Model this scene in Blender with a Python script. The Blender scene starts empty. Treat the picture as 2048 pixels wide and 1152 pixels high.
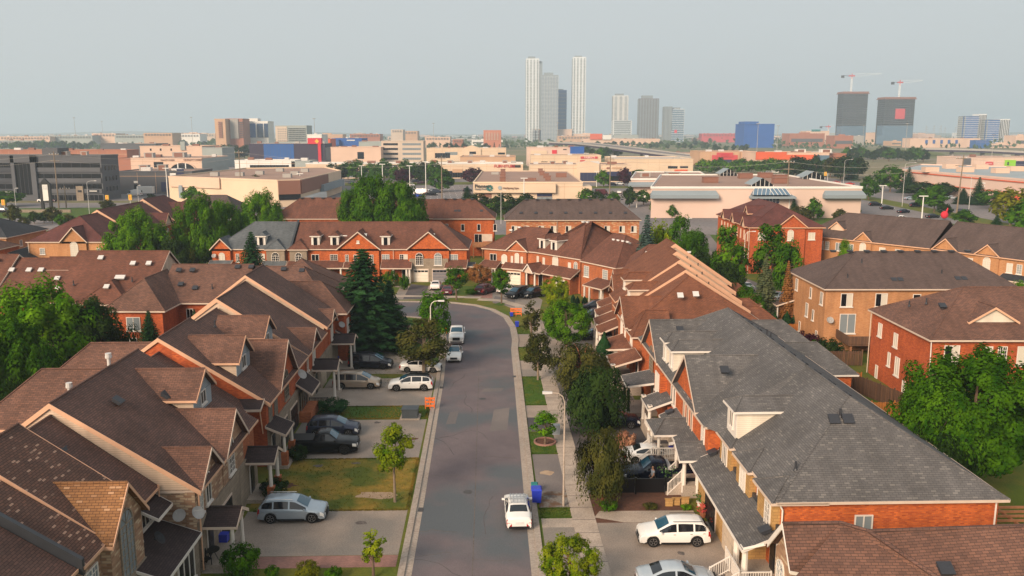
import bpy, math, random
from mathutils import Vector, Matrix
R=math.radians
random.seed(7)
sc=bpy.context.scene
COL=sc.collection
# ---------------------------------------------------------------- camera, world, sun, exposure
F=1700.; VH=264.; H=27.
PITCH=math.atan((576-VH)/F)
cd=bpy.data.cameras.new('camera'); cam=bpy.data.objects.new('camera',cd); COL.objects.link(cam)
cam.location=(0,0,H); cam.rotation_euler=(R(90)-PITCH,0,0)
cd.sensor_width=36; cd.lens=36*F/2048; cd.clip_start=1; cd.clip_end=40000
sc.camera=cam
SUN_EL=R(25); SUN_AZ=R(216)      # compass style: 0=+Y, clockwise
wd=bpy.data.worlds.new('World'); sc.world=wd; wd.use_nodes=True
nt=wd.node_tree; bg=nt.nodes['Background']
sky=nt.nodes.new('ShaderNodeTexSky'); sky.sky_type='NISHITA'; sky.sun_disc=False
sky.sun_elevation=SUN_EL; sky.sun_rotation=SUN_AZ; sky.air_density=1.0; sky.dust_density=6.0; sky.ozone_density=1.0
mx=nt.nodes.new('ShaderNodeMix'); mx.data_type='RGBA'; mx.inputs[0].default_value=0.88
nt.links.new(sky.outputs[0],mx.inputs[6]); mx.inputs[7].default_value=(5.15,5.45,5.5,1)
nt.links.new(mx.outputs[2],bg.inputs[0]); bg.inputs[1].default_value=0.1
sd=bpy.data.lights.new('sun','SUN'); sd.energy=4.6; sd.angle=R(24); sd.color=(1.0,0.79,0.58)
sun=bpy.data.objects.new('sun',sd); COL.objects.link(sun)
_d=Vector((math.sin(SUN_AZ)*math.cos(SUN_EL),math.cos(SUN_AZ)*math.cos(SUN_EL),math.sin(SUN_EL)))
sun.rotation_euler=_d.to_track_quat('Z','Y').to_euler(); sun.location=_d*300
vs=sc.view_settings; vs.view_transform='Standard'; vs.look='None'; vs.gamma=1; vs.exposure=0.36
sc.cycles.max_bounces=5; sc.cycles.diffuse_bounces=2; sc.cycles.glossy_bounces=2; sc.cycles.transmission_bounces=2; sc.cycles.transparent_max_bounces=6; sc.cycles.volume_bounces=1
sc.cycles.use_denoising=True

# ---------------------------------------------------------------- image pixel to world helpers
cp,sp=math.cos(PITCH),math.sin(PITCH)
def ray(px,py):
    a=(px-1024)/F; b=(py-576)/F
    return a, cp-b*sp, -sp-b*cp
def G(px,py,z=0.):                 # ground (or height z) point seen at an image pixel
    x,y,w=ray(px,py); k=(z-H)/w
    return (x*k,y*k)
TH=R(1.66); CT,ST=math.cos(TH),math.sin(TH)      # street frame: t to the right, s along the road
def W2F(x,y): return (x*CT+y*ST,-x*ST+y*CT)
def F2W(t,s): return (t*CT-s*ST,t*ST+s*CT)
def GF(px,py,z=0.): return W2F(*G(px,py,z))

# ---------------------------------------------------------------- materials
MATS={}
def lin(c):
    if isinstance(c,str):
        c=c.lstrip('#'); c=[int(c[i:i+2],16)/255 for i in (0,2,4)]
        c=[x/12.92 if x<=.04045 else ((x+.055)/1.055)**2.4 for x in c]
    return (c[0],c[1],c[2],1)
def nm(name):
    m=bpy.data.materials.new(name); m.use_nodes=True; MATS[name]=m
    return m,m.node_tree,m.node_tree.nodes['Principled BSDF']
def node(t,k,**kw):
    n=t.nodes.new(k)
    for a,b in kw.items(): setattr(n,a,b)
    return n
def mixc(t,f,a,b,mode='MIX'):
    n=node(t,'ShaderNodeMix',data_type='RGBA',blend_type=mode)
    for i,v in ((0,f),(6,a),(7,b)):
        if hasattr(v,'links') or hasattr(v,'is_linked'): t.links.new(v,n.inputs[i])
        elif i==0: n.inputs[0].default_value=v
        else: n.inputs[i].default_value=lin(v)
    return n.outputs[2]
def noisef(t,scale,lo=0.3,hi=0.7,coord='obj',detail=3.):
    tc=node(t,'ShaderNodeTexCoord'); n=node(t,'ShaderNodeTexNoise'); n.inputs['Scale'].default_value=scale; n.inputs['Detail'].default_value=detail
    t.links.new(tc.outputs['Object' if coord=='obj' else 'UV'],n.inputs['Vector'])
    r=node(t,'ShaderNodeMapRange'); r.inputs[1].default_value=lo; r.inputs[2].default_value=hi
    t.links.new(n.outputs[0],r.inputs[0]); return r.outputs[0]
def plain(name,c,rough=.6,var=.12,scale=1.5,metal=0,spec=.4,coat=0):
    m,t,b=nm(name); c=lin(c)
    b.inputs['Roughness'].default_value=rough; b.inputs['Metallic'].default_value=metal; b.inputs['Specular IOR Level'].default_value=spec
    if coat: b.inputs['Coat Weight'].default_value=coat; b.inputs['Coat Roughness'].default_value=.05
    if var: 
        f=noisef(t,scale); o=mixc(t,f,[x*(1-var) for x in c[:3]],[min(1,x*(1+var)) for x in c[:3]])
        t.links.new(o,b.inputs['Base Color'])
    else: b.inputs['Base Color'].default_value=c
    return m
def bricky(name,c1,c2,mortar_or_shade,bw=.24,bh=.09,ms=.02,rough=.9,wear=.25,wscale=.35,hi=None,hithr=.8,bump=.0,off=.5):
    m,t,b=nm(name); b.inputs['Roughness'].default_value=rough; b.inputs['Specular IOR Level'].default_value=.25
    tc=node(t,'ShaderNodeTexCoord')
    br=node(t,'ShaderNodeTexBrick'); br.offset=off
    br.inputs['Scale'].default_value=1; br.inputs['Brick Width'].default_value=bw; br.inputs['Row Height'].default_value=bh
    br.inputs['Mortar Size'].default_value=ms; br.inputs['Mortar Smooth'].default_value=.3
    t.links.new(tc.outputs['UV'],br.inputs['Vector'])
    if hi:
        br.inputs['Color1'].default_value=(0,0,0,1); br.inputs['Color2'].default_value=(1,1,1,1); br.inputs['Mortar'].default_value=(0,0,0,1)
        base=mixc(t,br.outputs[0],c1,c2)
        r=node(t,'ShaderNodeMapRange'); r.inputs[1].default_value=hithr; r.inputs[2].default_value=hithr+.04; t.links.new(br.outputs[0],r.inputs[0])
        base=mixc(t,r.outputs[0],base,hi); base=mixc(t,br.outputs['Fac'],base,mortar_or_shade)
    else:
        br.inputs['Color1'].default_value=lin(c1); br.inputs['Color2'].default_value=lin(c2); br.inputs['Mortar'].default_value=lin(mortar_or_shade)
        base=br.outputs[0]
    f=noisef(t,wscale,.3,.7,detail=5); 
    w=mixc(t,f,(1-wear,1-wear,1-wear),(1+wear*.5,1+wear*.5,1+wear*.5)); o=mixc(t,1.0,base,w,'MULTIPLY')
    # streaks running down the slope
    n2=node(t,'ShaderNodeTexNoise'); n2.inputs['Scale'].default_value=1; mp=node(t,'ShaderNodeMapping'); mp.inputs['Scale'].default_value=(1.3,.18,1)
    t.links.new(tc.outputs['UV'],mp.inputs[0]); t.links.new(mp.outputs[0],n2.inputs['Vector'])
    r2=node(t,'ShaderNodeMapRange'); r2.inputs[1].default_value=.35; r2.inputs[2].default_value=.65; t.links.new(n2.outputs[0],r2.inputs[0])
    w2=mixc(t,r2.outputs[0],(.88,.88,.88),(1.06,1.06,1.06)); o=mixc(t,1.0,o,w2,'MULTIPLY')
    t.links.new(o,b.inputs['Base Color'])
    if bump:
        bp=node(t,'ShaderNodeBump'); bp.inputs['Strength'].default_value=bump; bp.inputs['Distance'].default_value=.03; bp.invert=True
        t.links.new(br.outputs['Fac'],bp.inputs['Height']); t.links.new(bp.outputs[0],b.inputs['Normal'])
    return m
# roofs: courses of shingles, the joint colour paints the shadows between rows
bricky('roof_brown',(.16,.084,.066),(.108,.062,.052),(.042,.028,.026),.34,.15,.014,wear=.3,bump=.3)
bricky('roof_brown_pink',(.19,.095,.068),(.12,.064,.05),(.06,.036,.03),.34,.15,.014,wear=.22,bump=.3)
bricky('roof_spotted',(.17,.085,.06),(.105,.06,.048),(.045,.026,.022),.34,.15,.016,wear=.15,hi=(.40,.24,.17),hithr=.9,bump=.3)
bricky('roof_orange',(.29,.14,.06),(.21,.10,.045),(.08,.04,.024),.34,.15,.016,wear=.12,hi=(.40,.23,.13),hithr=.92,bump=.3)
bricky('roof_grey',(.128,.12,.12),(.096,.092,.094),(.05,.05,.054),.36,.15,.012,wear=.22,hi=(.16,.15,.145),hithr=.88,bump=.3)
bricky('roof_bluegrey',(.12,.13,.14),(.085,.095,.105),(.05,.055,.06),.42,.17,.012,wear=.2)
bricky('roof_red',(.18,.072,.046),(.12,.052,.037),(.06,.028,.024),.34,.16,.014,wear=.2)
bricky('roof_red2',(.21,.080,.042),(.15,.058,.034),(.07,.03,.022),.34,.16,.014,wear=.25)
bricky('roof_maroon',(.135,.048,.042),(.095,.036,.034),(.05,.022,.02),.34,.16,.014,wear=.2)
bricky('roof_umber',(.115,.078,.07),(.085,.06,.055),(.05,.036,.034),.34,.16,.012,wear=.15)
bricky('roof_charcoal',(.045,.048,.058),(.035,.038,.045),(.02,.02,.022),.34,.16,.012,wear=.15)
bricky('roof_dark',(.055,.036,.036),(.038,.026,.027),(.02,.014,.014),.34,.15,.014,wear=.2)
# walls
bricky('brick_orange',(.60,.135,.028),(.33,.06,.018),(.36,.12,.055),.24,.095,.012,wear=.12)
bricky('brick_red',(.54,.115,.030),(.33,.06,.02),(.28,.09,.05),.24,.095,.012,wear=.2)
bricky('brick_rust',(.48,.135,.045),(.31,.075,.028),(.30,.14,.08),.24,.09,.012,wear=.2)
bricky('brick_tan',(.50,.24,.105),(.40,.17,.07),(.40,.23,.13),.24,.095,.012,wear=.15)
bricky('brick_mixed',(.47,.17,.075),(.34,.11,.05),(.36,.18,.10),.5,.19,.016,wear=.25,hi=(.5,.3,.17),hithr=.75)
bricky('brick_stone',(.40,.24,.15),(.20,.095,.055),(.30,.2,.14),.5,.16,.02,wear=.25,hi=(.5,.36,.24),hithr=.7)
bricky('stone_beige',(.29,.23,.175),(.24,.19,.145),(.18,.145,.115),.6,.3,.014,wear=.15)
bricky('stone_yellow',(.46,.27,.10),(.38,.215,.08),(.27,.16,.065),.5,.2,.016,wear=.12)
bricky('siding_cream',(.62,.47,.36),(.60,.45,.34),(.40,.29,.22),9,.14,.012,wear=.06)
bricky('siding_white',(.70,.62,.52),(.68,.6,.5),(.50,.44,.37),9,.14,.012,wear=.06)
bricky('siding_blue',(.30,.33,.36),(.29,.32,.35),(.2,.22,.24),9,.14,.012,wear=.06)
bricky('fence_brown',(.16,.085,.05),(.105,.06,.042),(.035,.022,.018),.15,8,.014,wear=.2,off=0)
bricky('fence_orange',(.48,.17,.04),(.38,.13,.03),(.16,.06,.02),.15,8,.014,wear=.15,off=0)
bricky('paver_pink',(.33,.17,.14),(.26,.135,.115),(.19,.11,.09),.2,.1,.008,wear=.2)
plain('trim',(.56,.44,.36),.5,.06); plain('trim_orange',(.62,.36,.235),.5,.06); plain('trim_white',(.66,.60,.55),.45,.05)
plain('wood_deck',(.30,.13,.06),.7,.2,3); plain('flashing',(.035,.038,.045),.4,.1); plain('black_metal',(.006,.006,.007),.4,0)
plain('vent_metal',(.55,.53,.52),.4,.1); plain('dark_vent',(.03,.032,.04),.5,.1); plain('column',(.66,.60,.54),.5,.06)
plain('door_dark',(.008,.008,.010),.35,.05); plain('door_white',(.72,.64,.55),.5,.04); plain('door_grey',(.17,.16,.18),.5,.05); plain('door_beige',(.50,.40,.31),.5,.05)
def glass(name,c,rough=.12,spec=.6):
    m,t,b=nm(name); b.inputs['Base Color'].default_value=lin(c); b.inputs['Roughness'].default_value=rough; b.inputs['Specular IOR Level'].default_value=spec
glass('glass',(.008,.009,.012),.15,.4); glass('glass_pale',(.20,.23,.25),.2); glass('blind',(.55,.50,.43),.5,.4); glass('glass_car',(.010,.012,.016),.06,.8); glass('glass_screen',(.02,.075,.12),.08,.8)
glass('glass_blue',(.02,.045,.11),.12); glass('glass_tower',(.10,.16,.23),.2,.5)
# ---------------------------------------------------------------- mesh building
class MB:
    def __init__(s): s.v=[]; s.f=[]; s.m=[]
    def poly(s,pts,m=0):
        i=len(s.v); s.v+= [tuple(p) for p in pts]; s.f.append(tuple(range(i,i+len(pts)))); s.m.append(m)
    def hexa(s,p,m=0,mt=None):      # p: 4 bottom (ccw), 4 top
        i=len(s.v); s.v+=[tuple(q) for q in p]
        for k,f in enumerate(((3,2,1,0),(4,5,6,7),(0,1,5,4),(1,2,6,5),(2,3,7,6),(3,0,4,7))):
            s.f.append(tuple(i+a for a in f)); s.m.append(mt if (mt is not None and k==1) else m)
    def box(s,x0,x1,y0,y1,z0,z1,m=0,mt=None):
        if x0>x1:x0,x1=x1,x0
        if y0>y1:y0,y1=y1,y0
        s.hexa([(x0,y0,z0),(x1,y0,z0),(x1,y1,z0),(x0,y1,z0),(x0,y0,z1),(x1,y0,z1),(x1,y1,z1),(x0,y1,z1)],m,mt)
    def prism(s,pts,z0,z1,m=0,mt=None):     # vertical extrusion of a 2-D outline (z0,z1 numbers)
        a=sum(pts[i][0]*pts[(i+1)%len(pts)][1]-pts[(i+1)%len(pts)][0]*pts[i][1] for i in range(len(pts)))
        if a<0: pts=pts[::-1]
        n=len(pts); i=len(s.v)
        s.v+=[(p[0],p[1],z0) for p in pts]+[(p[0],p[1],z1) for p in pts]
        s.f.append(tuple(i+k for k in range(n-1,-1,-1))); s.m.append(m)
        s.f.append(tuple(i+n+k for k in range(n))); s.m.append(m if mt is None else mt)
        for k in range(n):
            j=(k+1)%n; s.f.append((i+k,i+j,i+n+j,i+n+k)); s.m.append(m)
    def slab(s,pts,th,m=0):        # extrude a 3-D polygon straight down by th
        n=len(pts); i=len(s.v)
        ax=sum(pts[k][0]*pts[(k+1)%n][1]-pts[(k+1)%n][0]*pts[k][1] for k in range(n))
        if ax<0: pts=pts[::-1]
        s.v+=[tuple(p) for p in pts]+[(p[0],p[1],p[2]-th) for p in pts]
        s.f.append(tuple(i+k for k in range(n))); s.m.append(m)
        s.f.append(tuple(i+n+k for k in range(n-1,-1,-1))); s.m.append(m)
        for k in range(n):
            j=(k+1)%n; s.f.append((i+k,i+n+k,i+n+j,i+j)); s.m.append(m)
    def tube(s,p0,p1,r0,r1=None,n=8,m=0,caps=True):
        r1=r0 if r1 is None else r1
        p0=Vector(p0);p1=Vector(p1);d=(p1-p0).normalized(); a=d.orthogonal().normalized(); b=d.cross(a); i=len(s.v)
        for p,r in ((p0,r0),(p1,r1)):
            for k in range(n):
                t=2*math.pi*k/n; s.v.append(tuple(p+a*math.cos(t)*r+b*math.sin(t)*r))
        for k in range(n):
            j=(k+1)%n; s.f.append((i+k,i+j,i+n+j,i+n+k)); s.m.append(m)
        if caps: s.f.append(tuple(i+k for k in range(n-1,-1,-1))); s.m.append(m); s.f.append(tuple(i+n+k for k in range(n))); s.m.append(m)
    def board(s,p0,p1,n,h=.2,th=.035,up=.015,m=0):   # trim board along an edge, n = outward 2-D normal
        p0=Vector(p0);p1=Vector(p1);o=Vector((n[0],n[1],0)).normalized()*th
        a=[p0,p1,p1+o,p0+o]; lo=[q-Vector((0,0,h)) for q in a]; hi=[q+Vector((0,0,up)) for q in a]
        c=(a[1]-a[0]).cross(a[3]-a[0])
        if c.z<0: lo=lo[::-1];hi=hi[::-1]
        s.hexa(lo+hi,m)
    def mesh(s,name,mats,smooth=False,uv=True,sharp=None):
        me=bpy.data.meshes.new(name); me.from_pydata(s.v,[],s.f)
        for q in mats: me.materials.append(MATS[q] if isinstance(q,str) else q)
        me.polygons.foreach_set('material_index',s.m)
        if uv:
            me.update(); ul=me.uv_layers.new(name='UVMap'); out=[]
            for p in me.polygons:
                n=p.normal
                if abs(n.z)>.985: T=Vector((1,0,0));B=Vector((0,1,0))
                else:
                    T=Vector((-n.y,n.x,0)).normalized(); B=n.cross(T)
                for vi in p.vertices:
                    c=me.vertices[vi].co; out+=[c.dot(T),c.dot(B)]
            ul.data.foreach_set('uv',out)
        if smooth:
            me.polygons.foreach_set('use_smooth',[True]*len(me.polygons))
            if sharp: me.set_sharp_from_angle(angle=R(sharp))
        me.update(); return me
    def build(s,name,mats,parent=None,**kw):
        if isinstance(mats,str): mats=[mats]
        return link(name,s.mesh(name,mats,**kw),parent)
def link(name,me,parent=None,loc=None,rz=None):
    o=bpy.data.objects.new(name,me); COL.objects.link(o)
    if parent: o.parent=parent
    if loc is not None: o.location=loc
    if rz is not None: o.rotation_euler=(0,0,rz)
    return o
def empty(name,label,cat,loc,rz=0,group=None):
    o=bpy.data.objects.new(name,None); COL.objects.link(o); o.empty_display_size=.5
    o.location=loc; o.rotation_euler=(0,0,rz); tag(o,label,cat,group); return o
def tag(o,label=None,cat=None,group=None,kind=None):
    if label:o['label']=label
    if cat:o['category']=cat
    if group:o['group']=group
    if kind:o['kind']=kind
    return o
def kids(o): return list(o.children)
_ch={}
def copy_tree(o,parent=None,tops=None):
    if parent is None and o.name not in _ch:
        _ch[o.name]=[(c,[(g) for g in c.children]) for c in o.children]
    c=o.copy(); COL.objects.link(c)
    if parent: c.parent=parent
    if parent is None:
        for ch,gs in _ch[o.name]:
            q=ch.copy(); COL.objects.link(q); q.parent=c
            for g in gs:
                w=g.copy(); COL.objects.link(w); w.parent=q
    return c
def struct(name,mb,mats,**kw):
    o=mb.build(name,mats,**kw); o['kind']='structure'; return o
# ---------------------------------------------------------------- house kit
class House:
    def __init__(s,name,label,cat,t,y,ang=None,group=None):
        if ang is None: w=F2W(t,y); s.o=(t,y); a=TH
        else: w=(t,y); s.o=(0,0); a=ang
        s.e=empty(name,label,cat,(w[0],w[1],0),a,group)
    def L(s,p): return (p[0]-s.o[0],p[1]-s.o[1])+tuple(p[2:])
    def walls(s,rects,mat,name='wall',mats=None):
        mb=MB()
        for r in rects:
            x0,x1,y0,y1,z0,z1=r[:6]; a=s.L((x0,y0)); b=s.L((x1,y1)); mb.box(a[0],b[0],a[1],b[1],z0,z1,r[6] if len(r)>6 else 0)
        return mb.build(name,mats or [mat],s.e)
    def roof(s,p0,p1,w,ze,zr,e0='g',e1='g',ov=.4,mat='roof_brown',wall='brick_orange',trim='trim',gov=.3,name='roof',bh=.15,gbh=None,ridge=True):
        p0=Vector(s.L(p0)).to_2d();p1=Vector(s.L(p1)).to_2d(); u=(p1-p0).normalized(); n=Vector((-u.y,u.x))
        wl,wr=(w if isinstance(w,tuple) else (w,w))   # left side (+n), right side (-n)
        def ends(p,d,e):   # ridge end, eave end
            if e=='g': q=p+d*gov; return q,q
            if e=='o': return p,p
            return p-d*e, p+d*ov
        r0,a0=ends(p0,-u,e0); r1,a1=ends(p1,u,e1)
        P=lambda q,off,z:(q.x+n.x*off,q.y+n.y*off,z)
        slo_l=(zr-ze)/(wl+ov); slo_r=(zr-ze)/(wr+ov)
        mb=MB(); th=.16
        R0,R1=P(r0,0,zr),P(r1,0,zr)
        L0,L1=P(a0,wl+ov,ze),P(a1,wl+ov,ze); Q0,Q1=P(a0,-wr-ov,ze),P(a1,-wr-ov,ze)
        mb.slab([L0,R0,R1,L1],th); mb.slab([R0,Q0,Q1,R1],th)
        if not isinstance(e0,str): mb.slab([L0,Q0,R0],th)
        if not isinstance(e1,str): mb.slab([L1,Q1,R1],th)
        ro=mb.build(name,[mat],s.e)
        tb=MB()
        tb.board(L0,L1,n,bh); tb.board(Q0,Q1,-n,bh)
        for e,d,A,B_,Rr in ((e0,-u,L0,Q0,R0),(e1,u,L1,Q1,R1)):
            if e=='g': tb.board(A,Rr,d,gbh or bh+.05,up=.03); tb.board(Rr,B_,d,gbh or bh+.05,up=.03)
            elif e!='o': tb.board(A,B_,d,bh)
        tb.build('fascia',[trim],s.e)
        if ridge:      # ridge and hip caps
            rc=MB(); rc.tube(R0,R1,.09,n=5)
            for e,A,B_,Rr in ((e0,L0,Q0,R0),(e1,L1,Q1,R1)):
                if not isinstance(e,str): rc.tube(A,Rr,.075,n=5); rc.tube(B_,Rr,.075,n=5)
            rc.build('ridge_cap',[mat],ro)
        # gable walls
        for e,d,pp in ((e0,-u,p0),(e1,u,p1)):
            if e=='g':
                zl=ze+slo_l*ov-th-.03; zq=ze+slo_r*ov-th-.03; zt=zr-th-.03
                g=MB(); q=pp-d*.12
                A=[P(pp,wl,ze-.3),P(pp,-wr,ze-.3),P(pp,-wr,zq),P(pp,0,zt),P(pp,wl,zl)]
                B=[P(q,wl,ze-.3),P(q,-wr,ze-.3),P(q,-wr,zq),P(q,0,zt),P(q,wl,zl)]
                if e==e0 and d==-u: A2,B2=A,B
                else: A2,B2=A[::-1],B[::-1]
                g.poly(A2[::-1] if False else A2); g.poly(B2[::-1])
                for k in range(5): j=(k+1)%5; g.poly([A2[j],A2[k],B2[k],B2[j]])
                g.build('gable_wall',[wall],s.e)
        return ro
    def shed(s,pts,mat,trim='trim',th=.14,name='porch_roof',bh=.18,edges=None):   # any planar roof
        pts=[s.L(p) for p in pts]; mb=MB(); mb.slab(pts,th); o=mb.build(name,[mat],s.e)
        tb=MB(); c=sum((Vector(p) for p in pts),Vector())/len(pts); n=len(pts)
        for k in (edges if edges is not None else range(n)):
            a,b=Vector(pts[k]),Vector(pts[(k+1)%n]); d=(b-a); nn=Vector((d.y,-d.x)); 
            if nn.dot(((a+b)/2-c).to_2d())<0: nn=-nn
            tb.board(a,b,nn,bh)
        tb.build('fascia',[trim],o); return o
    def hiproof(s,rect,ze,zr,run,mat,trim='trim',ov=.3,name='porch_roof',axis='x'):
        x0,x1,y0,y1=rect
        if axis=='x': return s.roof((x0,(y0+y1)/2),(x1,(y0+y1)/2),(y1-y0)/2,ze,zr,run,run,ov,mat,'brick_red',trim,name=name)
        return s.roof(((x0+x1)/2,y0),((x0+x1)/2,y1),(x1-x0)/2,ze,zr,run,run,ov,mat,'brick_red',trim,name=name)
    def posts(s,pts,z0,z1,r=.13,mat='column',base=None):
        for p in pts:
            a=s.L(p); mb=MB(); 
            if base: mb.box(a[0]-.25,a[0]+.25,a[1]-.25,a[1]+.25,z0,z0+base,1)
            mb.tube((a[0],a[1],z0+(base or 0)),(a[0],a[1],z1),r*1.05,r*.85,8); mb.box(a[0]-r*1.3,a[0]+r*1.3,a[1]-r*1.3,a[1]+r*1.3,z1-.12,z1)
            mb.build('column',[mat,'brick_rust'],s.e)
    def win(s,p,ang,w=1.,h=1.4,kind='slider',gl='glass',trim='trim_white',sill=True,parent=None):
        f=link('window',win_mesh(w,h,kind,trim,sill),parent or s.e,s.L(p),R(ang))
        g=link('pane',pane_mesh(w,h,kind,gl),f)
        return f
    def wins(s,lst,ang,**kw):
        for p in lst: s.win(p,ang,**kw)
    def door(s,p,ang,w=.95,h=2.1,mat='door_dark',name='door',parent=None):
        mb=MB(); mb.box(-w/2-.1,w/2+.1,-.06,.02,0,h+.1,1); mb.box(-w/2,w/2,-.09,-.05,0.02,h,0)
        mb.box(-w/2+.15,w/2-.15,-.11,-.08,h*.55,h*.9,0); mb.box(-w/2+.15,w/2-.15,-.11,-.08,h*.1,h*.45,0)
        o=mb.build(name,[mat,'trim_white'],parent or s.e); o.location=s.L(p); o.rotation_euler=(0,0,R(ang)); return o
    def garage(s,p,ang,w=2.6,h=2.2,mat='door_beige',win=True):
        mb=MB(); mb.box(-w/2-.12,w/2+.12,-.05,.02,0,h+.14,1)
        for k in range(4):
            z=k*h/4; mb.box(-w/2,w/2,-.08,-.04,z+.02,z+h/4-.02,0)
            if k<3 or not win:
                for q in range(4): x=-w/2+(q+.5)*w/4; mb.box(x-w/10,x+w/10,-.10,-.07,z+.12,z+h/4-.12,0)
        if win:
            for q in range(4): x=-w/2+(q+.5)*w/4; mb.box(x-w/9,x+w/9,-.095,-.07,h*.8,h*.94,2)
        o=mb.build('garage_door',[mat,'trim','glass'],s.e); o.location=s.L(p); o.rotation_euler=(0,0,R(ang)); return o
    def pipe(s,pts,mat='trim',r=.055):
        mb=MB(); pts=[s.L(p) for p in pts]
        for a,b in zip(pts,pts[1:]): mb.tube(a,b,r,n=6)
        return mb.build('downpipe',[mat],s.e)
    def rail(s,a,b,h=.95,mat='trim_white',sp=.14):
        a=Vector(s.L(a));b=Vector(s.L(b)); mb=MB(); n=max(2,int((b-a).length/sp))
        mb.tube(a+Vector((0,0,h)),b+Vector((0,0,h)),.045,n=4); mb.tube(a+Vector((0,0,.1)),b+Vector((0,0,.1)),.035,n=4)
        for k in range(n+1):
            p=a.lerp(b,k/n); r=.05 if k in(0,n) else .02; mb.tube(p,p+Vector((0,0,h+(.08 if k in(0,n) else 0))),r,n=4)
        return mb.build('railing',[mat],s.e)
    def steps(s,x0,x1,y0,y1,n,ztop,dirv='-x',mat='concrete'):
        mb=MB()
        for k in range(n):
            z=ztop*(n-k)/n
            if dirv=='-x': a=s.L((x0-(k+1)*.28,y0));b=s.L((x0-k*.28,y1))
            elif dirv=='+x': a=s.L((x1+k*.28,y0));b=s.L((x1+(k+1)*.28,y1))
            else: a=s.L((x0,y0-(k+1)*.28)); b=s.L((x1,y0-k*.28))
            mb.box(a[0],b[0],a[1],b[1],0,z)
        return mb.build('steps',[mat],s.e)
    def vents(s,pts,tilt=(0,0),mat='dark_vent',kind='box'):    # small roof vents sitting on the slope, tilt = (rx,ry) radians
        for p in pts:
            o=link('roof_vent' if kind!='stack' else 'vent_pipe',vent_mesh(kind,mat),s.e,s.L(p)); o.rotation_euler=(tilt[0],tilt[1],0)
    def dish(s,p,ang,mat='vent_metal',r=.42):
        mb=MB(); n=14; c=Vector((0,-.32,0.1)); ax=Vector((0,-.8,.6)).normalized(); a=ax.orthogonal().normalized(); b=ax.cross(a)
        prev=None
        for k,(rr,dz) in enumerate(((0.0,-.09),(.5,-.07),(1.,0))):
            ring=[c+ax*dz+(a*math.cos(2*math.pi*i/n)+b*math.sin(2*math.pi*i/n))*rr*r for i in range(n)]
            if prev: 
                for i in range(n): j=(i+1)%n; mb.poly([prev[i],ring[i],ring[j],prev[j]] if k>1 else [prev[0],ring[i],ring[j]])
                for i in range(n): j=(i+1)%n; mb.poly(([prev[i],ring[i],ring[j],prev[j]] if k>1 else [prev[0],ring[i],ring[j]])[::-1])
            prev=ring
        mb.tube((0,0,0),c-ax*.08,.03,n=5); mb.tube(c+b*-r*.8,c+ax*.4,.015,n=4); mb.box(-.04,.04,-.03,.03,-.05,.05)
        o=mb.build('satellite_dish',[mat],s.e); o.location=s.L(p); o.rotation_euler=(0,0,R(ang)); return o
_wm={}
def _frame(mb,w,h,kind):
    t=.075; d0,d1=-.07,.02
    def bx(x0,x1,z0,z1,m=0,e=0): mb.box(x0,x1,d0-e,d1,z0,z1,m)
    bx(-w/2,-w/2+t,0,h); bx(w/2-t,w/2,0,h); bx(-w/2+t,w/2-t,0,t)
    if kind in('arch','bigarch'):
        n=10; r=w/2; zc=h; k=.9 if kind=='arch' else 1.
        for i in range(n):
            a0=math.pi*i/n;a1=math.pi*(i+1)/n
            o=[(r*math.cos(a),zc+r*math.sin(a)*k) for a in (a0,a1)]; q=[((r-t)*math.cos(a),zc+(r-t)*math.sin(a)*k) for a in (a0,a1)]
            mb.hexa([(q[0][0],d0,q[0][1]),(o[0][0],d0,o[0][1]),(o[0][0],d1,o[0][1]),(q[0][0],d1,q[0][1]),(q[1][0],d0,q[1][1]),(o[1][0],d0,o[1][1]),(o[1][0],d1,o[1][1]),(q[1][0],d1,q[1][1])])
        bx(-w/2+t,w/2-t,h-t/2,h+t/2,0,-.01)
        for a in (45,90,135): 
            x=(r-t)*math.cos(R(a)); z=(r-t)*math.sin(R(a))*k; mb.tube((0,-.045,h+t/2),(x,-.045,h+z),.02,n=4)
    else: bx(-w/2+t,w/2-t,h-t,h)
    if kind in('slider','arch','bigarch','grid'): bx(-.035,.035,t,h-t,0,-.005)
    if kind in('grid','bigarch','tall'):
        nx=2 if w>.8 else 1; nz=max(2,int(round(h/.38)))
        for k in range(1,nz): z=h*k/nz; mb.box(-w/2+t,w/2-t,-.05,0,z-.018,z+.018)
        if w>.8:
            for x in (-w/4,w/4): mb.box(x-.018,x+.018,-.048,0,t,h-t)
    if kind=='tri':
        for x in (-w/6,w/6): bx(x-.035,x+.035,t,h-t,0,-.005)
def win_mesh(w,h,kind,trim,sill):
    key=(w,h,kind,trim,sill)
    if key not in _wm:
        mb=MB(); _frame(mb,w,h,kind)
        if sill: mb.box(-w/2-.1,w/2+.1,-.14,.01,-.12,0,0)
        _wm[key]=mb.mesh('window',[trim])
    return _wm[key]
def pane_mesh(w,h,kind,gl):
    key=('p',w,h,kind,gl)
    if key not in _wm:
        mb=MB(); g2={'mix':'blind'}.get(gl,gl)
        if gl=='mix': mb.box(-w/2+.07,-.0,-.025,.01,.07,h-.04,0); mb.box(0.002,w/2-.07,-.025,.01,.07,h-.04,1); ms=['glass','blind']
        else: mb.box(-w/2+.07,w/2-.07,-.025,.01,.07,h-.04,0); ms=[gl]
        if kind in('arch','bigarch'):
            n=10;r=w/2-.07; pts=[(r*math.cos(math.pi*i/n),h+r*math.sin(math.pi*i/n)*.9) for i in range(n+1)]
            mb.poly([(x,-.026,z) for x,z in pts[::-1]],0)
        _wm[key]=mb.mesh('pane',ms)
    return _wm[key]
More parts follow.
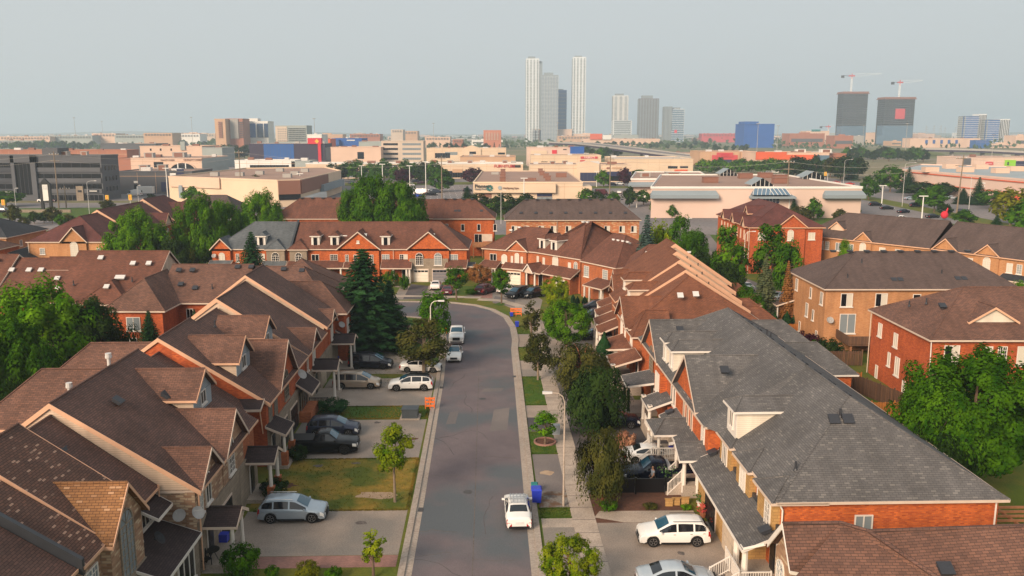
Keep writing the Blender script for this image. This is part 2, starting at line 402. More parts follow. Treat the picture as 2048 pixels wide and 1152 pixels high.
def vent_mesh(kind,mat):
    key=(kind,mat)
    if key not in _wm:
        mb=MB()
        if kind=='box': mb.box(-.28,.28,-.28,.28,-.05,.12); mb.box(-.34,.34,-.34,.34,.12,.2)
        elif kind=='strip': mb.box(-.12,.12,-.45,.45,-.03,.1)
        elif kind=='stack': mb.tube((0,0,-.2),(0,0,.5),.07,n=6); mb.tube((0,0,-.1),(0,0,.05),.16,.09,n=8)
        elif kind=='chimney': mb.tube((0,0,-.3),(0,0,.75),.13,n=10); mb.tube((0,0,.7),(0,0,.85),.24,n=10); mb.tube((0,0,.85),(0,0,1.05),.22,n=10)
        _wm[key]=mb.mesh('roof_vent',[mat])
    return _wm[key]
def dormer(h,xf,xb,y0,y1,zb,ze,zr,face,side,mat,hip=None,win=(.8,1.0),wl=None,ang=90,trim='trim',two=False):
    """box dormer whose face looks along x (xf = face, xb = buried back), y0..y1 wide"""
    h.walls([(xf,xb,y0,y1,zb,ze+.05,0)],side,'dormer_wall')
    d=1 if xf>xb else -1
    h.walls([(xf,xf+.04*d,y0,y1,zb,ze+.05,0)],face,'dormer_face')
    h.roof((xf,(y0+y1)/2),(xb,(y0+y1)/2),(y1-y0)/2,ze,zr,hip if hip else 'g','o',.3,mat,face,trim,gov=.35,name='dormer_roof')
    a=90 if d>0 else -90
    h.win((xf+.045*d,(y0+y1)/2,zb+.35 if wl is None else wl),a,win[0],win[1],'slider','glass')
# ---------------------------------------------------------------- ground
def ground_mat(name,c1,c2,scale,rough=.95,c3=None,s3=.03,uvbrick=None,fine=None):
    m,t,b=nm(name); b.inputs['Roughness'].default_value=rough; b.inputs['Specular IOR Level'].default_value=.2
    f=noisef(t,scale,.35,.65,detail=6); o=mixc(t,f,c1,c2)
    if c3: g=noisef(t,s3,.45,.6,detail=4); o=mixc(t,g,o,c3)
    if fine: h=noisef(t,fine,.3,.7,detail=2); w=mixc(t,h,(.8,.8,.8),(1.15,1.15,1.15)); o=mixc(t,1.0,o,w,'MULTIPLY')
    t.links.new(o,b.inputs['Base Color']); return m
ground_mat('lawn',(.10,.115,.016),(.145,.125,.02),.7,c3=(.075,.11,.013),s3=.25,fine=7)
ground_mat('lawn_green',(.035,.085,.010),(.09,.11,.012),.9,c3=(.05,.10,.012),s3=.3,fine=9)
ground_mat('lawn_dry',(.17,.13,.02),(.26,.165,.03),1.4,c3=(.08,.10,.014),s3=.3,fine=9)
ground_mat('far_grass',(.11,.13,.05),(.16,.15,.07),.02,c3=(.2,.165,.1),s3=.006,fine=.3)
ground_mat('asphalt',(.132,.108,.116),(.155,.126,.133),.5,c3=(.098,.108,.12),s3=.12,fine=14)
ground_mat('asphalt_old',(.17,.145,.14),(.2,.17,.16),.4,c3=(.14,.125,.125),s3=.09,fine=12)
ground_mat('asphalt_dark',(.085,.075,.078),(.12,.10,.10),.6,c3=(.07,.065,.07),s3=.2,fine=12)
ground_mat('drive',(.27,.215,.18),(.33,.265,.22),.5,c3=(.21,.185,.165),s3=.15,fine=12)
ground_mat('lot',(.19,.165,.165),(.23,.2,.195),.05,c3=(.165,.155,.16),s3=.02,fine=1)
ground_mat('concrete',(.36,.29,.24),(.43,.35,.29),.8,c3=(.31,.26,.22),s3=.3,fine=10)
ground_mat('kerb_concrete',(.32,.26,.22),(.38,.31,.26),.8,c3=(.33,.28,.24),s3=.4,fine=6)
ground_mat('mulch',(.13,.06,.04),(.09,.045,.032),4,fine=20); ground_mat('gravel',(.24,.22,.2),(.15,.13,.115),6,c3=(.14,.08,.05),s3=1.2,fine=25)
ground_mat('dirt',(.3,.2,.14),(.4,.29,.2),.2,fine=2)
HZ=[]
def sheet(name,pts,z,mat,frame='px',kind='structure'):
    if frame=='px': q=[G(*p) for p in pts]
    elif frame=='st': q=[F2W(*p) for p in pts]
    else: q=pts
    mb=MB(); a=sum(q[i][0]*q[(i+1)%len(q)][1]-q[(i+1)%len(q)][0]*q[i][1] for i in range(len(q)))
    if a<0: q=q[::-1]
    mb.poly([(x,y,z) for x,y in q]); o=mb.build(name,[mat]); o['kind']=kind; return o
def strip(name,line,w,z0,z1,mat,side=1):      # ribbon along a world-space line (to its left when side=1)
    mb=MB(); n=len(line); off=[]
    for i in range(n):
        a=Vector(line[max(0,i-1)]);b=Vector(line[min(n-1,i+1)]); d=(b-a).normalized(); off.append(Vector((-d.y,d.x))*w*side)
    for i in range(n-1):
        p,q=Vector(line[i]),Vector(line[i+1]); a=[p,q,q+off[i+1],p+off[i]]
        if side<0: a=a[::-1]
        mb.hexa([(v.x,v.y,z0) for v in a]+[(v.x,v.y,z1) for v in a])
    o=mb.build(name,[mat]); o['kind']='structure'; return o
mb=MB(); n=64
mb.poly([(12500*math.cos(2*math.pi*i/n),12500*math.sin(2*math.pi*i/n),0) for i in range(n)]); struct('ground',mb,['far_grass'])
sheet('lawn',[(-75,20),(-75,215),(75,215),(75,20)],.004,'lawn','w')
Rl=[(-5.3,18),(-5.25,60),(-5.35,90)]; Rr=[(3.0,18),(3.1,60),(3.3,90),(3.35,104)]
bend_o=[GF(*p) for p in ((1031,680),(1026,655),(1012,634),(985,620),(950,611),(905,606),(850,604),(760,603),(650,602))]
bend_i=[GF(*p) for p in ((888,690),(885,662),(872,645),(850,637),(820,633.5),(760,633),(650,632))]
road=[F2W(*p) for p in Rl+bend_i]+[F2W(*p) for p in (Rr+bend_o)[::-1]]
sheet('road',road,.008,'asphalt','w')
# concrete drives and pavement, left side (street frame boxes follow image rows)
def srow(py,t):   # s on the line t=const for an image row
    # solve by scanning s
    lo,hi=15,400
    for _ in range(40):
        m=(lo+hi)/2; x,y=F2W(t,m); v=576-F*(y*sp+(0-H)*cp)/(y*cp-(0-H)*sp)
        if v>py: lo=m
        else: hi=m
    return lo
def band(name,t0,t1,pa,pb,mat,z=.012,tm=None):
    tm=tm if tm is not None else (t0+t1)/2
    a,b=srow(pa,tm),srow(pb,tm); return sheet(name,[(t0,a),(t1,a),(t1,b),(t0,b)],z,mat,'st')
TL=-5.9
band('driveway',-17.4,TL,1112,1022,'drive'); band('paver_strip',-15,TL,1136,1112,'paver_pink'); 
band('lawn',-17.5,TL,1022,918,'lawn_dry'); band('driveway',-17.6,TL,918,840,'drive'); band('lawn',-17.6,TL,838,813,'lawn_green')
band('driveway',-17.6,TL,812,757,'drive')
sheet('driveway',[(690,748),(800,748),(862,762),(880,750),(884,735),(840,716),(800,706),(760,703),(690,703)],.014,'drive')
sheet('lawn',[(690,701),(760,701),(803,704),(845,714),(886,735),(889,700),(880,662),(868,646),(840,638),(690,634)],.012,'lawn_green')
sheet('lawn',[(862,762),(884,735),(886,726),(878,815),(863,812)],.011,'lawn')
TR=3.7
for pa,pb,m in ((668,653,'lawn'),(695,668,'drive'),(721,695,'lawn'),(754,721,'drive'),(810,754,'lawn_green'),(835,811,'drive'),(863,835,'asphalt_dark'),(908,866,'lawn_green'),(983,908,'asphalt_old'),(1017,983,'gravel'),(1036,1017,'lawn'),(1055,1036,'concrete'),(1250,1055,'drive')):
    band({'lawn':'lawn','lawn_green':'lawn','gravel':'gravel_bed','concrete':'paving'}.get(m,'driveway'),TR,5.9,pa,pb,m,.012,4.7)
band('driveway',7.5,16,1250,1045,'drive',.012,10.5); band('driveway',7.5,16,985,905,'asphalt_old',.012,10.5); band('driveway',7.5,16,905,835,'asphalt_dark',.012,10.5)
band('garden_bed',7.5,14.5,1045,985,'mulch',.010,10.5); band('driveway',7.5,15,835,725,'asphalt_old',.012,10.5)
band('driveway',7.5,15,715,640,'drive',.012,10.5); 
sheet('path',[(9.5,srow(1045,9.5)),(14.8,srow(1045,12)),(14.8,srow(1022,12)),(8,srow(1022,9.5)),(7.5,srow(1035,8))],.016,'concrete','st')
# crescent driveways at the far side
sheet('forecourt',[(985,600),(1075,640),(1085,600),(1045,575),(930,572),(900,585)],.010,'drive')
sheet('forecourt',[(780,600),(860,598),(900,598),(900,572),(790,572)],.011,'drive')
sheet('driveway',[(806,598),(850,598),(857,572),(822,568)],.015,'asphalt_dark'); sheet('driveway',[(868,596),(905,597),(906,572),(866,568)],.0155,'asphalt_old')
sheet('lawn',[(905,590),(950,590),(965,572),(925,572)],.016,'lawn_green'); sheet('lawn',[(888,604),(920,604),(928,596),(900,596)],.016,'lawn')
sheet('lawn',[(985,610),(1003,612),(1022,603),(1010,601)],.016,'lawn_green'); sheet('paver_strip',[(1020,592),(1060,592),(1075,575),(1030,572)],.017,'paver_pink')
sheet('driveway',[(945,595),(985,597),(985,572),(960,570)],.017,'paver_pink'); sheet('driveway',[(985,606),(1030,615),(1030,600),(990,592)],.014,'asphalt_old')
sheet('lawn',[(740,600),(785,600),(800,575),(760,572)],.014,'lawn')
# kerbs with gutters
kl=[F2W(*p) for p in Rl+bend_i]; kr=[F2W(*p) for p in Rr+bend_o]
strip('gutter',kl,.45,.006,.016,'kerb_concrete',-1); strip('gutter',kr,.45,.006,.016,'kerb_concrete',1)
strip('kerb',kl,.42,.0,.11,'kerb_concrete',1); strip('kerb',kr,.42,.0,.11,'kerb_concrete',-1)
sw=[F2W(*p) for p in ((7.55,18),(7.55,60),(7.5,90),(7.3,108))]+[G(*p) for p in ((1078,632),(1050,612),(1010,600),(960,597))]
strip('sidewalk',sw,1.65,.0,.03,'concrete',1)
strip('sidewalk',[G(*p) for p in ((960,597),(880,595),(800,594),(700,594))],1.6,.0,.032,'concrete',-1)
# expansion joints and cracks
mb=MB()
for s in range(30,108,1):
    if s%2==0: a=F2W(5.9,s);b=F2W(7.55,s); mb.hexa([(a[0],a[1],.031),(b[0],b[1],.031),(b[0],b[1]+.05,.031),(a[0],a[1]+.05,.031),(a[0],a[1],.034),(b[0],b[1],.034),(b[0],b[1]+.05,.034),(a[0],a[1]+.05,.034)])
struct('sidewalk_joints',mb,['asphalt_dark'])
rng=random.Random(3)
for k in range(9):       # tar-sealed cracks in the road
    t=rng.uniform(-4.6,2.4); s=rng.uniform(36,96); a=rng.uniform(0,3.1) if k%3 else 1.57; L=[(t,s)]
    for i in range(rng.randint(4,9)):
        a+=rng.uniform(-.5,.5); t+=math.cos(a)*.6; s+=math.sin(a)*.9
        if -5<t<2.9: L.append((t,s))
    if len(L)>2: strip('road_crack',[F2W(*p) for p in L],.05,.008,.012,'asphalt_dark')
for (px,py,w,l) in ((1000,838,.9,3.4),(905,835,.5,2.),(985,780,1.2,.6)):
    x,y=G(px,py); sheet('road_patch',[(x-w,y-l),(x+w*.8,y-l*.9),(x+w,y+l),(x-w*.7,y+l*.8)],.0125,'asphalt_old','w')

# manholes, catch basins, patched seams, gutter dirt, oil spots
plain('iron',(.06,.055,.055),.6,.2,6); ground_mat('stain',(.10,.085,.08),(.15,.125,.115),2,fine=8)
mb=MB()
for t,s in ((-1.6,61),(-.6,84),(.9,47)):
    x,y=F2W(t,s); n=16; pts=[(x+.36*math.cos(2*math.pi*i/n),y+.36*math.sin(2*math.pi*i/n)) for i in range(n)]; mb.prism(pts,.008,.016)
for t,s in ((2.75,58),(-4.95,58),(2.9,92),(-5.0,88)): x,y=F2W(t,s); mb.box(x-.2,x+.2,y-.35,y+.35,.01,.02)
struct('drain_covers',mb,['iron'])
def seam(L,w=.07,mt='stain'): strip('road_seam',[F2W(*p) for p in L],w,.008,.0128,mt)
seam([(-1.05,30),(-1.0,60),(-1.05,100)],.06); rng=random.Random(8)
for k in range(14):
    s=rng.uniform(36,100); t0=rng.choice((-5.2,-1,-.5)); L=[(t0,s)]
    for i in range(6): t0+=rng.uniform(.3,.7); s+=rng.uniform(-.25,.25); L.append((min(t0,3),s))
    seam(L,rng.uniform(.03,.06))
def blob(name,t,s,w,l,mt,z,seed,fr=True):
    rg=random.Random(seed); n=14; pts=[]
    for i in range(n):
        a=2*math.pi*i/n; r=rg.uniform(.7,1.1); pts.append((t+math.cos(a)*w*r,s+math.sin(a)*l*r))
    q=[F2W(*p) for p in pts]; sheet(name,q,z,mt,'w')
for i,(t,s) in enumerate(((-12,56.5),(-14,66.5),(-10.5,77),(-13,78),(12,53),(11,62),(10,69),(-9,56),(-11,67),(4.8,60),(12.5,51))): blob('oil_stain',t,s,rng.uniform(.25,.5),rng.uniform(.2,.35),'stain',.019,i)
blob('worn_patch',-8.5,60.6,1.8,.7,'dirt',.0135,50); blob('worn_patch',-7,72.6,.9,.35,'mulch',.0135,51); blob('worn_patch',-16,62.6,1.2,.6,'mulch',.0135,52); blob('worn_patch',4.7,64.5,.6,.5,'dirt',.0145,53)
# ragged grass edges and loose tufts as ground cover
def tufts(name,regions,n,h,mat_,seed):
    rg=random.Random(seed); V=[];Fq=[]
    for k in range(n):
        t0,t1,s0,s1=rg.choice(regions); t=rg.uniform(t0,t1); s=rg.uniform(s0,s1); x,y=F2W(t,s); hh=h*rg.uniform(.5,1.3); a=rg.uniform(0,3.14); dx,dy=math.cos(a)*hh*.6,math.sin(a)*hh*.6; i=len(V)//3
        for p in ((x-dx,y-dy,.01),(x+dx,y+dy,.01),(x+dx*.5+rg.uniform(-.03,.03),y+dy*.5,hh),(x-dx*.6,y-dy*.6,hh*.9)): V.extend(p)
        Fq.extend((i,i+1,i+2,i+3))
    me=bpy.data.meshes.new(name); me.vertices.add(len(V)//3); me.vertices.foreach_set('co',V); me.loops.add(len(Fq)); me.loops.foreach_set('vertex_index',Fq); me.polygons.add(len(Fq)//4); me.polygons.foreach_set('loop_start',list(range(0,len(Fq),4))); me.update(calc_edges=True); me.materials.append(MATS[mat_]); o=link(name,me); tag(o,kind='stuff',label='short grass growing on the lawns and verges')
LW=[]
for (t0,t1,pa,pb) in ((-17,-5.95,1022,918),(-17,-5.95,838,813)): a,b=srow(pa,(t0+t1)/2),srow(pb,(t0+t1)/2); LW.append((t0,t1,a,b)); LW.append((t0,t1,a-.08,a+.15)); LW.append((t0,t1,b-.15,b+.08)); LW.append((t1-.1,t1+.12,a,b))
tufts('grass',LW,16000,.07,'lawn_dry',1)
LW=[]
for pa,pb in ((668,653),(721,695),(810,754),(908,866),(1036,1017)): a,b=srow(pa,4.7),srow(pb,4.7); LW+= [(3.65,5.85,a,b),(3.6,5.9,a-.08,a+.1),(3.6,5.9,b-.1,b+.08)]
LW+=[(-17,-6,87,104),(-17,-6,90,102)]
tufts('grass',LW,16000,.06,'lawn_green',2)
# ---------------------------------------------------------------- left row of stepped townhouses
RT=-26.2
gl='townhouses of the left row'
def lroof(h,s0,s1,wf,ze,zr,e0='g',e1='g',mat='roof_brown',wall='siding_cream',trim='trim_orange',**kw):
    return h.roof((RT,s0),(RT,s1),(7.6,wf),ze,zr,e0,e1,.4,mat,wall,trim,gov=.12,gbh=.28,**kw)
def rake_wall(h,s,wf,ze,zr,mat,th=.12):      # full gable wall on the near end
    pass
A90=90
# --- foot-of-picture unit
h=House('townhouse','brown townhouse roof in the bottom left corner, beyond a dark flashing strip','townhouse',RT,34,group=gl)
h.walls([(-33,-20.2,26,38.4,0,6.35)],'brick_stone')
lroof(h,26,38.4,6.0,6.3,10.5,mat='roof_brown',wall='brick_stone',e1='o')
mb=MB(); a=h.L((RT,38.45)); b=h.L((-19.6,38.45)); mb.hexa([(a[0],a[1],9.9),(b[0],b[1],5.9),(b[0],b[1]+.25,5.9),(a[0],a[1]+.25,9.9),(a[0],a[1],11.0),(b[0],b[1],6.75),(b[0],b[1]+.25,6.75),(a[0],a[1]+.25,11.0)]); mb.build('flashing',['flashing'],h.e)
h.wins([(-20.15,36.6,3.9)],A90,w=1.4,h=2.0,kind='grid',gl='glass_pale')
# --- spotted shingle unit
h=House('townhouse','townhouse with spotted tan shingles and a tall arched window, bottom left','townhouse',RT,42,group=gl)
h.walls([(-33,-20.0,38.7,46.0,0,6.35)],'brick_stone'); h.walls([(-20.0,-19.85,38.7,46.0,0,3.4)],'stone_beige','stone_base')
lroof(h,38.7,41.2,6.2,6.3,10.75,mat='roof_spotted',wall='brick_stone',e1='o',trim='trim_orange'); 
lroof(h,41.4,45.9,6.2,6.3,11.0,mat='roof_spotted',wall='siding_cream')
h.walls([(-22,-19.45,41.1,45.1,0,6.35)],'brick_stone','front_bay'); h.walls([(-20,-19.35,41.1,45.1,0,3.4)],'stone_beige','stone_base')
h.roof((-19.45,43.1),(-24,43.1),2.0,6.2,8.7,'g','o',.35,'roof_orange','brick_stone','trim_orange',gov=.3,name='cross_gable')
h.win((-19.43,43.0,3.2),90,1.7,3.2,'bigarch','glass_pale','stone_beige'); h.win((-19.98,45.55,3.9),90,.8,1.7,'grid','glass_pale'); h.win((-19.98,40.0,3.6),90,1.3,1.9,'grid','glass_pale')
h.vents([(-24.2,46.4,9.1)],(0,-.6))
h.dish((-19.3,46.2,3.9),90,'dark_vent')
# --- recessed unit
h=House('townhouse','recessed brown townhouse with black awning roofs, left row','townhouse',RT,48,group=gl)
h.walls([(-33,-20.5,46.05,49.45,0,5.6)],'stone_beige'); lroof(h,46.15,49.45,5.7,5.75,10.3,'o','o',mat='roof_brown')
h.shed([(-20.5,43.6,3.75),(-20.5,49.3,3.75),(-17.7,49.3,2.75),(-17.7,43.6,2.75)],'roof_dark','trim_white')
h.shed([(-20.5,47.0,5.35),(-20.5,49.4,5.35),(-19.3,49.2,4.75),(-19.3,47.0,4.75)],'roof_dark','trim_white',name='awning_roof')
h.walls([(-20.5,-17.9,44.4,49.2,0,2.75)],'stone_beige','garage_wall'); h.win((-20.45,48.1,3.9),90,1.7,1.2,'tri','glass')
h.win((-17.88,46.9,.5),90,2.6,2.0,'tri','glass','trim_white'); h.walls([(-20.5,-20.45,43.6,49.4,3.75,3.95)],'flashing','flashing')
h.pipe([(-20.1,49.3,5.9),(-20.1,49.3,3.2)],'trim_orange')
# --- wide unit with two cross gables (two homes share the roof, split at the party wall)
def leftunit(label,s0,s1,mat,wallf,zr=11.0,near='siding_cream',e0='g',e1='g',side='brick_stone',ze=5.4):
    h=House('townhouse',label,'townhouse',RT,(s0+s1)/2,group=gl)
    h.walls([(-33.5,-18.0,s0,s1-.02,0,5.45)],wallf); h.walls([(-18.02,-17.85,s0,s1-.02,0,3.3)],'stone_beige','stone_base')
    h.walls([(-33.4,-18.5,s0-.03,s0,0,3.3)],'stone_beige','stone_side') if False else None
    h.roof((RT,s0),(RT,s1-.02),(7.3,8.2),ze,zr,e0,e1,.4,mat,near,'trim_orange',gov=.1 if s1-s0<30 else .3,gbh=.3)
    return h
def frontgable(h,sc_,w,zr,ze=5.4,mat='roof_brown_pink',wall='brick_stone',t=-17.95,back=5,trim='trim',gov=.4,win=None,wz=3.9):
    h.walls([(t-2,t,sc_-w,sc_+w,0,ze+.05)],wall,'front_bay')
    h.roof((t,sc_),(t-back,sc_),w,ze,zr,'g','o',.3,mat,wall,trim,gov=gov,name='cross_gable')
    if win: h.win((t+.02,sc_,wz),90,*win)
def porch(h,s0,s1,z,t0=-17.9,t1=-16.0,mat='roof_dark',base=None,floor=True,trim='trim'):
    sm=(s0+s1)/2
    h.roof((t1,sm),(t0-.2,sm),(s1-s0)/2-.2,z,z+.75,'g','o',.25,mat,'trim',trim,gov=.25,name='porch_roof')
    h.posts([(t1-.15,s0+.3),(t1-.15,s1-.3)],.25,z,.14,base=base)
    if floor: h.walls([(t0,t1+.1,s0-.2,s1+.2,0,.3)],'concrete','porch_floor',)
h=leftunit('brown townhouse whose cream clad gable faces the camera above the black awning','x' if False else 49.5,58.0,'roof_brown','brick_stone',11.05,e1='o')
h.walls([(-18.6,-18.0,49.42,49.5,0,5.3)],'brick_stone','side_brick'); 
frontgable(h,51.7,1.9,7.35,wall='brick_stone'); h.win((-17.93,51.6,3.7),90,1.0,1.6,'arch','glass'); h.win((-17.93,50.2,3.6),90,.6,1.5,'grid','glass_pale')
frontgable(h,57.2-.0,2.4,8.05,wall='brick_stone'); h.win((-17.93,56.6,3.6),90,1.3,1.9,'bigarch','glass')
dormer(h,-20.6,-25.2,57.5,61.3,6.6,8.65,10.35,'siding_blue','siding_cream','roof_brown_pink',win=(1.1,1.0),wl=7.75,trim='trim_orange')
porch(h,50.0,52.6,2.75); h.garage((-17.84,54.6,.0),90,2.5,2.3,'door_dark',win=False); h.door((-17.86,51.2,.3),90)
h.walls([(-17.9,-16,49.3,50,0,.02)],'concrete','path'); h.vents([(-22.5,57.6,8.9),(-24.0,53.5,9.85)],(0,.6)); h.vents([(-27.5,60.5,10.2)],kind='chimney',mat='vent_metal')
h.pipe([(-17.75,49.4,5.3),(-17.75,49.4,.2)],'trim_orange'); h.dish((-17.9,48.95,4.2),60,'vent_metal')
h.dish((-18.9,49.4,3.9),0,'vent_metal',.4)
h=leftunit('second home of the left row, with grey blue dormer and black porch roof',58.02,62.6,'roof_brown','brick_rust',11.0,e0='o',e1='o')
h.walls([(-33.5,-19.6,62.6,66.4,0,5.3)],'brick_rust'); h.roof((RT,62.62),(RT,66.45),(7.3,6.6),5.2,9.75,'o','o',.4,'roof_brown','brick_rust','trim_orange')
h.shed([(-18.4,60.3,4.3),(-18.4,66.3,4.3),(-17.2,66.3,4.0),(-17.2,60.3,4.0)],'roof_dark','trim',name='lower_roof') if False else None
porch(h,59.6,62.2,3.1,base=.9,mat='roof_dark'); h.door((-17.86,61,.3),90); h.garage((-19.5,64.4,0),90,2.5,2.3,'door_dark',win=False)
h.win((-19.58,64.4,3.3),90,1.1,1.4,'grid','glass_pale')
h.vents([(-29.5,58.5,8.6)],kind='chimney',mat='vent_metal')
# rear wings showing over the ridge
def rearwing(h,t0,t1,s0,s1,ze,zr,mat='roof_brown_pink'):
    h.walls([(t0,t1,s0,s1,0,ze+.05)],'siding_cream','rear_wing'); h.roof((t0,(s0+s1)/2),(t1,(s0+s1)/2),(s1-s0)/2,ze,zr,3.2,'o',.35,mat,'siding_cream','trim_orange',name='rear_roof')
rearwing(h,-36.5,-27.0,58.6,66.0,6.3,9.6)
h=leftunit('red brick townhouse with the big front gable and blue grey dormer, middle of left row',66.5,74,'roof_brown','brick_red',10.9,'brick_red',e1='o')
h.roof((-18.2,66.52),(-22.4,66.52),.4,4.2,4.6,'o','o',.1,'flashing','brick_red','trim',name='lower_roof') if False else h.shed([(-22.6,65.2,5.3),(-18.1,65.2,5.3),(-18.1,66.5,5.8),(-22.6,66.5,5.8)],'roof_dark','trim',name='lower_roof')
frontgable(h,73.2,3.1,9.05,wall='brick_red',back=7.5); h.win((-17.93,73.2,3.7),90,1.5,1.9,'bigarch','glass','stone_beige')
h.wins([(-17.98,67.6,3.5),(-17.98,69.4,3.3)],90,w=1.0,h=1.7,kind='grid',gl='glass_pale',trim='stone_beige')
dormer(h,-20.6,-25.0,67.8,71.7,6.6,8.5,10.3,'siding_blue','siding_cream','roof_brown_pink',win=(1.2,1.1),wl=7.5,trim='trim_orange')
h.shed([(-18.0,66.0,3.6),(-18.0,69.0,3.6),(-16.4,69.0,2.9),(-16.4,66.0,2.9)],'roof_dark','trim'); h.posts([(-16.6,66.2),(-16.6,68.8)],.3,2.9,base=1.1)
h.walls([(-18,-16.3,65.9,69,0,.3)],'concrete','porch_floor'); h.door((-17.86,67.6,.3),90)
h.garage((-17.84,71.2,0),90,2.6,2.3,'door_dark',win=False); h.garage((-17.84,75.2,0),90,2.6,2.3,'door_dark',win=False)
h.pipe([(-18.5,66.3,5.3),(-18.3,66.3,2.9)],'trim_orange')
rearwing(h,-36.5,-27.0,66.8,73.8,6.3,9.6)
h.vents([(-24.5,75.2,9.9)],kind='stack')
h=leftunit('townhouse with grey dormer between the big front gable and the cream gable, left row',74.02,81.3,'roof_brown','brick_red',10.25,e0='o',e1='o')
dormer(h,-20.6,-25.0,75.8,79.6,6.8,8.6,10.25,'siding_blue','siding_cream','roof_brown_pink',win=(1.,.9),wl=7.7,trim='trim_orange')
h.shed([(-17.95,76.9,3.9),(-17.95,81.2,3.9),(-16.5,80.8,2.9),(-16.5,76.9,2.9)],'roof_dark','trim'); h.win((-17.7,79,.9),90,2.8,1.9,'tri','glass','stone_beige'); h.dish((-17.7,77.6,4.6),60,'vent_metal',.5)
h.walls([(-17.9,-16.7,77.2,80.8,0,1.0)],'brick_rust','bay_window_base')
h=leftunit('townhouse with cream clad gable end and pillared porch, third from the left row far end',81.5,91.4,'roof_brown','brick_red',11.1,'siding_cream',e1='o')
frontgable(h,85.3,2.2,7.3,wall='brick_red'); h.win((-17.93,85.3,3.6),90,1.3,1.6,'grid','blind'); h.wins([(-17.98,82.3,3.6)],90,w=.8,h=1.6,kind='grid')
h.walls([(-18.1,-17.9,81.4,81.5,3.2,5.2)],'trim','corner_trim'); porch(h,84.0,87.0,3.2,t1=-15.6); h.door((-17.86,85.5,.3),90); h.garage((-17.84,89.4,0),90,2.6,2.3,'door_beige')
h.pipe([(-17.7,81.4,5.3),(-17.7,81.4,.2)],'trim'); h.walls([(-18.0,-17.86,81.35,81.6,0,5)],'brick_rust','brick_pier')
h.rail((-17.6,80.9,.3),(-15.8,80.9,.3),mat='black_metal')
h=leftunit('last high roofed townhouse of the left row, with a thick orange rake board',91.5,99.0,'roof_brown','brick_red',11.75,'siding_cream',e1='o',ze=5.95)
frontgable(h,95.6,1.9,7.1,wall='brick_red'); h.win((-17.93,95.6,3.6),90,1.2,1.6,'grid','blind'); porch(h,95.0,98.0,3.2,t1=-15.6,mat='roof_dark'); h.dish((-17.4,98.5,4.6),40,'vent_metal',.4)
h.shed([(-17.95,98.2,4.0),(-17.95,101,4.0),(-16.2,101,2.9),(-16.2,98.2,2.9)],'roof_dark','trim')
h=House('townhouse','end unit of the left row beside the tall spruce, pinkish cross gable','townhouse',RT,103,group=gl)
h.walls([(-33,-18.6,99.05,106,0,5.45)],'brick_red'); h.roof((RT,99.05),(RT,106.3),(7.3,7.6),5.4,9.6,'o',4.,.4,'roof_brown','brick_red','trim')
h.walls([(-22,-16.9,98.7,106.6,0,6.0)],'brick_red','front_bay'); h.roof((-16.9,102.6),(-25,102.6),4.0,6.0,9.1,3.4,'o',.35,'roof_brown_pink','brick_red','trim',name='cross_roof')
h.wins([(-16.88,100.4,3.4),(-16.88,104,3.4)],90,w=1.3,h=1.6,kind='grid',gl='blind')

# ---------------------------------------------------------------- right row
gr='townhouses of the right row'
RR=23.4
def rwalls(h,t,s0,s1,ze,mat): h.walls([(t,30.6,s0,s1,0,ze+.05)],mat)
# grey roofed block, two homes
h=House('townhouse','grey roofed townhouse with red brick side wall and cream dormer, front of the right row','townhouse',RR,52,group=gr)
h.walls([(17.3,30.4,46.7,59.4,0,5.65)],'brick_orange')
h.roof((RR,46.7),(RR,60),(6.1,7.0),5.6,10.1,5.8,'o',.4,'roof_grey','brick_orange','trim')
for a,b in ((46.75,49.6),(51.3,54.2),(55.6,58.3)):
    h.walls([(16.85,18,a,b,2.9,5.65)],'stone_yellow','bay')
h.roof((16.9,48.1),(20,48.1),1.5,5.55,6.5,1.2,'o',.3,'roof_grey','stone_yellow','trim',name='bay_roof')
h.roof((16.9,52.7),(20,52.7),1.5,5.55,6.5,1.2,'o',.3,'roof_grey','stone_yellow','trim',name='bay_roof')
h.roof((16.9,56.9),(20,56.9),1.5,5.55,6.5,1.2,'o',.3,'roof_grey','stone_yellow','trim',name='bay_roof')
h.win((16.84,47.6,3.5),-90,1.0,1.6,'grid','glass'); h.win((16.84,52.7,3.3),-90,1.2,1.8,'grid','blind'); h.win((16.84,57.0,3.3),-90,1.2,1.8,'tri','glass'); h.win((17.28,50.5,3.4),-90,.8,1.7,'grid','glass'); h.win((17.28,58.9,3.6),-90,.7,1.4,'grid','glass')
dormer(h,17.25,21.8,55.9,58.1,5.5,8.0,8.75,'trim_white','siding_white','roof_grey',win=(.9,1.3),wl=6.5,hip=.6,trim='trim_white')
h.win((22.3,46.68,3.0),0,1.1,1.6,'slider','glass_pale')
h.pipe([(17.2,46.6,5.3),(17.35,46.55,5.0),(17.35,46.55,3.5),(17.3,46.5,.3)],'trim_white'); h.pipe([(30.2,46.6,5.4),(30.2,46.6,.3)],'trim_white'); h.pipe([(16.7,54.7,5.5),(16.9,54.9,5.2)],'trim')
h.vents([(21.9,51.0,9.0),(22.8,51.0,9.0)],(.7,0)); h.vents([(18.6,48.2,6.9),(22.4,51.2,9.2)],kind='stack')
h.vents([(24.0,54+2.6*k,9.75) for k in range(3)],(0,.6),kind='strip')
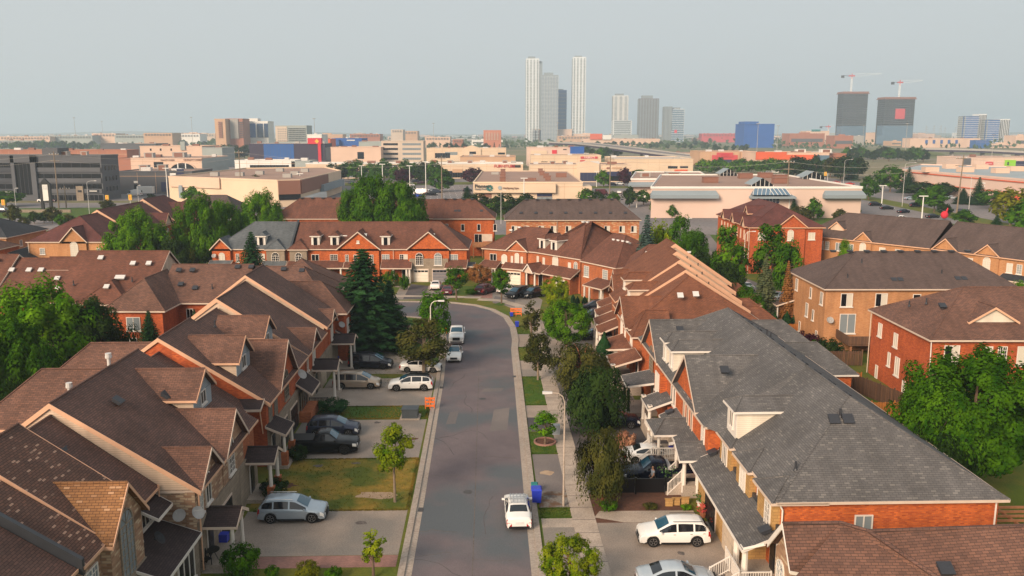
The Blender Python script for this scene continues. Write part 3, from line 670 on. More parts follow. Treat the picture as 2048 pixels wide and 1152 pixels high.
# the long lower roof in front, over garage and porches
h.shed([(17.3,46.0,3.8),(17.3,59.4,3.9),(14.9,59.4,2.9),(14.9,46.0,2.8)],'roof_grey','trim_white')
h.walls([(17.05,17.25,46.3,59.3,3.75,4.05)],'flashing','flashing')
h.roof((14.4,60.9),(17.2,60.9),1.6,3.1,3.9,'g','o',.25,'roof_grey','trim','trim_white',gov=.3,name='porch_roof')
h.posts([(14.6,59.6),(14.6,62.2),(15.6,59.5)],.4,3.1,.16,'column')
h.walls([(15.5,17.3,48.8,58.8,0,2.85)],'stone_yellow','garage_wall'); h.garage((15.48,50.6,0),-90,2.6,2.3,'door_beige'); h.garage((15.48,55.2,0),-90,2.6,2.3,'door_dark',win=False)
h.posts([(15.2,46.4),(15.3,48.4)],.5,2.85,.2,'column'); h.walls([(14.6,17.3,45.4,48.8,0,.7)],'concrete','porch_floor'); h.door((17.28,47.4,.7),-90); h.rail((14.7,45.5,.7),(14.7,48.6,.7)); h.rail((14.7,45.5,.7),(16.5,45.5,.7))
h.steps(14.6,16,45.6,47.2,3,.7); h.rail((13.4,47.4,.0),(14.6,47.4,.7)); h.rail((13.4,45.5,.0),(14.6,45.5,.7))
h.vents([(16.4,46.6,3.7),(16.5,59.0,3.7)],(0,-.4))
h.walls([(14.5,17.3,59.4,62.5,0,1.0)],'concrete','porch_floor'); h.rail((14.6,59.6,1.0),(14.6,60.2,1.0)); h.steps(14.5,15,60,61.8,4,1.0); h.rail((13.5,60.0,0),(14.5,60.0,1.0)); h.rail((13.5,61.9,0),(14.5,61.9,1.0)); h.door((17.1,61,1.0),-90)
h=House('townhouse','grey roofed townhouse with tall narrow windows in an orange brick gable, right row','townhouse',RR,68,group=gr)
h.walls([(16.3,30.4,59.6,72.5,0,5.65)],'brick_orange')
h.roof((RR,59.6),(RR,72.5),(7.1,7.0),5.6,10.1,'o','o',.4,'roof_grey','brick_orange','trim')
h.roof((16.3,60.9),(23,60.9),1.3,5.6,6.4,.9,'o',.3,'roof_grey','brick_orange','trim',name='bay_roof')
h.roof((16.3,66.3),(22.5,66.3),3.8,5.75,9.2,'g','o',.35,'roof_grey','brick_orange','trim',gov=.4,name='cross_gable')
for k in range(3): h.win((16.28,64.6+1.3*k,3.0),-90,.55,2.8,'plain','glass','trim')
h.win((16.28,61.0,3.4),-90,.9,1.7,'grid','glass'); h.wins([(16.28,70.9,3.4),(16.28,71.9,3.4)],-90,w=.7,h=1.9,kind='plain',gl='glass')
h.vents([(18.6,64.2,8.5)],(.6,0)); h.vents([(24.1,62+2.6*k,9.7) for k in range(4)],(0,.6),kind='strip')
# cross hip wing
h.roof((17.2,62.6),(23.5,62.6),4.2,6.2,9.6,5.0,'o',.3,'roof_grey','brick_orange','trim',name='cross_hip') if False else None
h.shed([(16.3,60.0,3.5),(16.3,70.2,3.5),(14.8,70.2,2.85),(14.8,60.0,2.85)],'roof_grey','trim_white')
h.roof((13.6,66.6),(17,66.6),1.6,3.0,3.8,.9,'o',.25,'roof_grey','trim','trim_white',name='porch_roof')
h.posts([(13.8,65.2),(13.8,68)],.9,3.0,.14,'column'); h.walls([(13.4,16.3,64.8,68.4,0,.9)],'concrete','porch_floor'); h.walls([(15.9,16.28,60.4,64,0,3)],'brick_red','garage_wall'); h.walls([(15.9,16.28,68.6,72,0,3)],'brick_red','garage_wall'); h.door((16.26,66.5,.9),-90,mat='door_dark')
h.rail((13.5,64.9,.9),(16.2,64.9,.9)); h.rail((13.5,67.2,.9),(13.5,68.3,.9)); h.steps(13.4,15,65.2,67,4,.9); h.rail((12.3,65.2,0),(13.4,65.2,.9)); h.rail((12.3,67.1,0),(13.4,67.1,.9))
h.vents([(15.6,69.6,3.25)],(0,-.4))
mb=MB(); mb.slab([h.L((15.9,59.62,5.6)),h.L((23.4,59.62,10.1)),h.L((17.0,57.6,5.7))],.1); mb.build('roof_jog',['roof_grey'],h.e)
h.walls([(15.88,15.9,69,71.6,0,2.3)],'door_beige','garage_door')
h=House('townhouse','grey roofed townhouse with arched window gable and small black posted porch','townhouse',RR,79,group=gr)
h.walls([(16.3,30.4,72.55,87.0,0,5.65)],'brick_orange')
h.roof((RR,72.55),(RR,86.8),(7.1,7.0),5.6,10.1,'o',6.2,.4,'roof_grey','brick_orange','trim')
h.roof((16.2,80.9),(22.5,80.9),3.7,5.6,8.9,'g','o',.35,'roof_grey','brick_orange','trim',gov=.4,name='cross_gable')
h.win((16.18,81.2,3.3),-90,1.5,2.2,'bigarch','glass','stone_beige'); h.walls([(15.7,16.3,74.3,77.0,2.9,5.4)],'brick_orange','bay'); h.win((15.68,75.6,3.3),-90,1.6,1.8,'tri','blind')
dormer(h,16.5,21.5,72.8,74.5,5.6,7.9,8.7,'trim_white','siding_white','roof_grey',win=(.8,1.4),wl=6.3,hip=.6,trim='trim_white')
dormer(h,16.5,21.5,75.6,77.2,5.6,8.0,8.8,'trim_white','siding_white','roof_grey',win=(.8,1.2),wl=6.2,hip=.6,trim='trim_white')
h.shed([(16.3,71.5,3.7),(16.3,75.0,3.7),(14.1,75.0,2.9),(14.1,71.5,2.9)],'roof_grey','trim_white'); h.shed([(16.3,77.4,3.6),(16.3,81.6,3.7),(13.3,81.9,3.0),(13.3,78.4,2.9)],'roof_grey','trim_white')
h.posts([(13.6,78.8),(13.6,81.4)],.4,3.0,.13,'black_metal'); h.walls([(13.3,16.3,78,82,0,.4)],'concrete','porch_floor'); h.door((16.15,80,.4),-90)
h.rail((14.2,71.8,.9),(14.2,73.4,.9)); h.walls([(14.1,16.3,71.6,75,0,.9)],'concrete','porch_floor'); h.posts([(14.3,71.8),(14.3,74.8)],.9,3.2,.16)
h.vents([(18.3,78.6,8.4)],(.6,0)); h.vents([(24.1,73+2.6*k,9.75) for k in range(3)],(0,.6),kind='strip'); h.vents([(24.3,70.5,9.6),(24.3,71.5,9.6)],kind='stack')
# rear wings of the grey block
for s0,s1 in ((77.6,83.6),(87.8,93.4)):
    h.walls([(30,34.8,s0,s1,0,4.2)],'brick_orange','rear_wing'); h.roof((35,(s0+s1)/2),(29,(s0+s1)/2),(s1-s0)/2,4.2,6.6,2.6,'o',.35,'roof_grey','brick_orange','trim_white',name='rear_roof')
# brown block
h=House('townhouse','rust brown hipped townhouse just behind the grey roofs, right row','townhouse',RR,97,group=gr)
h.walls([(15.9,31,91.3,99,0,5.65)],'brick_rust'); h.roof((RR,91.3),(RR,99.0),(7.5,7.6),5.6,10.5,5.8,'o',.4,'roof_red2','brick_rust','trim')
h.roof((15.6,95.6),(22,95.6),3.6,5.6,8.4,'g','o',.35,'roof_red2','brick_rust','trim',gov=.4,name='cross_gable'); h.win((15.58,96,3.3),-90,1.4,2.2,'bigarch','blind'); h.walls([(15.6,17,92,99,0,5.6)],'brick_rust','front_bay')
h.roof((15.8,91.7),(20,91.7),2.6,5.2,7.6,1.6,'o',.3,'roof_red2','brick_rust','trim',name='bay_roof'); h.walls([(15.8,17,89.3,94,0,5.2)],'brick_rust','front_bay')
h.win((15.78,90.6,3.0),-90,1.2,1.9,'tri','blind'); h.win((15.58,93.6,3.3),-90,.7,1.6,'grid','blind'); h.vents([(21.7,93.6,8.8),(23.5,93.8,8.9)],(.75,0),'vent_metal')
h.shed([(15.8,84.3,4.1),(15.8,88.6,4.1),(12.8,88.9,3.2),(12.8,84.9,3.0)],'roof_red2','trim'); h.shed([(15.6,89.0,3.9),(15.6,95,4.2),(12.8,95,3.3),(12.8,91.4,3.2)],'roof_red2','trim'); h.posts([(13,85.3),(13,88.4),(13.1,91.8),(13.1,94.6)],.9,3.2,.18)
h.walls([(12.7,15.9,84.6,88.8,0,.9)],'concrete','porch_floor'); h.walls([(12.7,15.9,91.2,95,0,.9)],'concrete','porch_floor'); h.rail((12.8,85,.9),(12.8,88.5,.9)); h.rail((12.8,91.5,.9),(12.8,94.5,.9)); h.rail((11.4,86,0),(12.7,86,.9)); h.rail((11.4,92,0),(12.7,92,.9)); h.door((15.85,87,.9),-90); h.door((15.58,93,.9),-90)
h.steps(12.7,14,86,88,4,.9); h.steps(12.7,14,92,94,4,.9)
def runit(label,s0,s1,zr,dt,gables=(),dorm=(),front=0):
    h=House('townhouse',label,'townhouse',RR+dt,(s0+s1)/2,group=gr)
    ff=15.9+dt+front
    h.walls([(ff,31+dt,s0+.02,s1,0,5.65)],'brick_rust'); h.roof((RR+dt,s0+.02),(RR+dt,s1),(7.5-front,7.6),5.6+(zr-10.5)*.6,zr,'g','o',.4,'roof_red2','siding_cream','trim_orange',gov=.12,gbh=.5)
    for s,w,z in gables: h.roof((ff-.1,s),(ff+6,s),w,5.6,z,'g','o',.3,'roof_red2','brick_rust','trim',gov=.4,name='cross_gable'); h.win((ff-.12,s,3.4),-90,1.2,1.9,'bigarch','blind'); h.walls([(ff-.1,ff+1,s-w,s+w,0,5.6)],'brick_rust','front_bay')
    for s,z in dorm: dormer(h,ff+1.2,ff+6,s-.9,s+.9,5.6,z,z+.8,'trim_white','siding_cream','roof_red2',win=(.9,1.0),wl=z-1.3,hip=.6)
    h.shed([(ff,s0+.6,4.1),(ff,s0+4,4.2),(ff-2.6,s0+4,3.2),(ff-2.6,s0+.6,3.0)],'roof_red2','trim'); h.posts([(ff-2.4,s0+.9),(ff-2.4,s0+3.7)],.7,3.1,.18); h.walls([(ff-2.6,ff,s0+.6,s0+4,0,.8)],'concrete','porch_floor'); h.rail((ff-2.5,s0+.9,.8),(ff-2.5,s0+3.7,.8)); h.door((ff-.02,s0+2,.8),-90)
    h.walls([(31+dt,35+dt,s0+2,s1-.5,0,4.2)],'brick_rust','rear_wing'); h.roof((35.2+dt,(s0+s1)/2+.7),(30+dt,(s0+s1)/2+.7),2.1,4.2,5.8,1.8,'o',.3,'roof_red2','brick_rust','trim',name='rear_roof')
    h.vents([(RR+dt+2+1.5*k,s0+2.5,zr-1.5-.9*k) for k in range(2)],kind='stack'); return h
runit('rust brown townhouse with its first pinkish rake step behind the hipped end, right row',99.05,103.6,10.9,.1,dorm=((101.3,8.3),))
runit('rust brown townhouse between two pinkish rake steps, second step of the right row',103.6,109.0,11.4,.4,dorm=((106.6,8.6),))
runit('rust brown townhouse with arched cross gable near the bend, third step of right row',109.0,114.5,11.7,1.2,gables=((111.8,2.3,8.2),))
runit('last and highest stepped townhouse of the right row, at the bend',114.5,120.5,12.0,2.2,gables=((117.5,2.2,8.0),))
# foreground brown roof bottom right
h=House('townhouse','brown shingled townhouse roof filling the bottom right corner','townhouse',22,37,group=gr)
def hs(px,py,z): t,s_=GF(px,py,z); return h.L((t,s_,z))
P1,P2,P3,P4=hs(1565,1047,7.7),hs(1682,1045,7.75),hs(1738,1062,7.6),hs(2080,1050,7.7); B0,B1,B2,B3=hs(1580,1142,5.9),hs(1597,1145,5.8),hs(1990,1235,5.0),hs(2140,1235,4.6)
mb=MB(); mb.slab([P1,P2,B1,B0],.16); mb.build('roof',['roof_brown_pink'],h.e); mb=MB(); mb.slab([P2,P3,B2],.16); B1b=hs(1500,1260,4.6); mb.slab([P2,B2,B1b],.16); mb.slab([P3,P4,B3,B2],.16); ro=mb.build('roof',['roof_brown_pink'],h.e)
rc=MB(); rc.tube(P2,P3,.1,n=5); rc.tube(P3,P4,.1,n=5); rc.tube(P3,B2,.12,n=5); rc.tube(P1,P2,.1,n=5); rc.build('ridge_cap',['roof_brown'],ro)
E0=hs(1537,1082,5.9); mb=MB(); mb.slab([P1,P2,tuple(Vector(E0)+Vector(P2)-Vector(P1)),E0],.16); mb.build('roof',['roof_brown_pink'],h.e)
tb=MB(); tb.board(P1,E0,(-1,0),.35,.06); tb.board(P1,B0,(-1,0),.12,.04); tb.board(B0,B1,(0,-1),.16); tb.build('fascia',['trim_white'],h.e)
w0=Vector(P1)+Vector((.35,0,-.25)); wa=Vector(E0)+Vector((.35,-.2,-.2)); wb=Vector(B0)+Vector((.35,.1,-.2)); mb=MB(); mb.poly([tuple(w0),tuple(wa),(wa.x,wa.y,0),(wb.x,wb.y,0),tuple(wb)]); mb.poly([(wb.x,wb.y,0),tuple(wb),(wb.x+12,wb.y,wb.z),(wb.x+12,wb.y,0)]); mb.poly([(wa.x,wa.y,0),tuple(wa),(wa.x+20,wa.y,wa.z-.5),(wa.x+20,wa.y,0)]); mb.build('gable_wall',['brick_stone'],h.e)
f=h.win((wb.x+h.o[0]-.03,wb.y+h.o[1]+2.0,2.6),-90,1.1,2.2,'bigarch','glass_pale','trim_white'); h.vents([GF(1890,1138,6.9)+(6.85,)],(.5,0)); v=h.L
h.pipe([GF(1530,1082,5.9)+(5.7,),GF(1488,1098,5.0)+(5.0,)],'trim_white',.08)
# ---------------------------------------------------------------- the other houses of the estate
def HW(name,label,cat,x,y,ang=0,group=None):     # ang=0: coordinates below are plain world metres
    h=House(name,label,cat,x,y,ang,group); h.o=(x,y) if ang==0 else (0,0); return h
ge='houses of the estate around the crescent'
def fgable(h,x,y,w,ze,zr,mat,wall,back=6,trim='trim',z0=0):
    h.walls([(x-w,x+w,y,y+2,z0,ze+.05)],wall,'front_bay'); h.roof((x,y),(x,y+back),w,ze,zr,'g','o',.35,mat,wall,trim,gov=.35,name='cross_gable')
def fdormer(h,x,yf,yb,zb,ze,w=.75,mat='roof_red',trim='trim_white',gl='glass'):
    h.walls([(x-w,x+w,yf,yb,zb,ze+.05)],'siding_white','dormer_wall'); h.walls([(x-w,x+w,yf-.03,yf,zb,ze+.05)],'trim_white','dormer_face')
    h.roof((x,yf),(x,yb),w,ze,ze+.6,.7,'o',.22,mat,'siding_white',trim,name='dormer_roof'); h.win((x,yf-.035,zb+.25),0,w*1.15,ze-zb-.45,'plain',gl,trim,False)
# far side of the crescent
X=lambda px:(px-1024)*.0918
h=HW('townhouse','blue grey roofed townhouse with one white dormer, left end of the crescent row','townhouse',-47,158)
h.walls([(-54.1,-40.05,154,166,0,6.05)],'brick_orange'); h.roof((-54.1,160),(-40.1,160),6,6,10.35,5.6,'o',.4,'roof_bluegrey','brick_orange','trim')
fgable(h,X(447),153.4,1.65,6,8,'roof_bluegrey','brick_orange',5); h.win((X(448),153.38,3.5),0,1.1,1.4,'arch','blind'); h.win((X(477),153.98,3.6),0,.6,1.5,'grid'); h.win((X(525),153.98,3.6),0,1.2,1.5,'grid','mix')
h.walls([(X(537),X(573),153.2,154,0,6.0)],'stone_beige','bay'); h.win((X(555),153.18,3.5),0,1.4,1.3,'bigarch','glass'); h.roof((X(555),153.2),(X(555),158),1.6,6,7.6,1.2,'o',.3,'roof_bluegrey','stone_beige','trim',name='bay_roof')
fdormer(h,X(524),154.6,158,6.2,8.3,mat='roof_bluegrey'); h.shed([(X(530),153.2,3.9),(X(577),153.2,3.9),(X(577),151.6,2.8),(X(527),151.6,2.8)],'roof_bluegrey'); h.shed([(X(425),153.3,4),(X(470),153.3,4),(X(466),151.2,2.9),(X(423),151.2,2.9)],'roof_bluegrey')
h.walls([(X(532),X(576),151.9,154,0,2.8)],'stone_beige','garage_wall'); h.garage((X(556),151.88,0),0,2.5,2.2,'door_dark',win=False); h.posts([(X(430),151.5),(X(462),151.5)],0,2.9,.2); h.dish((X(434),153.2,4.8),0,'vent_metal')
h.walls([(-40.4,-40.0,153.4,160,5.6,6.0)],'flashing','parapet_end') if False else None
mb=MB(); mb.hexa([(6.55,-4.4,5.9),(6.9,-4.4,5.9),(6.9,2.1,10.3),(6.55,2.1,10.3),(6.55,-4.4,6.5),(6.9,-4.4,6.5),(6.9,2.1,10.75),(6.55,2.1,10.75)]); mb.build('flashing',['flashing'],h.e)
h=HW('townhouse','long red brown roofed row with two big front gables and three white dormers, far crescent','townhouse',-24,158)
h.walls([(-39.95,-8.3,154,166,0,6.05)],'brick_orange'); h.roof((-39.95,160),(-8.3,160),6,6,10.35,'o',5.2,.4,'roof_red','brick_orange','trim')
h.walls([(X(583),X(617),153.2,154,0,6.0)],'stone_beige','bay'); h.roof((X(600),153.2),(X(600),158),1.55,6,7.6,1.2,'o',.3,'roof_red','stone_beige','trim',name='bay_roof'); h.win((X(601),153.18,3.5),0,1.3,1.3,'bigarch','glass')
for px in (632,670,772): fdormer(h,X(px),154.6,158,6.2,8.3)
fgable(h,X(719.5),153.5,3.7,6,9.25,'roof_red','brick_orange',8); fgable(h,X(858.5),153.5,3.7,6,9.25,'roof_red','brick_orange',8)
h.walls([(X(820),X(897),153.3,153.5,0,4.3)],'stone_beige','stone_base')
h.win((X(632),153.98,3.6),0,1.4,1.4,'slider'); h.win((X(669),153.98,3.6),0,1.4,1.4,'grid')
for px in (696,713,745): h.win((X(px),153.48,3.5),0,.65,1.5,'grid')
h.win((X(772),153.98,3.6),0,1.4,1.4,'grid','glass_pale'); h.win((X(808),153.98,3.6),0,1.5,1.4,'grid','mix')
h.win((X(840),153.28,3.1),0,1.4,1.6,'bigarch','glass'); h.win((X(877),153.28,3.1),0,1.4,1.6,'bigarch','glass_pale'); h.win((X(908),153.98,3.6),0,1.5,1.4,'grid','glass_pale')
h.shed([(X(580),153.2,3.9),(X(690),154,3.9),(X(690),151.9,2.8),(X(578),151.6,2.8)],'roof_red'); h.shed([(X(691),153.4,3.7),(X(745),153.4,3.7),(X(745),151.9,2.8),(X(691),151.9,2.8)],'roof_red'); h.shed([(X(765),154,4.1),(X(825),154,4.1),(X(826),151.6,2.8),(X(765),151.6,2.8)],'roof_red'); h.shed([(X(893),154,4.0),(X(936),154,4.0),(X(934),151.8,2.8),(X(890),151.8,2.8)],'roof_red')
h.posts([(X(618),151.9),(X(816),151.9),(X(822),151.9),(X(790),151.9),(X(686),152.1)],0,2.8,.2); h.door((X(810),153.95,0),0); h.door((X(652),153.95,0),0)
h.walls([(X(581),X(617),151.9,153.3,0,2.8)],'stone_beige','garage_wall'); h.garage((X(599),151.88,0),0,2.4,2.2,'door_dark',win=False)
h.garage((X(843),153.27,0),0,2.55,2.3,'door_white'); h.garage((X(880),153.27,0),0,2.55,2.3,'door_grey'); h.win((X(719),153.46,7.1),0,.5,.5,'plain','blind')
h.pipe([(X(788),153.7,5.9),(X(788),153.7,4.1)],'trim'); h.vents([(X(730),155.4,8.3),(X(866),155.4,8.3)],(.6,0),'vent_metal')
h.shed([(X(934),153,2.9),(X(950),153,2.9),(X(950),157,3.1),(X(934),157,3.1)],'roof_bluegrey','trim',name='carport_roof')
# corner houses, facade turning with the bend
def seg(name,label,pa,pb,depth,ze,zr,e0,e1,mat='roof_red',wall='brick_rust',ov=.4):
    a=Vector(F2W(*pa)); b=Vector(F2W(*pb)); ang=math.atan2(b.y-a.y,b.x-a.x); L=(b-a).length
    h=House(name,label,'townhouse',a.x,a.y,ang,ge); h.walls([(0,L,0,depth,0,ze+.05)],wall)
    h.roof((0,depth/2),(L,depth/2),depth/2,ze,zr,e0,e1,ov,mat,wall,'trim'); h.len=L; return h
h=seg('townhouse','corner house with white pediment window and beige garage door, start of the bend',(-.6,155.2),(8.6,150.0),12,6,9.6,5,'o')
h.roof((7.0,-.4),(7.0,6),1.9,6,7.9,'g','o',.35,'roof_red','brick_rust','trim',gov=.35,name='cross_gable'); h.walls([(5.1,8.9,-.4,1,0,6)],'brick_rust','front_bay')
h.win((7.0,-.42,3.0),0,.9,2.2,'arch','blind'); h.wins([(6.0,-.42,3.0),(8.0,-.42,3.0)],0,w=.45,h=2.0,kind='plain',gl='blind'); h.win((1.9,-.02,3.8),0,1.4,1.3,'slider'); h.win((4.2,-.02,3.5),0,1.2,1.1,'arch','blind')
h.shed([(0,0,3.9),(3.6,0,3.9),(3.6,-2.2,2.8),(-.4,-2.2,2.8)],'roof_red'); h.posts([(2.7,-2.0),(3.3,-2.0),(0,-2)],0,2.8,.18); h.shed([(4.6,-.4,3.8),(10,-.4,3.8),(10,-2.0,2.9),(4.6,-2.0,2.9)],'roof_red'); h.walls([(5.0,9.2,-1.6,0,0,2.9)],'brick_rust','garage_wall'); h.garage((7.0,-1.62,0),0,2.6,2.3,'door_white'); h.vents([(3.4,4.2,8.9),(4.6,5.2,9.4)],(-.5,0),'vent_metal')
h=seg('townhouse','tall hipped corner house with two white dormers over the bend','x' if False else (8.6,150.0),(15.6,141),15,6,11.4,6.5,6.5)
for x in (.9,4.0):
    h.walls([(x-.8,x+.8,.7,4.5,6.2,8.4)],'siding_white','dormer_wall'); h.walls([(x-.8,x+.8,.67,.7,6.2,8.4)],'trim_white','dormer_face'); h.roof((x,.7),(x,5),.8,8.4,9.1,.8,'o',.25,'roof_red','siding_white','trim_white',name='dormer_roof'); h.win((x,.66,6.6),0,.8,1.5,'plain','glass','trim_white',False)
h.wins([(.6,-.02,3.6),(2.2,-.02,3.5)],0,w=.55,h=1.7,kind='plain',gl='blind'); h.win((5.2,-.02,3.5),0,1.5,1.7,'arch','blind'); h.win((8.8,-.02,3.5),0,.7,1.6,'grid','blind'); h.win((10.3,-.02,3.4),0,.9,1.6,'arch','glass_pale')
h.shed([(-1.5,0,4.0),(4,0,4.0),(4,-2.6,2.8),(-1.5,-2.6,2.8)],'roof_red'); h.roof((1.4,-2.9),(1.4,0),1.1,2.9,4.3,'g','o',.25,'roof_red','trim','trim_white',name='porch_gable'); h.shed([(4.1,0,4.2),(11.4,0,4.2),(11.4,-2.3,2.9),(4.1,-2.3,2.9)],'roof_red'); h.walls([(6,11,-2.0,0,0,2.9)],'brick_rust','garage_wall'); h.garage((8.4,-2.02,0),0,2.6,2.3,'door_white'); h.posts([(.3,-2.4),(2.5,-2.4)],0,2.9,.18); h.door((1.4,-.03,0),0); h.vents([(4.9,7,11.2),(5.7,7.3,11.2)],(0,0),'vent_metal')
h=seg('townhouse','hipped house between the bend and the right row with white roof vents along its ridge','x' if False else (15.6,139.2),(20.2,131.5),13,6,10.2,'o',5.5)
h.wins([(1.4,-.02,3.5),(6.3,-.02,3.5)],0,w=1.3,h=1.8,kind='grid',gl='glass_pale'); h.shed([(4.3,0,3.8),(8.9,0,3.8),(8.9,-2.8,2.8),(4.0,-2.8,2.8)],'roof_red'); h.posts([(4.3,-2.6),(8.6,-2.6),(5.6,-2.6)],0,2.8,.18); h.door((5.4,-.03,0),0,mat='door_white'); h.vents([(2+1.2*k,5.2,9.2) for k in range(4)],(-.5,0),'vent_metal')
h=HW('house','low roofed wing joining the bend house and the stepped right row','house',25,130)
h.walls([(17.5,31,127,138,0,5.6)],'brick_rust'); h.roof((17.5,132.5),(31,132.5),5.5,5.5,9.6,4,5.2,.4,'roof_red','brick_rust','trim'); h.vents([(21+1.6*k,130.6,8.5) for k in range(5)],(-.6,0),'vent_metal')
# second row
h=HW('townhouse','red brick row with a rear deck, left of the gap behind the crescent','townhouse',-10,190)
h.walls([(-17.3,-4.0,186.4,198.5,0,8.35)],'brick_orange'); h.roof((-17.3,192.4),(-4.0,192.4),6.1,8.3,12.1,'o',4.5,.4,'roof_red','brick_orange','trim')
h.wins([(-14.4+3.55*k,186.38,5.6) for k in range(4)],0,w=.75,h=1.5,kind='plain'); h.win((-7.4,186.38,2.7),0,1.8,2.2,'slider'); h.win((-11.2,186.38,2.2),0,1.1,1.6,'slider')
h.walls([(-8.6,-4.3,183.2,186.4,2.35,2.55)],'wood_deck','deck'); h.walls([(-8.6,-4.3,183.15,183.25,2.55,3.5)],'wood_deck','deck_rail'); h.walls([(-6.6,-4.3,184.5,184.55,3.5,5.1)],'trim','deck_screen')
for x in (-8.4,-6.4,-4.5): h.walls([(x-.1,x+.1,183.3,183.5,0,2.4)],'wood_deck','deck_post')
h.vents([(-15+2.0*k,191.9,12.1) for k in range(6)],(0,0)); h.vents([(-12.5,188.6,9.7),(-11.7,188.6,9.7),(-6.8,188.6,9.7)],(.55,0))
h=HW('townhouse','red brick row partly hidden behind the huge green maple','townhouse',-38,190)
h.walls([(-53.5,-36.8,189,201,0,8.05)],'brick_orange'); h.roof((-53.5,195),(-36.8,195),6,8,12.2,5.2,'o',.4,'roof_red','brick_orange','trim'); h.walls([(-36.7,-17.4,189.8,201,0,8.0)],'brick_orange'); h.roof((-36.7,195.4),(-17.4,195.4),5.6,8,11.8,'o','o',.4,'roof_red','brick_orange','trim')
h.wins([(-50,188.98,5.4),(-46.5,188.98,5.4)],0,w=1.6,h=1.5,kind='slider',gl='blind'); h.win((-39,188.98,5.2),0,.9,1.6,'plain','blind'); h.win((-33.8,189.78,5.2),0,1.2,1.6,'slider'); h.win((-18.6,189.78,5.2),0,1.3,1.5,'slider','blind'); h.vents([(-48+2.4*k,194.5,12.1) for k in range(5)],(0,0)); h.pipe([(-37.1,188.9,7.9),(-37.1,188.9,0)])
h=HW('townhouse','mottled orange brick row with brown roof and ten upper windows behind the corner house','townhouse',13,190)
h.walls([(-1.3,28.0,186.4,198.6,0,8.05)],'brick_mixed'); h.roof((-1.3,192.5),(10,192.5),6.1,8,12.0,4.2,'o',.4,'roof_umber','brick_mixed','trim'); h.roof((10,192.5),(28,192.5),6.1,8,12.1,'o',4.5,.4,'roof_umber','brick_mixed','trim')
for k,x in enumerate((.5,3.2,6.4,9.1,12.4,15.3,18.2,20.9,24.2,26.8)): h.win((x,186.38,5.3),0,1.25,1.4,'slider','mix')
h.wins([(.5,186.38,2.2),(6.6,186.38,2.2),(9.2,186.38,2.2),(23.6,186.38,1.9)],0,w=1.5,h=1.8,kind='slider',gl='glass_pale'); h.vents([(.8+2.4*k,192,12.0) for k in range(11)],(0,0)); h.dish((25.6,186.3,3.9),0,'vent_metal',.6); h.vents([(2+3.3*k,188.2,9.3) for k in range(8)],(.55,0),'dark_vent')
h.pipe([(9.9,186.2,8),(9.9,186.2,0)])
# right background
a=Vector(G(1498,455,9)); 
h=House('townhouse','maroon roofed three storey row behind the right trees, gable with arched window facing camera','townhouse',a.x,a.y,0,ge)
h.walls([(.3,14.3,.3,26,0,9.05)],'brick_red'); h.roof((7.3,.3),(7.3,26),7.0,9,13.0,6.0,6.0,.4,'roof_maroon','brick_red','trim_orange')
h.roof((8.2,-.1),(8.2,7),2.7,9,11.5,'g','o',.35,'roof_maroon','brick_red','trim_orange',gov=.35,name='cross_gable'); h.walls([(5.6,10.8,-.1,1,0,9)],'brick_red','front_bay'); h.win((8.0,-.12,6.5),0,1.2,1.5,'bigarch','blind'); h.win((2.6,.28,6.6),0,1.4,1.4,'slider','blind'); h.win((12.2,.28,6.6),0,1.3,1.4,'slider','blind')
for k in range(3): h.roof((-.2,3+8*k),(5,3+8*k),1.3,9,10.8,'g','o',.3,'roof_maroon','siding_cream','trim_orange',gov=.3,name='cross_gable')
for k in range(9): h.win((.28,1.5+2.6*k,6.3),-90,.8,1.8,'plain','blind','trim_orange')
h.pipe([(.2,.2,9),(.2,.2,0)]); h.roof((2.4,10.5),(6.0,10.5),1.2,10.8,12.3,'g','o',.3,'roof_maroon','siding_cream','trim_orange',gov=.3,name='vent_gable'); h.shed([(.3,1,3.8),(.3,6,3.8),(-2,6,2.9),(-2,1,2.9)],'roof_maroon')
def angrow(label,pa,pb,z,depth,zr,e0,e1,mat,wall,gab=(),wins=()):
    a=Vector(pa);b=Vector(pb); ang=math.atan2(b.y-a.y,b.x-a.x); L=(b-a).length
    h=House('townhouse',label,'townhouse',a.x,a.y,ang,ge); h.walls([(0,L,0,depth,0,z+.05)],wall); h.roof((0,depth/2),(L,depth/2),depth/2,z,zr,e0,e1,.4,mat,wall,'trim_orange')
    for g,w,zz in gab: h.roof((g,-.2),(g,5),w,z,zz,'g','o',.3,mat,wall,'trim_orange',gov=.3,name='cross_gable'); h.walls([(g-w,g+w,-.2,1,0,z)],wall,'front_bay'); h.win((g,-.22,z-2.4),0,1.3,1.5,'bigarch','blind')
    for x,w,g in wins: h.win((x,-.02,z-2.4),0,w,1.6,'slider' if w>1 else 'grid',g)
    return h
h=angrow('long brown roofed tan brick row with three small front gables, right background','x' if False else (59,171.5),(75,151),6.5,13,11.0,5.5,'o','roof_umber','brick_tan',gab=((13.2,1.7,8.3),),wins=((1.6,1.3,'mix'),(4.3,.9,'blind'),(5.6,.9,'glass_pale'),(8,1.2,'glass_pale'),(10.6,1.2,'glass_pale'),(17,1.2,'blind'),(20,1.,'glass_pale'),(23.5,1.3,'blind')))
h.roof((6.5,1.6),(6.5,6),1.4,8.2,9.6,'g','o',.3,'roof_umber','siding_cream','trim_orange',gov=.3,name='vent_gable'); h.shed([(0,0,3.8),(4,0,3.8),(4,-2.4,2.9),(-.5,-2.4,2.9)],'roof_umber'); h.posts([(3.6,-2.2),(0,-2.2)],0,2.9,.15)
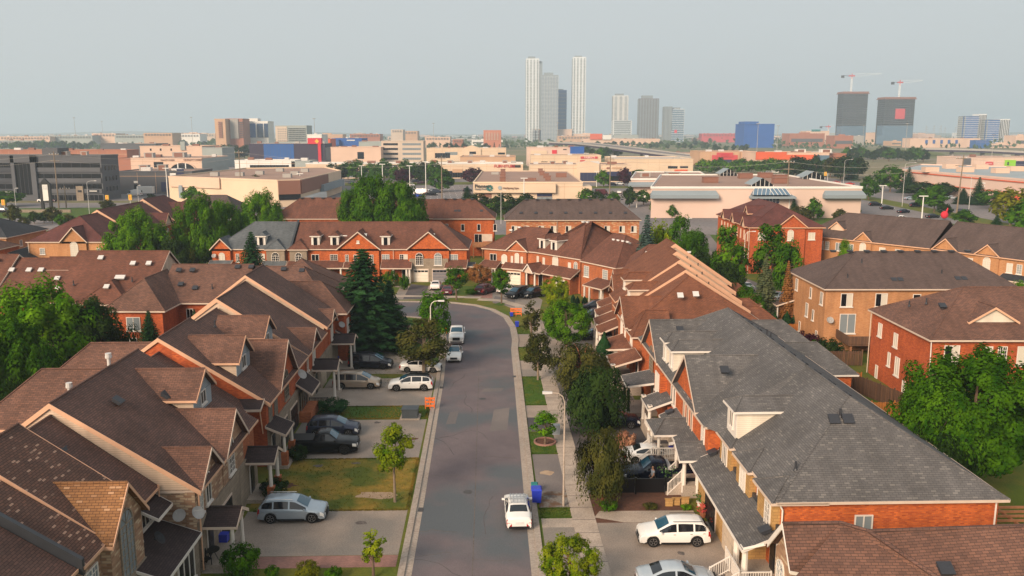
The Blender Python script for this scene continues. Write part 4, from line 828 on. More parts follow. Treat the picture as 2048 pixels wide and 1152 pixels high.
h=angrow('continuation of the brown roofed tan row running out of the right edge','x' if False else (75.2,150.8),(97,113),6.5,13,11.0,'o','o','roof_umber','brick_tan',gab=((2.6,2.2,8.6),(10.2,2.0,8.4)),wins=((7,1.3,'blind'),(14,1.0,'blind'),(15.6,.9,'glass_pale'),(18.6,.9,'glass_pale'),(20.2,.9,'glass_pale'),(24,1.2,'blind'),(28,1.2,'blind')))
h.shed([(13,0,3.9),(24,0,3.9),(24,-1.8,3.1),(13,-1.8,3.1)],'roof_charcoal'); h.walls([(13.2,23.8,-1.5,0,0,3.1)],'siding_cream','garage_wall')
h=HW('house','brown roofed gable behind the long tan row by the red balloon','house',72,172); h.walls([(66,76,172,182,0,6)],'brick_tan'); h.roof((66,177),(76,177),5,6,9.8,4,4,.4,'roof_umber','brick_tan','trim')
h=HW('house','big tan brick house with brown hip roof and raised wooden deck','house',50,110)
h.walls([(39.0,62.6,103.7,117.2,0,7.95)],'brick_tan'); h.roof((39.0,110.4),(62.6,110.4),6.75,7.9,11.6,6.0,4.5,.4,'roof_umber','brick_tan','trim')
h.wins([(41.6,103.68,5.6),(45.9,103.68,5.6)],0,w=1.5,h=1.7,kind='slider',gl='mix'); h.wins([(50.3,103.68,5.6),(54.3,103.68,5.6)],0,w=1.0,h=1.6,kind='plain'); h.win((41.9,103.68,2.2),0,2.0,2.5,'slider','glass_pale'); h.win((46.2,103.68,3.2),0,1.0,1.2,'plain')
h.wins([(38.98,105.0,5.6),(38.98,114.5,5.7)],-90,w=.9,h=1.6,kind='slider'); h.wins([(38.98,110.0,3.0)],-90,w=.9,h=1.8,kind='slider'); h.wins([(38.98,107.6,3.0),(38.98,112.4,0.4),(38.98,108.9,5.7),(38.98,106,.6)],-90,w=.6,h=1.4,kind='plain')
h.walls([(40.6,49.5,99.6,103.7,1.6,1.8)],'fence_brown','deck'); h.walls([(40.6,49.5,99.55,99.68,1.8,2.75),(40.55,40.68,99.6,103.7,1.8,2.75)],'fence_brown','deck_rail'); h.vents([(42+2.2*k,110.2,11.6) for k in range(9)],(0,0)); h.vents([(42.2,105.4,9.0),(54.4,106.2,9.4),(45,108.2,10.5)],kind='stack')
h.vents([(47.9,105.1,8.7),(48.7,105.1,8.7),(56,105.3,8.8),(56.8,105.3,8.8)],(.5,0)); h.dish((39.6,103.6,3.9),0,'vent_metal',.45); h.shed([(36.6,115.2,3.4),(39,115.2,4.2),(39,117.8,4.2),(36.6,117.8,3.4)],'roof_umber'); h.posts([(36.9,115.6),(36.9,117.4)],0,3.3,.12)
for x in (41,44.5,48.5): h.walls([(x-.1,x+.1,99.8,100,0,1.6)],'wood_deck','deck_post')
h=HW('house','red brick house with brown hip roof and cream vent gable, right edge','house',50,86)
h.walls([(40.6,60,79.9,93.6,0,7.35)],'brick_red'); h.roof((40.6,86.7),(60,86.7),6.85,7.3,11.2,6.2,'o',.4,'roof_brown_pink','brick_red','trim')
h.wins([(42.6,79.88,4.9)],0,w=1.5,h=1.8,kind='slider',gl='mix'); h.wins([(46.1,79.88,4.7),(49.4,79.88,4.7)],0,w=.9,h=1.9,kind='plain',gl='blind'); h.wins([(47.5,79.88,4.7),(50.9,79.88,4.7)],0,w=.9,h=1.9,kind='grid')
h.wins([(40.58,91.3,4.8),(40.58,87.4,4.6)],-90,w=.9,h=1.5,kind='slider',gl='blind'); h.wins([(40.58,86.6,1.7)],-90,w=1.0,h=2.0,kind='slider',gl='blind'); h.wins([(40.58,88.6,2.2),(40.58,91.4,-.0),(40.58,84.8,-.0+.2)],-90,w=.6,h=1.5,kind='plain',gl='blind')
h.roof((47.4,81.8),(47.4,86),2.2,8.6,10.1,'g','o',.3,'roof_brown_pink','siding_white','trim_orange',gov=.3,name='vent_gable'); h.shed([(40.6,79.9,3.9),(45,79.9,3.9),(45,77.6,3.0),(40.6,77.6,3.0)],'roof_brown_pink'); h.pipe([(40.4,79.6,7.2),(40.5,79.6,4.0)],'trim_white'); h.pipe([(40.5,93.7,7.2),(40.5,93.7,0)],'trim'); h.vents([(43.4,84,9.7)],(.5,0)); h.vents([(42.2,88.5,8.9),(43.4,87.3,9.4)],kind='stack')
# left background
h=HW('townhouse','maroon roofed row whose tan gable end has a two storey arched window','townhouse',-84,165)
h.walls([(-91.8,-77.2,160.4,173,0,6.55)],'brick_tan'); h.walls([(-91.9,-77.1,160.3,160.42,0,6.5)],'brick_tan','wall'); h.roof((-84.5,160.4),(-84.5,173),7.3,6.5,10.8,5.5,'g',.4,'roof_maroon','brick_tan','trim',gbh=.4)
fgable(h,-83.0,159.9,2.3,6.5,9.3,'roof_maroon','brick_tan',8); h.win((-83,159.88,1.2),0,1.5,4.6,'bigarch','blind'); h.wins([(-89.3,160.28,4.1),(-78.5,160.28,4.1)],0,w=1.0,h=1.2,kind='grid',gl='glass_pale'); h.pipe([(-91.8,160.1,6.4),(-91.8,160.1,0)],'trim_white'); h.pipe([(-77.3,160.1,6.4),(-77.3,160.1,0)],'trim')
h.walls([(-91.5,-77.3,173.1,194.5,0,6.8)],'brick_red'); h.roof((-84.5,173.2),(-84.5,194.5),7.1,6.7,11.4,'g','o',.4,'roof_maroon','siding_cream','trim_orange',gbh=.4,gov=.1); h.roof((-77.1,190),(-84,190),2,6.7,9.2,'g','o',.3,'roof_maroon','siding_cream','trim_orange',name='cross_gable')
h.wins([(-77.28,178+3*k,4) for k in range(5)],90,w=.9,h=1.7,kind='slider'); h.shed([(-77.3,182,3.8),(-77.3,188,3.8),(-75,188,3),(-75,182,3)],'roof_maroon'); h.posts([(-75.3,182.4),(-75.3,187.6)],0,3,.18)
h=HW('townhouse','maroon roofed block behind the yellow green maple','townhouse',-84,205); h.walls([(-91.5,-73,195,212,0,6.8)],'brick_red'); h.roof((-84.5,195.1),(-84.5,212),7.1,6.7,11.9,'g',5,.4,'roof_maroon','siding_cream','trim_orange',gbh=.4,gov=.1); h.roof((-73,204),(-84,204),6,6.7,10.5,3.5,'o',.4,'roof_maroon','brick_red','trim_orange',name='cross_roof')
h=HW('townhouse','dark brown hip roof near the cream plaza wall, left background','townhouse',-80,226); h.walls([(-92,-71,219,235,0,6)],'brick_red'); h.roof((-92,227),(-71,227),8,6,10.5,8,5,.4,'roof_umber','brick_red','trim'); h.roof((-84,219.2),(-84,227),3,6,8.6,'g','o',.3,'roof_umber','brick_red','trim',name='cross_gable'); h.wins([(-75,218.98,3.6),(-73,218.98,3.6)],0,w=1,h=1.6,kind='slider',gl='glass_pale')
h=HW('house','charcoal roofed orange brick house at the left edge','house',-110,180); h.walls([(-125,-102.4,171,186,0,6)],'brick_tan'); h.roof((-125,178.5),(-102.4,178.5),7.5,6,9.4,5,6.5,.4,'roof_charcoal','brick_tan','trim'); h.win((-102.38,176,3.6),90,1,1.3,'plain','glass_pale'); h.win((-106,170.98,3.7),0,1,1.2,'plain')
h=HW('house','house with pale bay window under an orange brown roof, left edge','house',-98,160); h.walls([(-112,-93.6,152,160,0,6)],'brick_red'); h.roof((-112,155.5),(-93.6,155.5),4,6,8,3,3.5,.4,'roof_brown_pink','brick_red','trim'); h.win((-96.5,151.98,2.6),0,1.7,3,'tri','glass_pale'); h.shed([(-93.4,156,5),(-93.4,166,5.4),(-89,166,3),(-89,156,2.8)],'roof_charcoal')
# rear row at left
h=HW('townhouse','wide brown roof with white skylight vents behind the left trees','townhouse',-58,112)
h.walls([(-92,-67,106.6,121,0,5.65)],'brick_rust'); h.roof((-92,114),(-67,114),7.4,5.6,10.7,'o','g',.4,'roof_red','siding_cream','trim'); h.walls([(-67,-51.0,106.6,121,0,5.65)],'brick_rust'); h.roof((-67,114),(-51.0,114),7.4,5.6,10.2,'o','o',.4,'roof_red','siding_cream','trim')
h.vents([(-78+3.0*k,112.6,10.1) for k in range(4)],(0,0)); h.vents([(-66.5,111.6,8.9),(-64.2,111.6,8.9),(-62.6,111.6,8.9),(-59.8,110.2,8.0),(-59,108.8,7.0)],(.6,0),'vent_metal'); h.roof((-62.5,113.8),(-59.0,113.8),1.7,8.9,10.4,'o','g',.3,'roof_red','siding_cream','trim',name='vent_gable')
h=HW('townhouse','higher brown roof with pale vents and a small hip over red brick, left middle','townhouse',-54,112)
h.walls([(-60,-46.6,106.2,121,0,5.65)],'brick_red'); h.roof((-58.6,114),(-46.6,114),7.6,5.6,11.2,'o','g',.4,'roof_red','siding_cream','trim'); h.roof((-51.7,105.3),(-51.7,112),3.0,5.6,8.2,2.6,'o',.35,'roof_red','brick_red','trim',name='hip_wing'); h.walls([(-54.7,-48.7,105.3,107,0,5.6)],'brick_red','front_bay'); h.win((-49.6,105.28,3.2),0,1.0,1.6,'slider'); h.win((-54.2,105.28,3.2),0,.9,1.6,'slider')
h.vents([(-55.0,112.6,10.4),(-50.3,111.6,9.8),(-48.2,111.6,9.8),(-51.4,109.3,8.3),(-50.8,109.3,8.3),(-51.8,106.9,7.5)],(.6,0),'vent_metal'); h.vents([(-56.8,108.4,7.6),(-49.4,108.9,8.0)],kind='stack')
h=HW('townhouse','pinkish brown hipped wings over red brick walls with white windows, left middle','townhouse',-42,110)
h.walls([(-49.6,-42.6,101.3,112,0,5.65)],'brick_red'); h.roof((-46.0,101.3),(-46.0,112),3.5,5.6,9.0,3.4,'o',.4,'roof_brown_pink','brick_red','trim',name='hip_wing')
h.walls([(-46,-30,106.4,118.5,0,5.65)],'brick_red'); h.roof((-45.4,112.4),(-34.5,112.4),6.1,5.6,9.6,'o','o',.4,'roof_brown_pink','brick_red','trim'); h.roof((-34.4,112.6),(-24,112.6),6.1,5.6,9.3,'o',4,.4,'roof_brown_pink','brick_red','trim'); h.walls([(-30,-24.5,107,118,0,5.6)],'brick_red')
h.win((-46.2,101.28,3.1),0,1.7,1.7,'slider','glass_pale'); h.win((-46.8,101.28,.3),0,1.8,1.9,'slider','glass'); h.win((-41.2,106.38,3.1),0,.9,1.7,'slider'); h.win((-37.9,106.38,3.4),0,1.6,1.5,'slider'); h.vents([(-44.0,110.9,9.0),(-42.2,110.9,9.0),(-43,108.7,7.5),(-41,108.2,7.1),(-36.5,111.8,9.3),(-34.7,111.8,9.3),(-33.4,111.8,9.1),(-30.4,111.8,9.0),(-28,111.8,8.8)],(.55,0)); h.vents([(-38.8,108.2,7.2),(-33,109.2,7.6)],kind='stack'); h.vents([(-46.3,103.9,7.4)],(.5,0),'vent_metal')
h=HW('house','small peaked brown roof just behind the last left townhouse','house',-31,122); h.walls([(-38,-25.5,121,132,0,4)],'brick_red'); h.roof((-31.7,121),(-31.7,132),6.2,4,8.2,5.6,5,.4,'roof_brown_pink','brick_red','trim')
# fences and sheds at the right
def fence(label,pts,h_,mat,group='wooden back yard fences'):
    c=pts[0]; e=empty('fence',label,'fence',(c[0],c[1],0),0,group); mb=MB(); pb=MB()
    for a,b in zip(pts,pts[1:]):
        a=Vector(a)-Vector(c);b=Vector(b)-Vector(c); d=(b-a); L=d.length; d/=L; n=Vector((-d.y,d.x))*.03; k=0
        while k*.2<L-.15:
            p=a+d*(k*.2+.02); q=a+d*(k*.2+.17); hh=h_-.02*(k%3)
            mb.hexa([(p.x-n.x,p.y-n.y,.05),(q.x-n.x,q.y-n.y,.05),(q.x+n.x,q.y+n.y,.05),(p.x+n.x,p.y+n.y,.05),(p.x-n.x,p.y-n.y,hh),(q.x-n.x,q.y-n.y,hh),(q.x+n.x,q.y+n.y,hh),(p.x+n.x,p.y+n.y,hh)]); k+=1
        m=int(L//2.4)+1
        for i in range(m+1): p=a.lerp(b,i/m); q=MB(); q.box(p.x-.06,p.x+.06,p.y-.06,p.y+.06,0,h_+.15); q.build('post',[mat],e)
        for z in (.4,h_-.25): mb.board((a.x,a.y,z),(b.x,b.y,z),(-d.y,d.x),.1,.09)
    mb.build('boards',[mat],e); return e
fence('weathered brown fence running along the red brick house wall',[F2W(35,85.5),F2W(38.6,85.5),F2W(41.4,76.2)],1.9,'fence_brown')
fence('dark fence panel below the raised deck',[(34.5,96.5),(41,96.5)],1.8,'fence_brown')
fence('orange brown fence rising behind the second rear wing',[F2W(36,95),F2W(39.6,86)],1.8,'fence_orange'); fence('bright orange wood fence beside the big green tree',[F2W(36.2,76),F2W(40.6,76)],1.9,'fence_orange')
fence('grey wood fence at the lower right corner',[F2W(31.2,45.2),F2W(44,45.2)],1.6,'fence_brown'); fence('low reddish fence behind the last stepped roofs',[(33,113),(39,113)],1.3,'fence_orange')
e=empty('pergola','open wooden pergola beside the grey roofed house','pergola',(*F2W(33.8,49.5),0),TH); mb=MB()
for k in range(12):
    mb=MB(); (mb.box(-2.6,3.0,-2.6+.65*k,-2.5+.65*k,2.3,2.45) if k<9 else mb.box(-2.5+2.6*(k-9),-2.38+2.6*(k-9),-2.8,3,2.15,2.3)); mb.build('beam',['wood_deck'],e)
for x in (-2.4,2.8):
    for y in (-2.6,2.7): p=MB(); p.box(x-.08,x+.08,y-.08,y+.08,0,2.2); p.build('post',['wood_deck'],e)
# ---------------------------------------------------------------- vehicles
def paint(name,c,metal=.0,rough=.25):
    if name not in MATS:
        m,t,b=nm(name); b.inputs['Base Color'].default_value=lin(c); b.inputs['Metallic'].default_value=metal; b.inputs['Roughness'].default_value=rough
        b.inputs['Coat Weight'].default_value=.12 if sum(c[:3])<.5 else .4; b.inputs['Coat Roughness'].default_value=.06; b.inputs['Specular IOR Level'].default_value=.3 if sum(c[:3])<.5 else .5
    return name
for n_,c_,me_ in (('paint_white',(.72,.70,.68),0),('paint_silver',(.36,.42,.48),.45),('paint_black',(.003,.0035,.006),0),('paint_navy',(.004,.007,.022),.2),('paint_gold',(.40,.31,.235),.4),('paint_grey',(.035,.042,.07),.3),('paint_charcoal',(.012,.013,.022),.2),('paint_blue',(.02,.05,.35),.1),('paint_red',(.45,.03,.02),0),('paint_palegrey',(.42,.47,.52),.3),('paint_darkred',(.10,.02,.03),.2)): paint(n_,c_,me_)
plain('tyre',(.006,.006,.007),.8,0); plain('rim',(.42,.42,.43),.3,0,metal=.8); plain('rim_black',(.03,.03,.032),.35,0); plain('plastic_black',(.006,.006,.008),.6,0); plain('lamp_red',(.35,.01,.01),.25,0); plain('lamp_clear',(.65,.66,.66),.15,0); plain('plate',(.6,.6,.6),.5,0); plain('chrome',(.5,.5,.5),.2,0,metal=1)
SPEC={ # L,W,H, top line [(x frac,z)], belt line, side windows [(x0,x1)], windshield range, rear window range, wheel radius
'sedan':(4.75,1.84,1.44,[(-.5,.60),(-.492,.88),(-.46,1.0),(-.36,1.07),(-.33,1.10),(-.20,1.36),(-.12,1.43),(0,1.44),(.06,1.40),(.22,1.02),(.25,.97),(.38,.88),(.46,.76),(.49,.62),(.5,.45)],[(-.5,.86),(-.3,.95),(.2,.89),(.5,.70)],[(-.29,-.05),(-.025,.205)],(.075,.215),(-.325,-.205),.33),
'suv':(4.70,1.90,1.68,[(-.5,.62),(-.496,.98),(-.480,1.14),(-.415,1.49),(-.375,1.60),(-.26,1.655),(-.10,1.68),(.01,1.66),(.07,1.59),(.255,1.12),(.285,1.06),(.40,.97),(.465,.86),(.490,.72),(.5,.5)],[(-.5,1.08),(-.3,1.04),(.2,.98),(.5,.82)],[(-.43,-.275),(-.25,-.04),(-.015,.225)],(.085,.245),(-.474,-.415),.37),
'minivan':(5.05,1.96,1.76,[(-.5,.62),(-.496,.95),(-.485,1.1),(-.455,1.62),(-.43,1.70),(-.2,1.76),(0,1.75),(.10,1.66),(.30,1.10),(.33,1.04),(.43,.92),(.48,.78),(.495,.62),(.5,.45)],[(-.5,1.0),(-.3,.98),(.2,.94),(.5,.74)],[(-.445,-.235),(-.215,.0),(.02,.255)],(.12,.29),(-.486,-.455),.35),
'pickup':(5.85,2.02,1.93,[(-.5,.8),(-.496,1.2),(-.3,1.25),(-.137,1.25),(-.125,1.28),(-.105,1.78),(-.07,1.89),(.05,1.93),(.09,1.87),(.205,1.32),(.23,1.24),(.36,1.2),(.455,1.13),(.49,1.02),(.5,.6)],[(-.5,1.18),(-.12,1.2),(.2,1.17),(.5,1.0)],[(-.10,.02),(.04,.195)],(.10,.20),(-.122,-.105),.42),
'van':(6.0,2.05,2.6,[(-.5,.8),(-.497,1.3),(-.495,2.4),(-.48,2.58),(0,2.6),(.22,2.55),(.30,2.3),(.38,1.55),(.41,1.35),(.47,1.1),(.495,.85),(.5,.6)],[(-.5,1.3),(.2,1.28),(.5,.95)],[(.24,.37)],(.295,.375),(-.4965,-.495),.37)}
_cm={}
def interp(P,f):
    for (a,za),(b,zb) in zip(P,P[1:]):
        if f<=b: t=(f-a)/(b-a) if b>a else 0; return za+(zb-za)*max(0,t)
    return P[-1][1]
def car_parts(kind,col,rimm='rim',roofcol=None):
    key=(kind,col,rimm,roofcol)
    if key in _cm: return _cm[key]
    L,W,Hr,top,belt,sw,ws,rw,wr=SPEC[kind]; hw=W/2; P=[]; wx=(-.305*L,.31*L); ar=wr+.06
    def ring(x):
        f=x/L; zt=interp(top,f); zb=min(interp(belt,f),zt-.03); e=max(0,abs(f)-.34)/.16; w=hw*(1-.10*e**2.2); k=max(0,min(1,(zt-zb)/(Hr-.95)))
        zs=.24+.07*e; 
        for cx in wx:
            d=abs(x-cx)
            if d<ar: zs=max(zs,wr+math.sqrt(max(0,ar*ar-d*d)))
        zs=min(zs,zb-.16); hc=w*(.90-.20*k); zm=max(zs+.03,zs+(zb-zs)*.42)
        h=[(w*.955,zs),(w*.995,zm),(w*.985,zb-.10),(w*.945,zb),(hc,zt-.045-.03*k),(hc*.86,zt-.008),(hc*.4,zt+.02)]
        return h
    st={-L/2,L/2}
    st|={round(f*L,3) for f,_ in top}|{round(w+ar*k,3) for w in wx for k in(-1,-.97,-.8,-.5,-.2,.2,.5,.8,.97,1)}
    st|={round(-L/2+i*.22,3) for i in range(int(L/.22)+1)}; st=sorted(x for x in st if abs(x)<=L/2)
    mb=MB(); R_=[]
    for x in st:
        h=ring(x); R_.append([(x,-y,z) for y,z in h]+[(x,y,z) for y,z in h[::-1]])
    n=14
    for r in R_: mb.v+=r
    for i in range(len(R_)-1):
        for k in range(n):
            j=(k+1)%n; mt=0
            if k==13: mt=1
            elif roofcol and 3<k<9 and R_[i][6][2]>Hr-.32 and R_[i+1][6][2]>Hr-.32: mt=2
            mb.f.append((i*n+k,i*n+j,(i+1)*n+j,(i+1)*n+k)); mb.m.append(mt)
    mb.f.append(tuple(range(n))); mb.m.append(0); mb.f.append(tuple((len(R_)-1)*n+k for k in range(n-1,-1,-1))); mb.m.append(0)
    mb.box(-L*.46,L*.46,-hw*.8,hw*.8,.22,.5,1)
    if kind=='pickup': mb.box(-.488*L,-.14*L,-hw*.82,hw*.82,1.24,1.30,1)
    if kind=='suv':
        for y in(-1,1): mb.box(-.2*L,.2*L,y*hw*.9,y*hw*1.0,.22,.34,1)
    P.append(('body',mb.mesh('body',[col,'plastic_black',roofcol or col],smooth=True,uv=False,sharp=34)))
    def patch(name,x0,x1,us,mat,off,fn,N=6):
        m=MB(); G_=[]
        for i in range(N+1):
            x=x0+(x1-x0)*i/N; G_.append([fn(x,u,0) for u in us])
        for i in range(N):
            for j in range(len(us)-1):
                a,b_,c,d=[Vector(q) for q in (G_[i][j],G_[i][j+1],G_[i+1][j+1],G_[i+1][j])]
                m.poly([a+off(a),b_+off(b_),c+off(c),d+off(d)])
        P.append((name,m.mesh(name,[mat],uv=False,smooth=True)))
    def across(x,u,_):     # u in -1..1 over the top
        h=ring(x); pts=[(-h[4][0],h[4][1]),(-h[5][0],h[5][1]),(-h[6][0],h[6][1]),(h[6][0],h[6][1]),(h[5][0],h[5][1]),(h[4][0],h[4][1])]
        ys=u*h[4][0]*.97; 
        for (a,za),(b,zb) in zip(pts,pts[1:]):
            if ys<=b: t=(ys-a)/(b-a); return (x,ys,za+(zb-za)*t)
        return (x,)+pts[-1]
    us=[-.9,-.5,0,.5,.9]
    patch('windshield',ws[0]*L,ws[1]*L,us,'glass_screen',lambda q:Vector((.008,0,.016)),across)
    patch('rear_window',rw[0]*L,rw[1]*L,[-.85,-.4,0,.4,.85],'glass_car',lambda q:Vector((-.014,0,.012)),across)
    for sd in(-1,1):
        def side(x,u,_,sd=sd): h=ring(x); a,b_=h[3],h[4]; return (x,sd*(a[0]+(b_[0]-a[0])*u),a[1]+(b_[1]-a[1])*u)
        for a,b_ in sw: patch('side_window',a*L,b_*L,[.08,.5,.90],'glass_car',lambda q,sd=sd:Vector((0,sd*.012,.004)),side)
        for nm_,f0,f1,mt,u0,u1 in(('headlight',.43,.487,'lamp_clear',-.30,-.05),('taillight',-.497,-.462,'lamp_red',-.34,-.02)):
            m=MB(); xs=[f0*L+(f1-f0)*L*i/3 for i in range(4)]; Gq=[]
            for x in xs: h=ring(x); zb=h[3][1]; Gq.append([(x,sd*(h[2][0]+.012),zb+u0),(x,sd*(h[2][0]+.014),zb+u1-.04),(x,sd*(h[3][0]*.98),zb+u1+.03)])
            xe=xs[-1 if f0>0 else 0]; h=ring(xe); sx=1 if f0>0 else -1; Gq_e=[(sx*(L/2+.012),sd*h[2][0]*.62,h[3][1]+u0),(sx*(L/2+.0),sd*h[2][0]*.62,h[3][1]+u1-.04),(sx*(L/2-.05),sd*h[2][0]*.60,h[3][1]+u1)]
            if f0>0: Gq.append(Gq_e)
            else: Gq.insert(0,Gq_e)
            for i in range(len(Gq)-1):
                for j in range(2): m.poly([Gq[i][j],Gq[i][j+1],Gq[i+1][j+1],Gq[i+1][j]])
            P.append((nm_,m.mesh(nm_,[mt],uv=False)))
        m=MB(); mx_=sw[-1][1]*L-.06; h=ring(mx_); m.hexa([(mx_-.10,sd*h[3][0],h[3][1]+.01),(mx_+.06,sd*h[3][0],h[3][1]+.01),(mx_+.04,sd*(h[3][0]+.22),h[3][1]+.03),(mx_-.08,sd*(h[3][0]+.22),h[3][1]+.03),(mx_-.10,sd*h[3][0],h[3][1]+.12),(mx_+.03,sd*h[3][0],h[3][1]+.12),(mx_+.01,sd*(h[3][0]+.22),h[3][1]+.16),(mx_-.08,sd*(h[3][0]+.22),h[3][1]+.16)]); P.append(('mirror',m.mesh('mirror',[col],uv=False)))
        m=MB(); 
        for a,b_ in sw:
            x=a*L+.14; h=ring(x); m.box(x-.08,x+.08,sd*h[2][0]*.99,sd*(h[2][0]+.03),h[2][1]-.02,h[2][1]+.01)
        P.append(('door_handles',m.mesh('door_handles',[col if col!='paint_white' else 'chrome'],uv=False)))
        if kind in('suv','minivan'):
            m=MB(); hh=ring(0); y=sd*hh[4][0]*.98; m.tube((-.38*L,y,Hr+.0),(.03*L,y,Hr+.0),.022,n=5); P.append(('roof_rail',m.mesh('rail',['chrome' if 'silver' in col else 'plastic_black'],uv=False)))
    m=MB(); z0=.42 if kind!='pickup' else .62; m.box(L/2-.06,L/2+.018,-hw*.46,hw*.46,z0,z0+.24 if kind!='pickup' else 1.0); P.append(('grille',m.mesh('grille',['plastic_black'],uv=False)))
    m=MB(); m.box(L/2-.12,L/2+.03,-hw*.75,hw*.75,.24,.34 if kind!='pickup' else .55); P.append(('front_bumper',m.mesh('bumper',['plastic_black' if kind!='pickup' else 'chrome'],uv=False)))
    m=MB(); m.box(-L/2-.03,-L/2+.12,-hw*.78,hw*.78,.26,.42 if kind!='pickup' else .6); P.append(('rear_bumper',m.mesh('bumper',['plastic_black' if kind!='pickup' else 'chrome'],uv=False)))
    m=MB(); m.box(-L/2-.035,-L/2+.01,-.26,.26,.60,.74); P.append(('licence_plate',m.mesh('plate',['plate'],uv=False)))
    W_=[]
    for x in wx:
        for y in (-1,1):
            t=MB(); yo=y*(hw-.02); yi=y*(hw-.25); t.tube((x,yi,wr),(x,yo,wr),wr,n=24)
            r=MB(); q=lambda a,rr,o=.012:(x+math.cos(a)*rr,yo+y*o,wr+math.sin(a)*rr); nn=20
            for k in range(5):
                a=2*math.pi*k/5+.3; pts=[q(a-.5,wr*.16),q(a-.12,wr*.66),q(a+.12,wr*.66),q(a+.5,wr*.16)]; r.poly(pts); r.poly(pts[::-1])
            for k in range(nn):
                a0=2*math.pi*k/nn;a1=2*math.pi*(k+1)/nn; pts=[q(a0,wr*.62),q(a0,wr*.70),q(a1,wr*.70),q(a1,wr*.62)]; r.poly(pts); r.poly(pts[::-1])
            W_.append((t.mesh('tyre',['tyre'],uv=False),r.mesh('rim',[rimm],uv=False)))
    _cm[key]=(P,W_); return _cm[key]
_small={}
def car(label,kind,col,x,y,rot,group='cars parked around the crescent',rimm='rim',cat='car',name='parked_car',z=.02,small=False,roofcol=None):
    e=empty(name,label,cat,(x,y,z),rot,group)
    P,Wh=car_parts(kind,col,rimm,roofcol)
    for n,m in P: link(n,m,e)
    if small:
        for t,r in Wh: link('wheel',t,e)
    else:
        for t,r in Wh:
            w=link('wheel',t,e); link('rim',r,w)
    return e
def carpx(label,kind,col,px,py,deg,**k):
    x,y=G(px,py); return car(label,kind,col,x,y,R(deg),**k)
# degrees: 0 = nose to the right of the picture, 90 = nose away
d0=1.66
carpx('silver blue SUV parked in the lowest left driveway','suv','paint_silver',588,1036,d0)
carpx('black pickup truck with covered bed beside the round hedge, left driveway','pickup','paint_black',650,902,d0,rimm='rim_black',cat='pickup',name='pickup_truck')
carpx('dark grey blue SUV parked behind the black pickup, left driveway','suv','paint_grey',668,868,d0)
carpx('gold beige minivan in the middle left driveway','minivan','paint_gold',715,774,d0-1,cat='minivan')
carpx('white crossover with black roof, nose towards the gold minivan','suv','paint_white',822,778,180+d0,roofcol='glass_car')
carpx('black minivan in the curved driveway beside the spruce lawn','minivan','paint_charcoal',742,735,d0-3,rimm='rim_black',cat='minivan')
carpx('white sedan with black roof under the street tree on the curved driveway','sedan','paint_white',842,742,d0-4,roofcol='glass_car')
e=carpx('white pickup truck parked on the road facing the camera','pickup','paint_white',914,680,-90+d0,cat='pickup',name='pickup_truck')
carpx('white sedan with dark roof parked on the road in front of the white pickup','sedan','paint_white',909,716,-90+d0,roofcol='glass_car')
sd_=carpx('white sedan with roof rack parked at the right kerb, rear to the camera','sedan','paint_white',1035,1034,90+d0+1)
mb=MB()
for y in (-.45,-.2,.05,.3,.5): mb.tube((-1.0,y,1.55),(.5,y,1.55),.03,n=5)
for x in (-.9,-.3,.4): mb.tube((x,-.62,1.53),(x,.62,1.53),.03,n=5); mb.tube((x,-.6,1.40),(x,-.6,1.54),.02,n=4); mb.tube((x,.6,1.40),(x,.6,1.54),.02,n=4)
mb.build('roof_rack',['rim'],sd_)
carpx('white SUV with roof bars in the lowest right driveway','suv','paint_white',1345,1082,180+d0-1)
carpx('pale grey sedan cut by the bottom edge of the picture','sedan','paint_palegrey',1352,1172,d0)
tk=carpx('black pickup with a silver bed toolbox beside the standing man','pickup','paint_navy',1312,962,180+d0,rimm='rim_black',cat='pickup',name='pickup_truck')
mb=MB(); mb.box(-1.05,-.5,-.95,.95,1.27,1.42); mb.build('toolbox',['vent_metal'],tk)
carpx('white sedan behind the black pickup with the toolbox','sedan','paint_white',1303,922,-3+d0)
carpx('dark blue SUV in the shade of the drooping trees, right driveways','suv','paint_navy',1228,852,d0)
carpx('black car half hidden behind the round green tree, lower of two driveways','sedan','paint_black',1190,678,180+d0)
carpx('black minivan beside the white porch stairs, behind the round tree','minivan','paint_black',1192,640,180+d0)
carpx('black SUV with silver roof line, highest of the right row driveways','suv','paint_charcoal',1190,622,180+d0)
carpx('white sedan in front of the grey garage door, far side of the crescent','sedan','paint_white',872,577,90)
carpx('dark maroon sedan beside the white one, rear to the road, far side of crescent','sedan','paint_darkred',895,587,91)
carpx('dark SUV on the pink pavers by the hedge, far side of the crescent','suv','paint_darkred',972,586,60)
carpx('white sedan behind the young tree, second of the bend cars','sedan','paint_white',1018,585,50)
carpx('black minivan with its bonnet towards the road at the bend','minivan','paint_black',1036,594,-128,cat='minivan')
carpx('black SUV on the pink pavers at the bend, rightmost of the group','suv','paint_black',1067,594,-140)
carpx('white van between the trees, left background street','minivan','paint_white',352,545,8)
gl2='cars in the estate side streets'
carpx('dark car under the trees beyond the stepped roofs','sedan','paint_black',1370,498,20,group=gl2); carpx('white car front peeping out behind the low tree, right middle','sedan','paint_white',1490,580,100,group=gl2); carpx('grey car in the yard by the pale spruce','sedan','paint_palegrey',1558,600,40,group=gl2)
carpx('red car in the shade behind the left maple','sedan','paint_red',395,520,10,group=gl2)
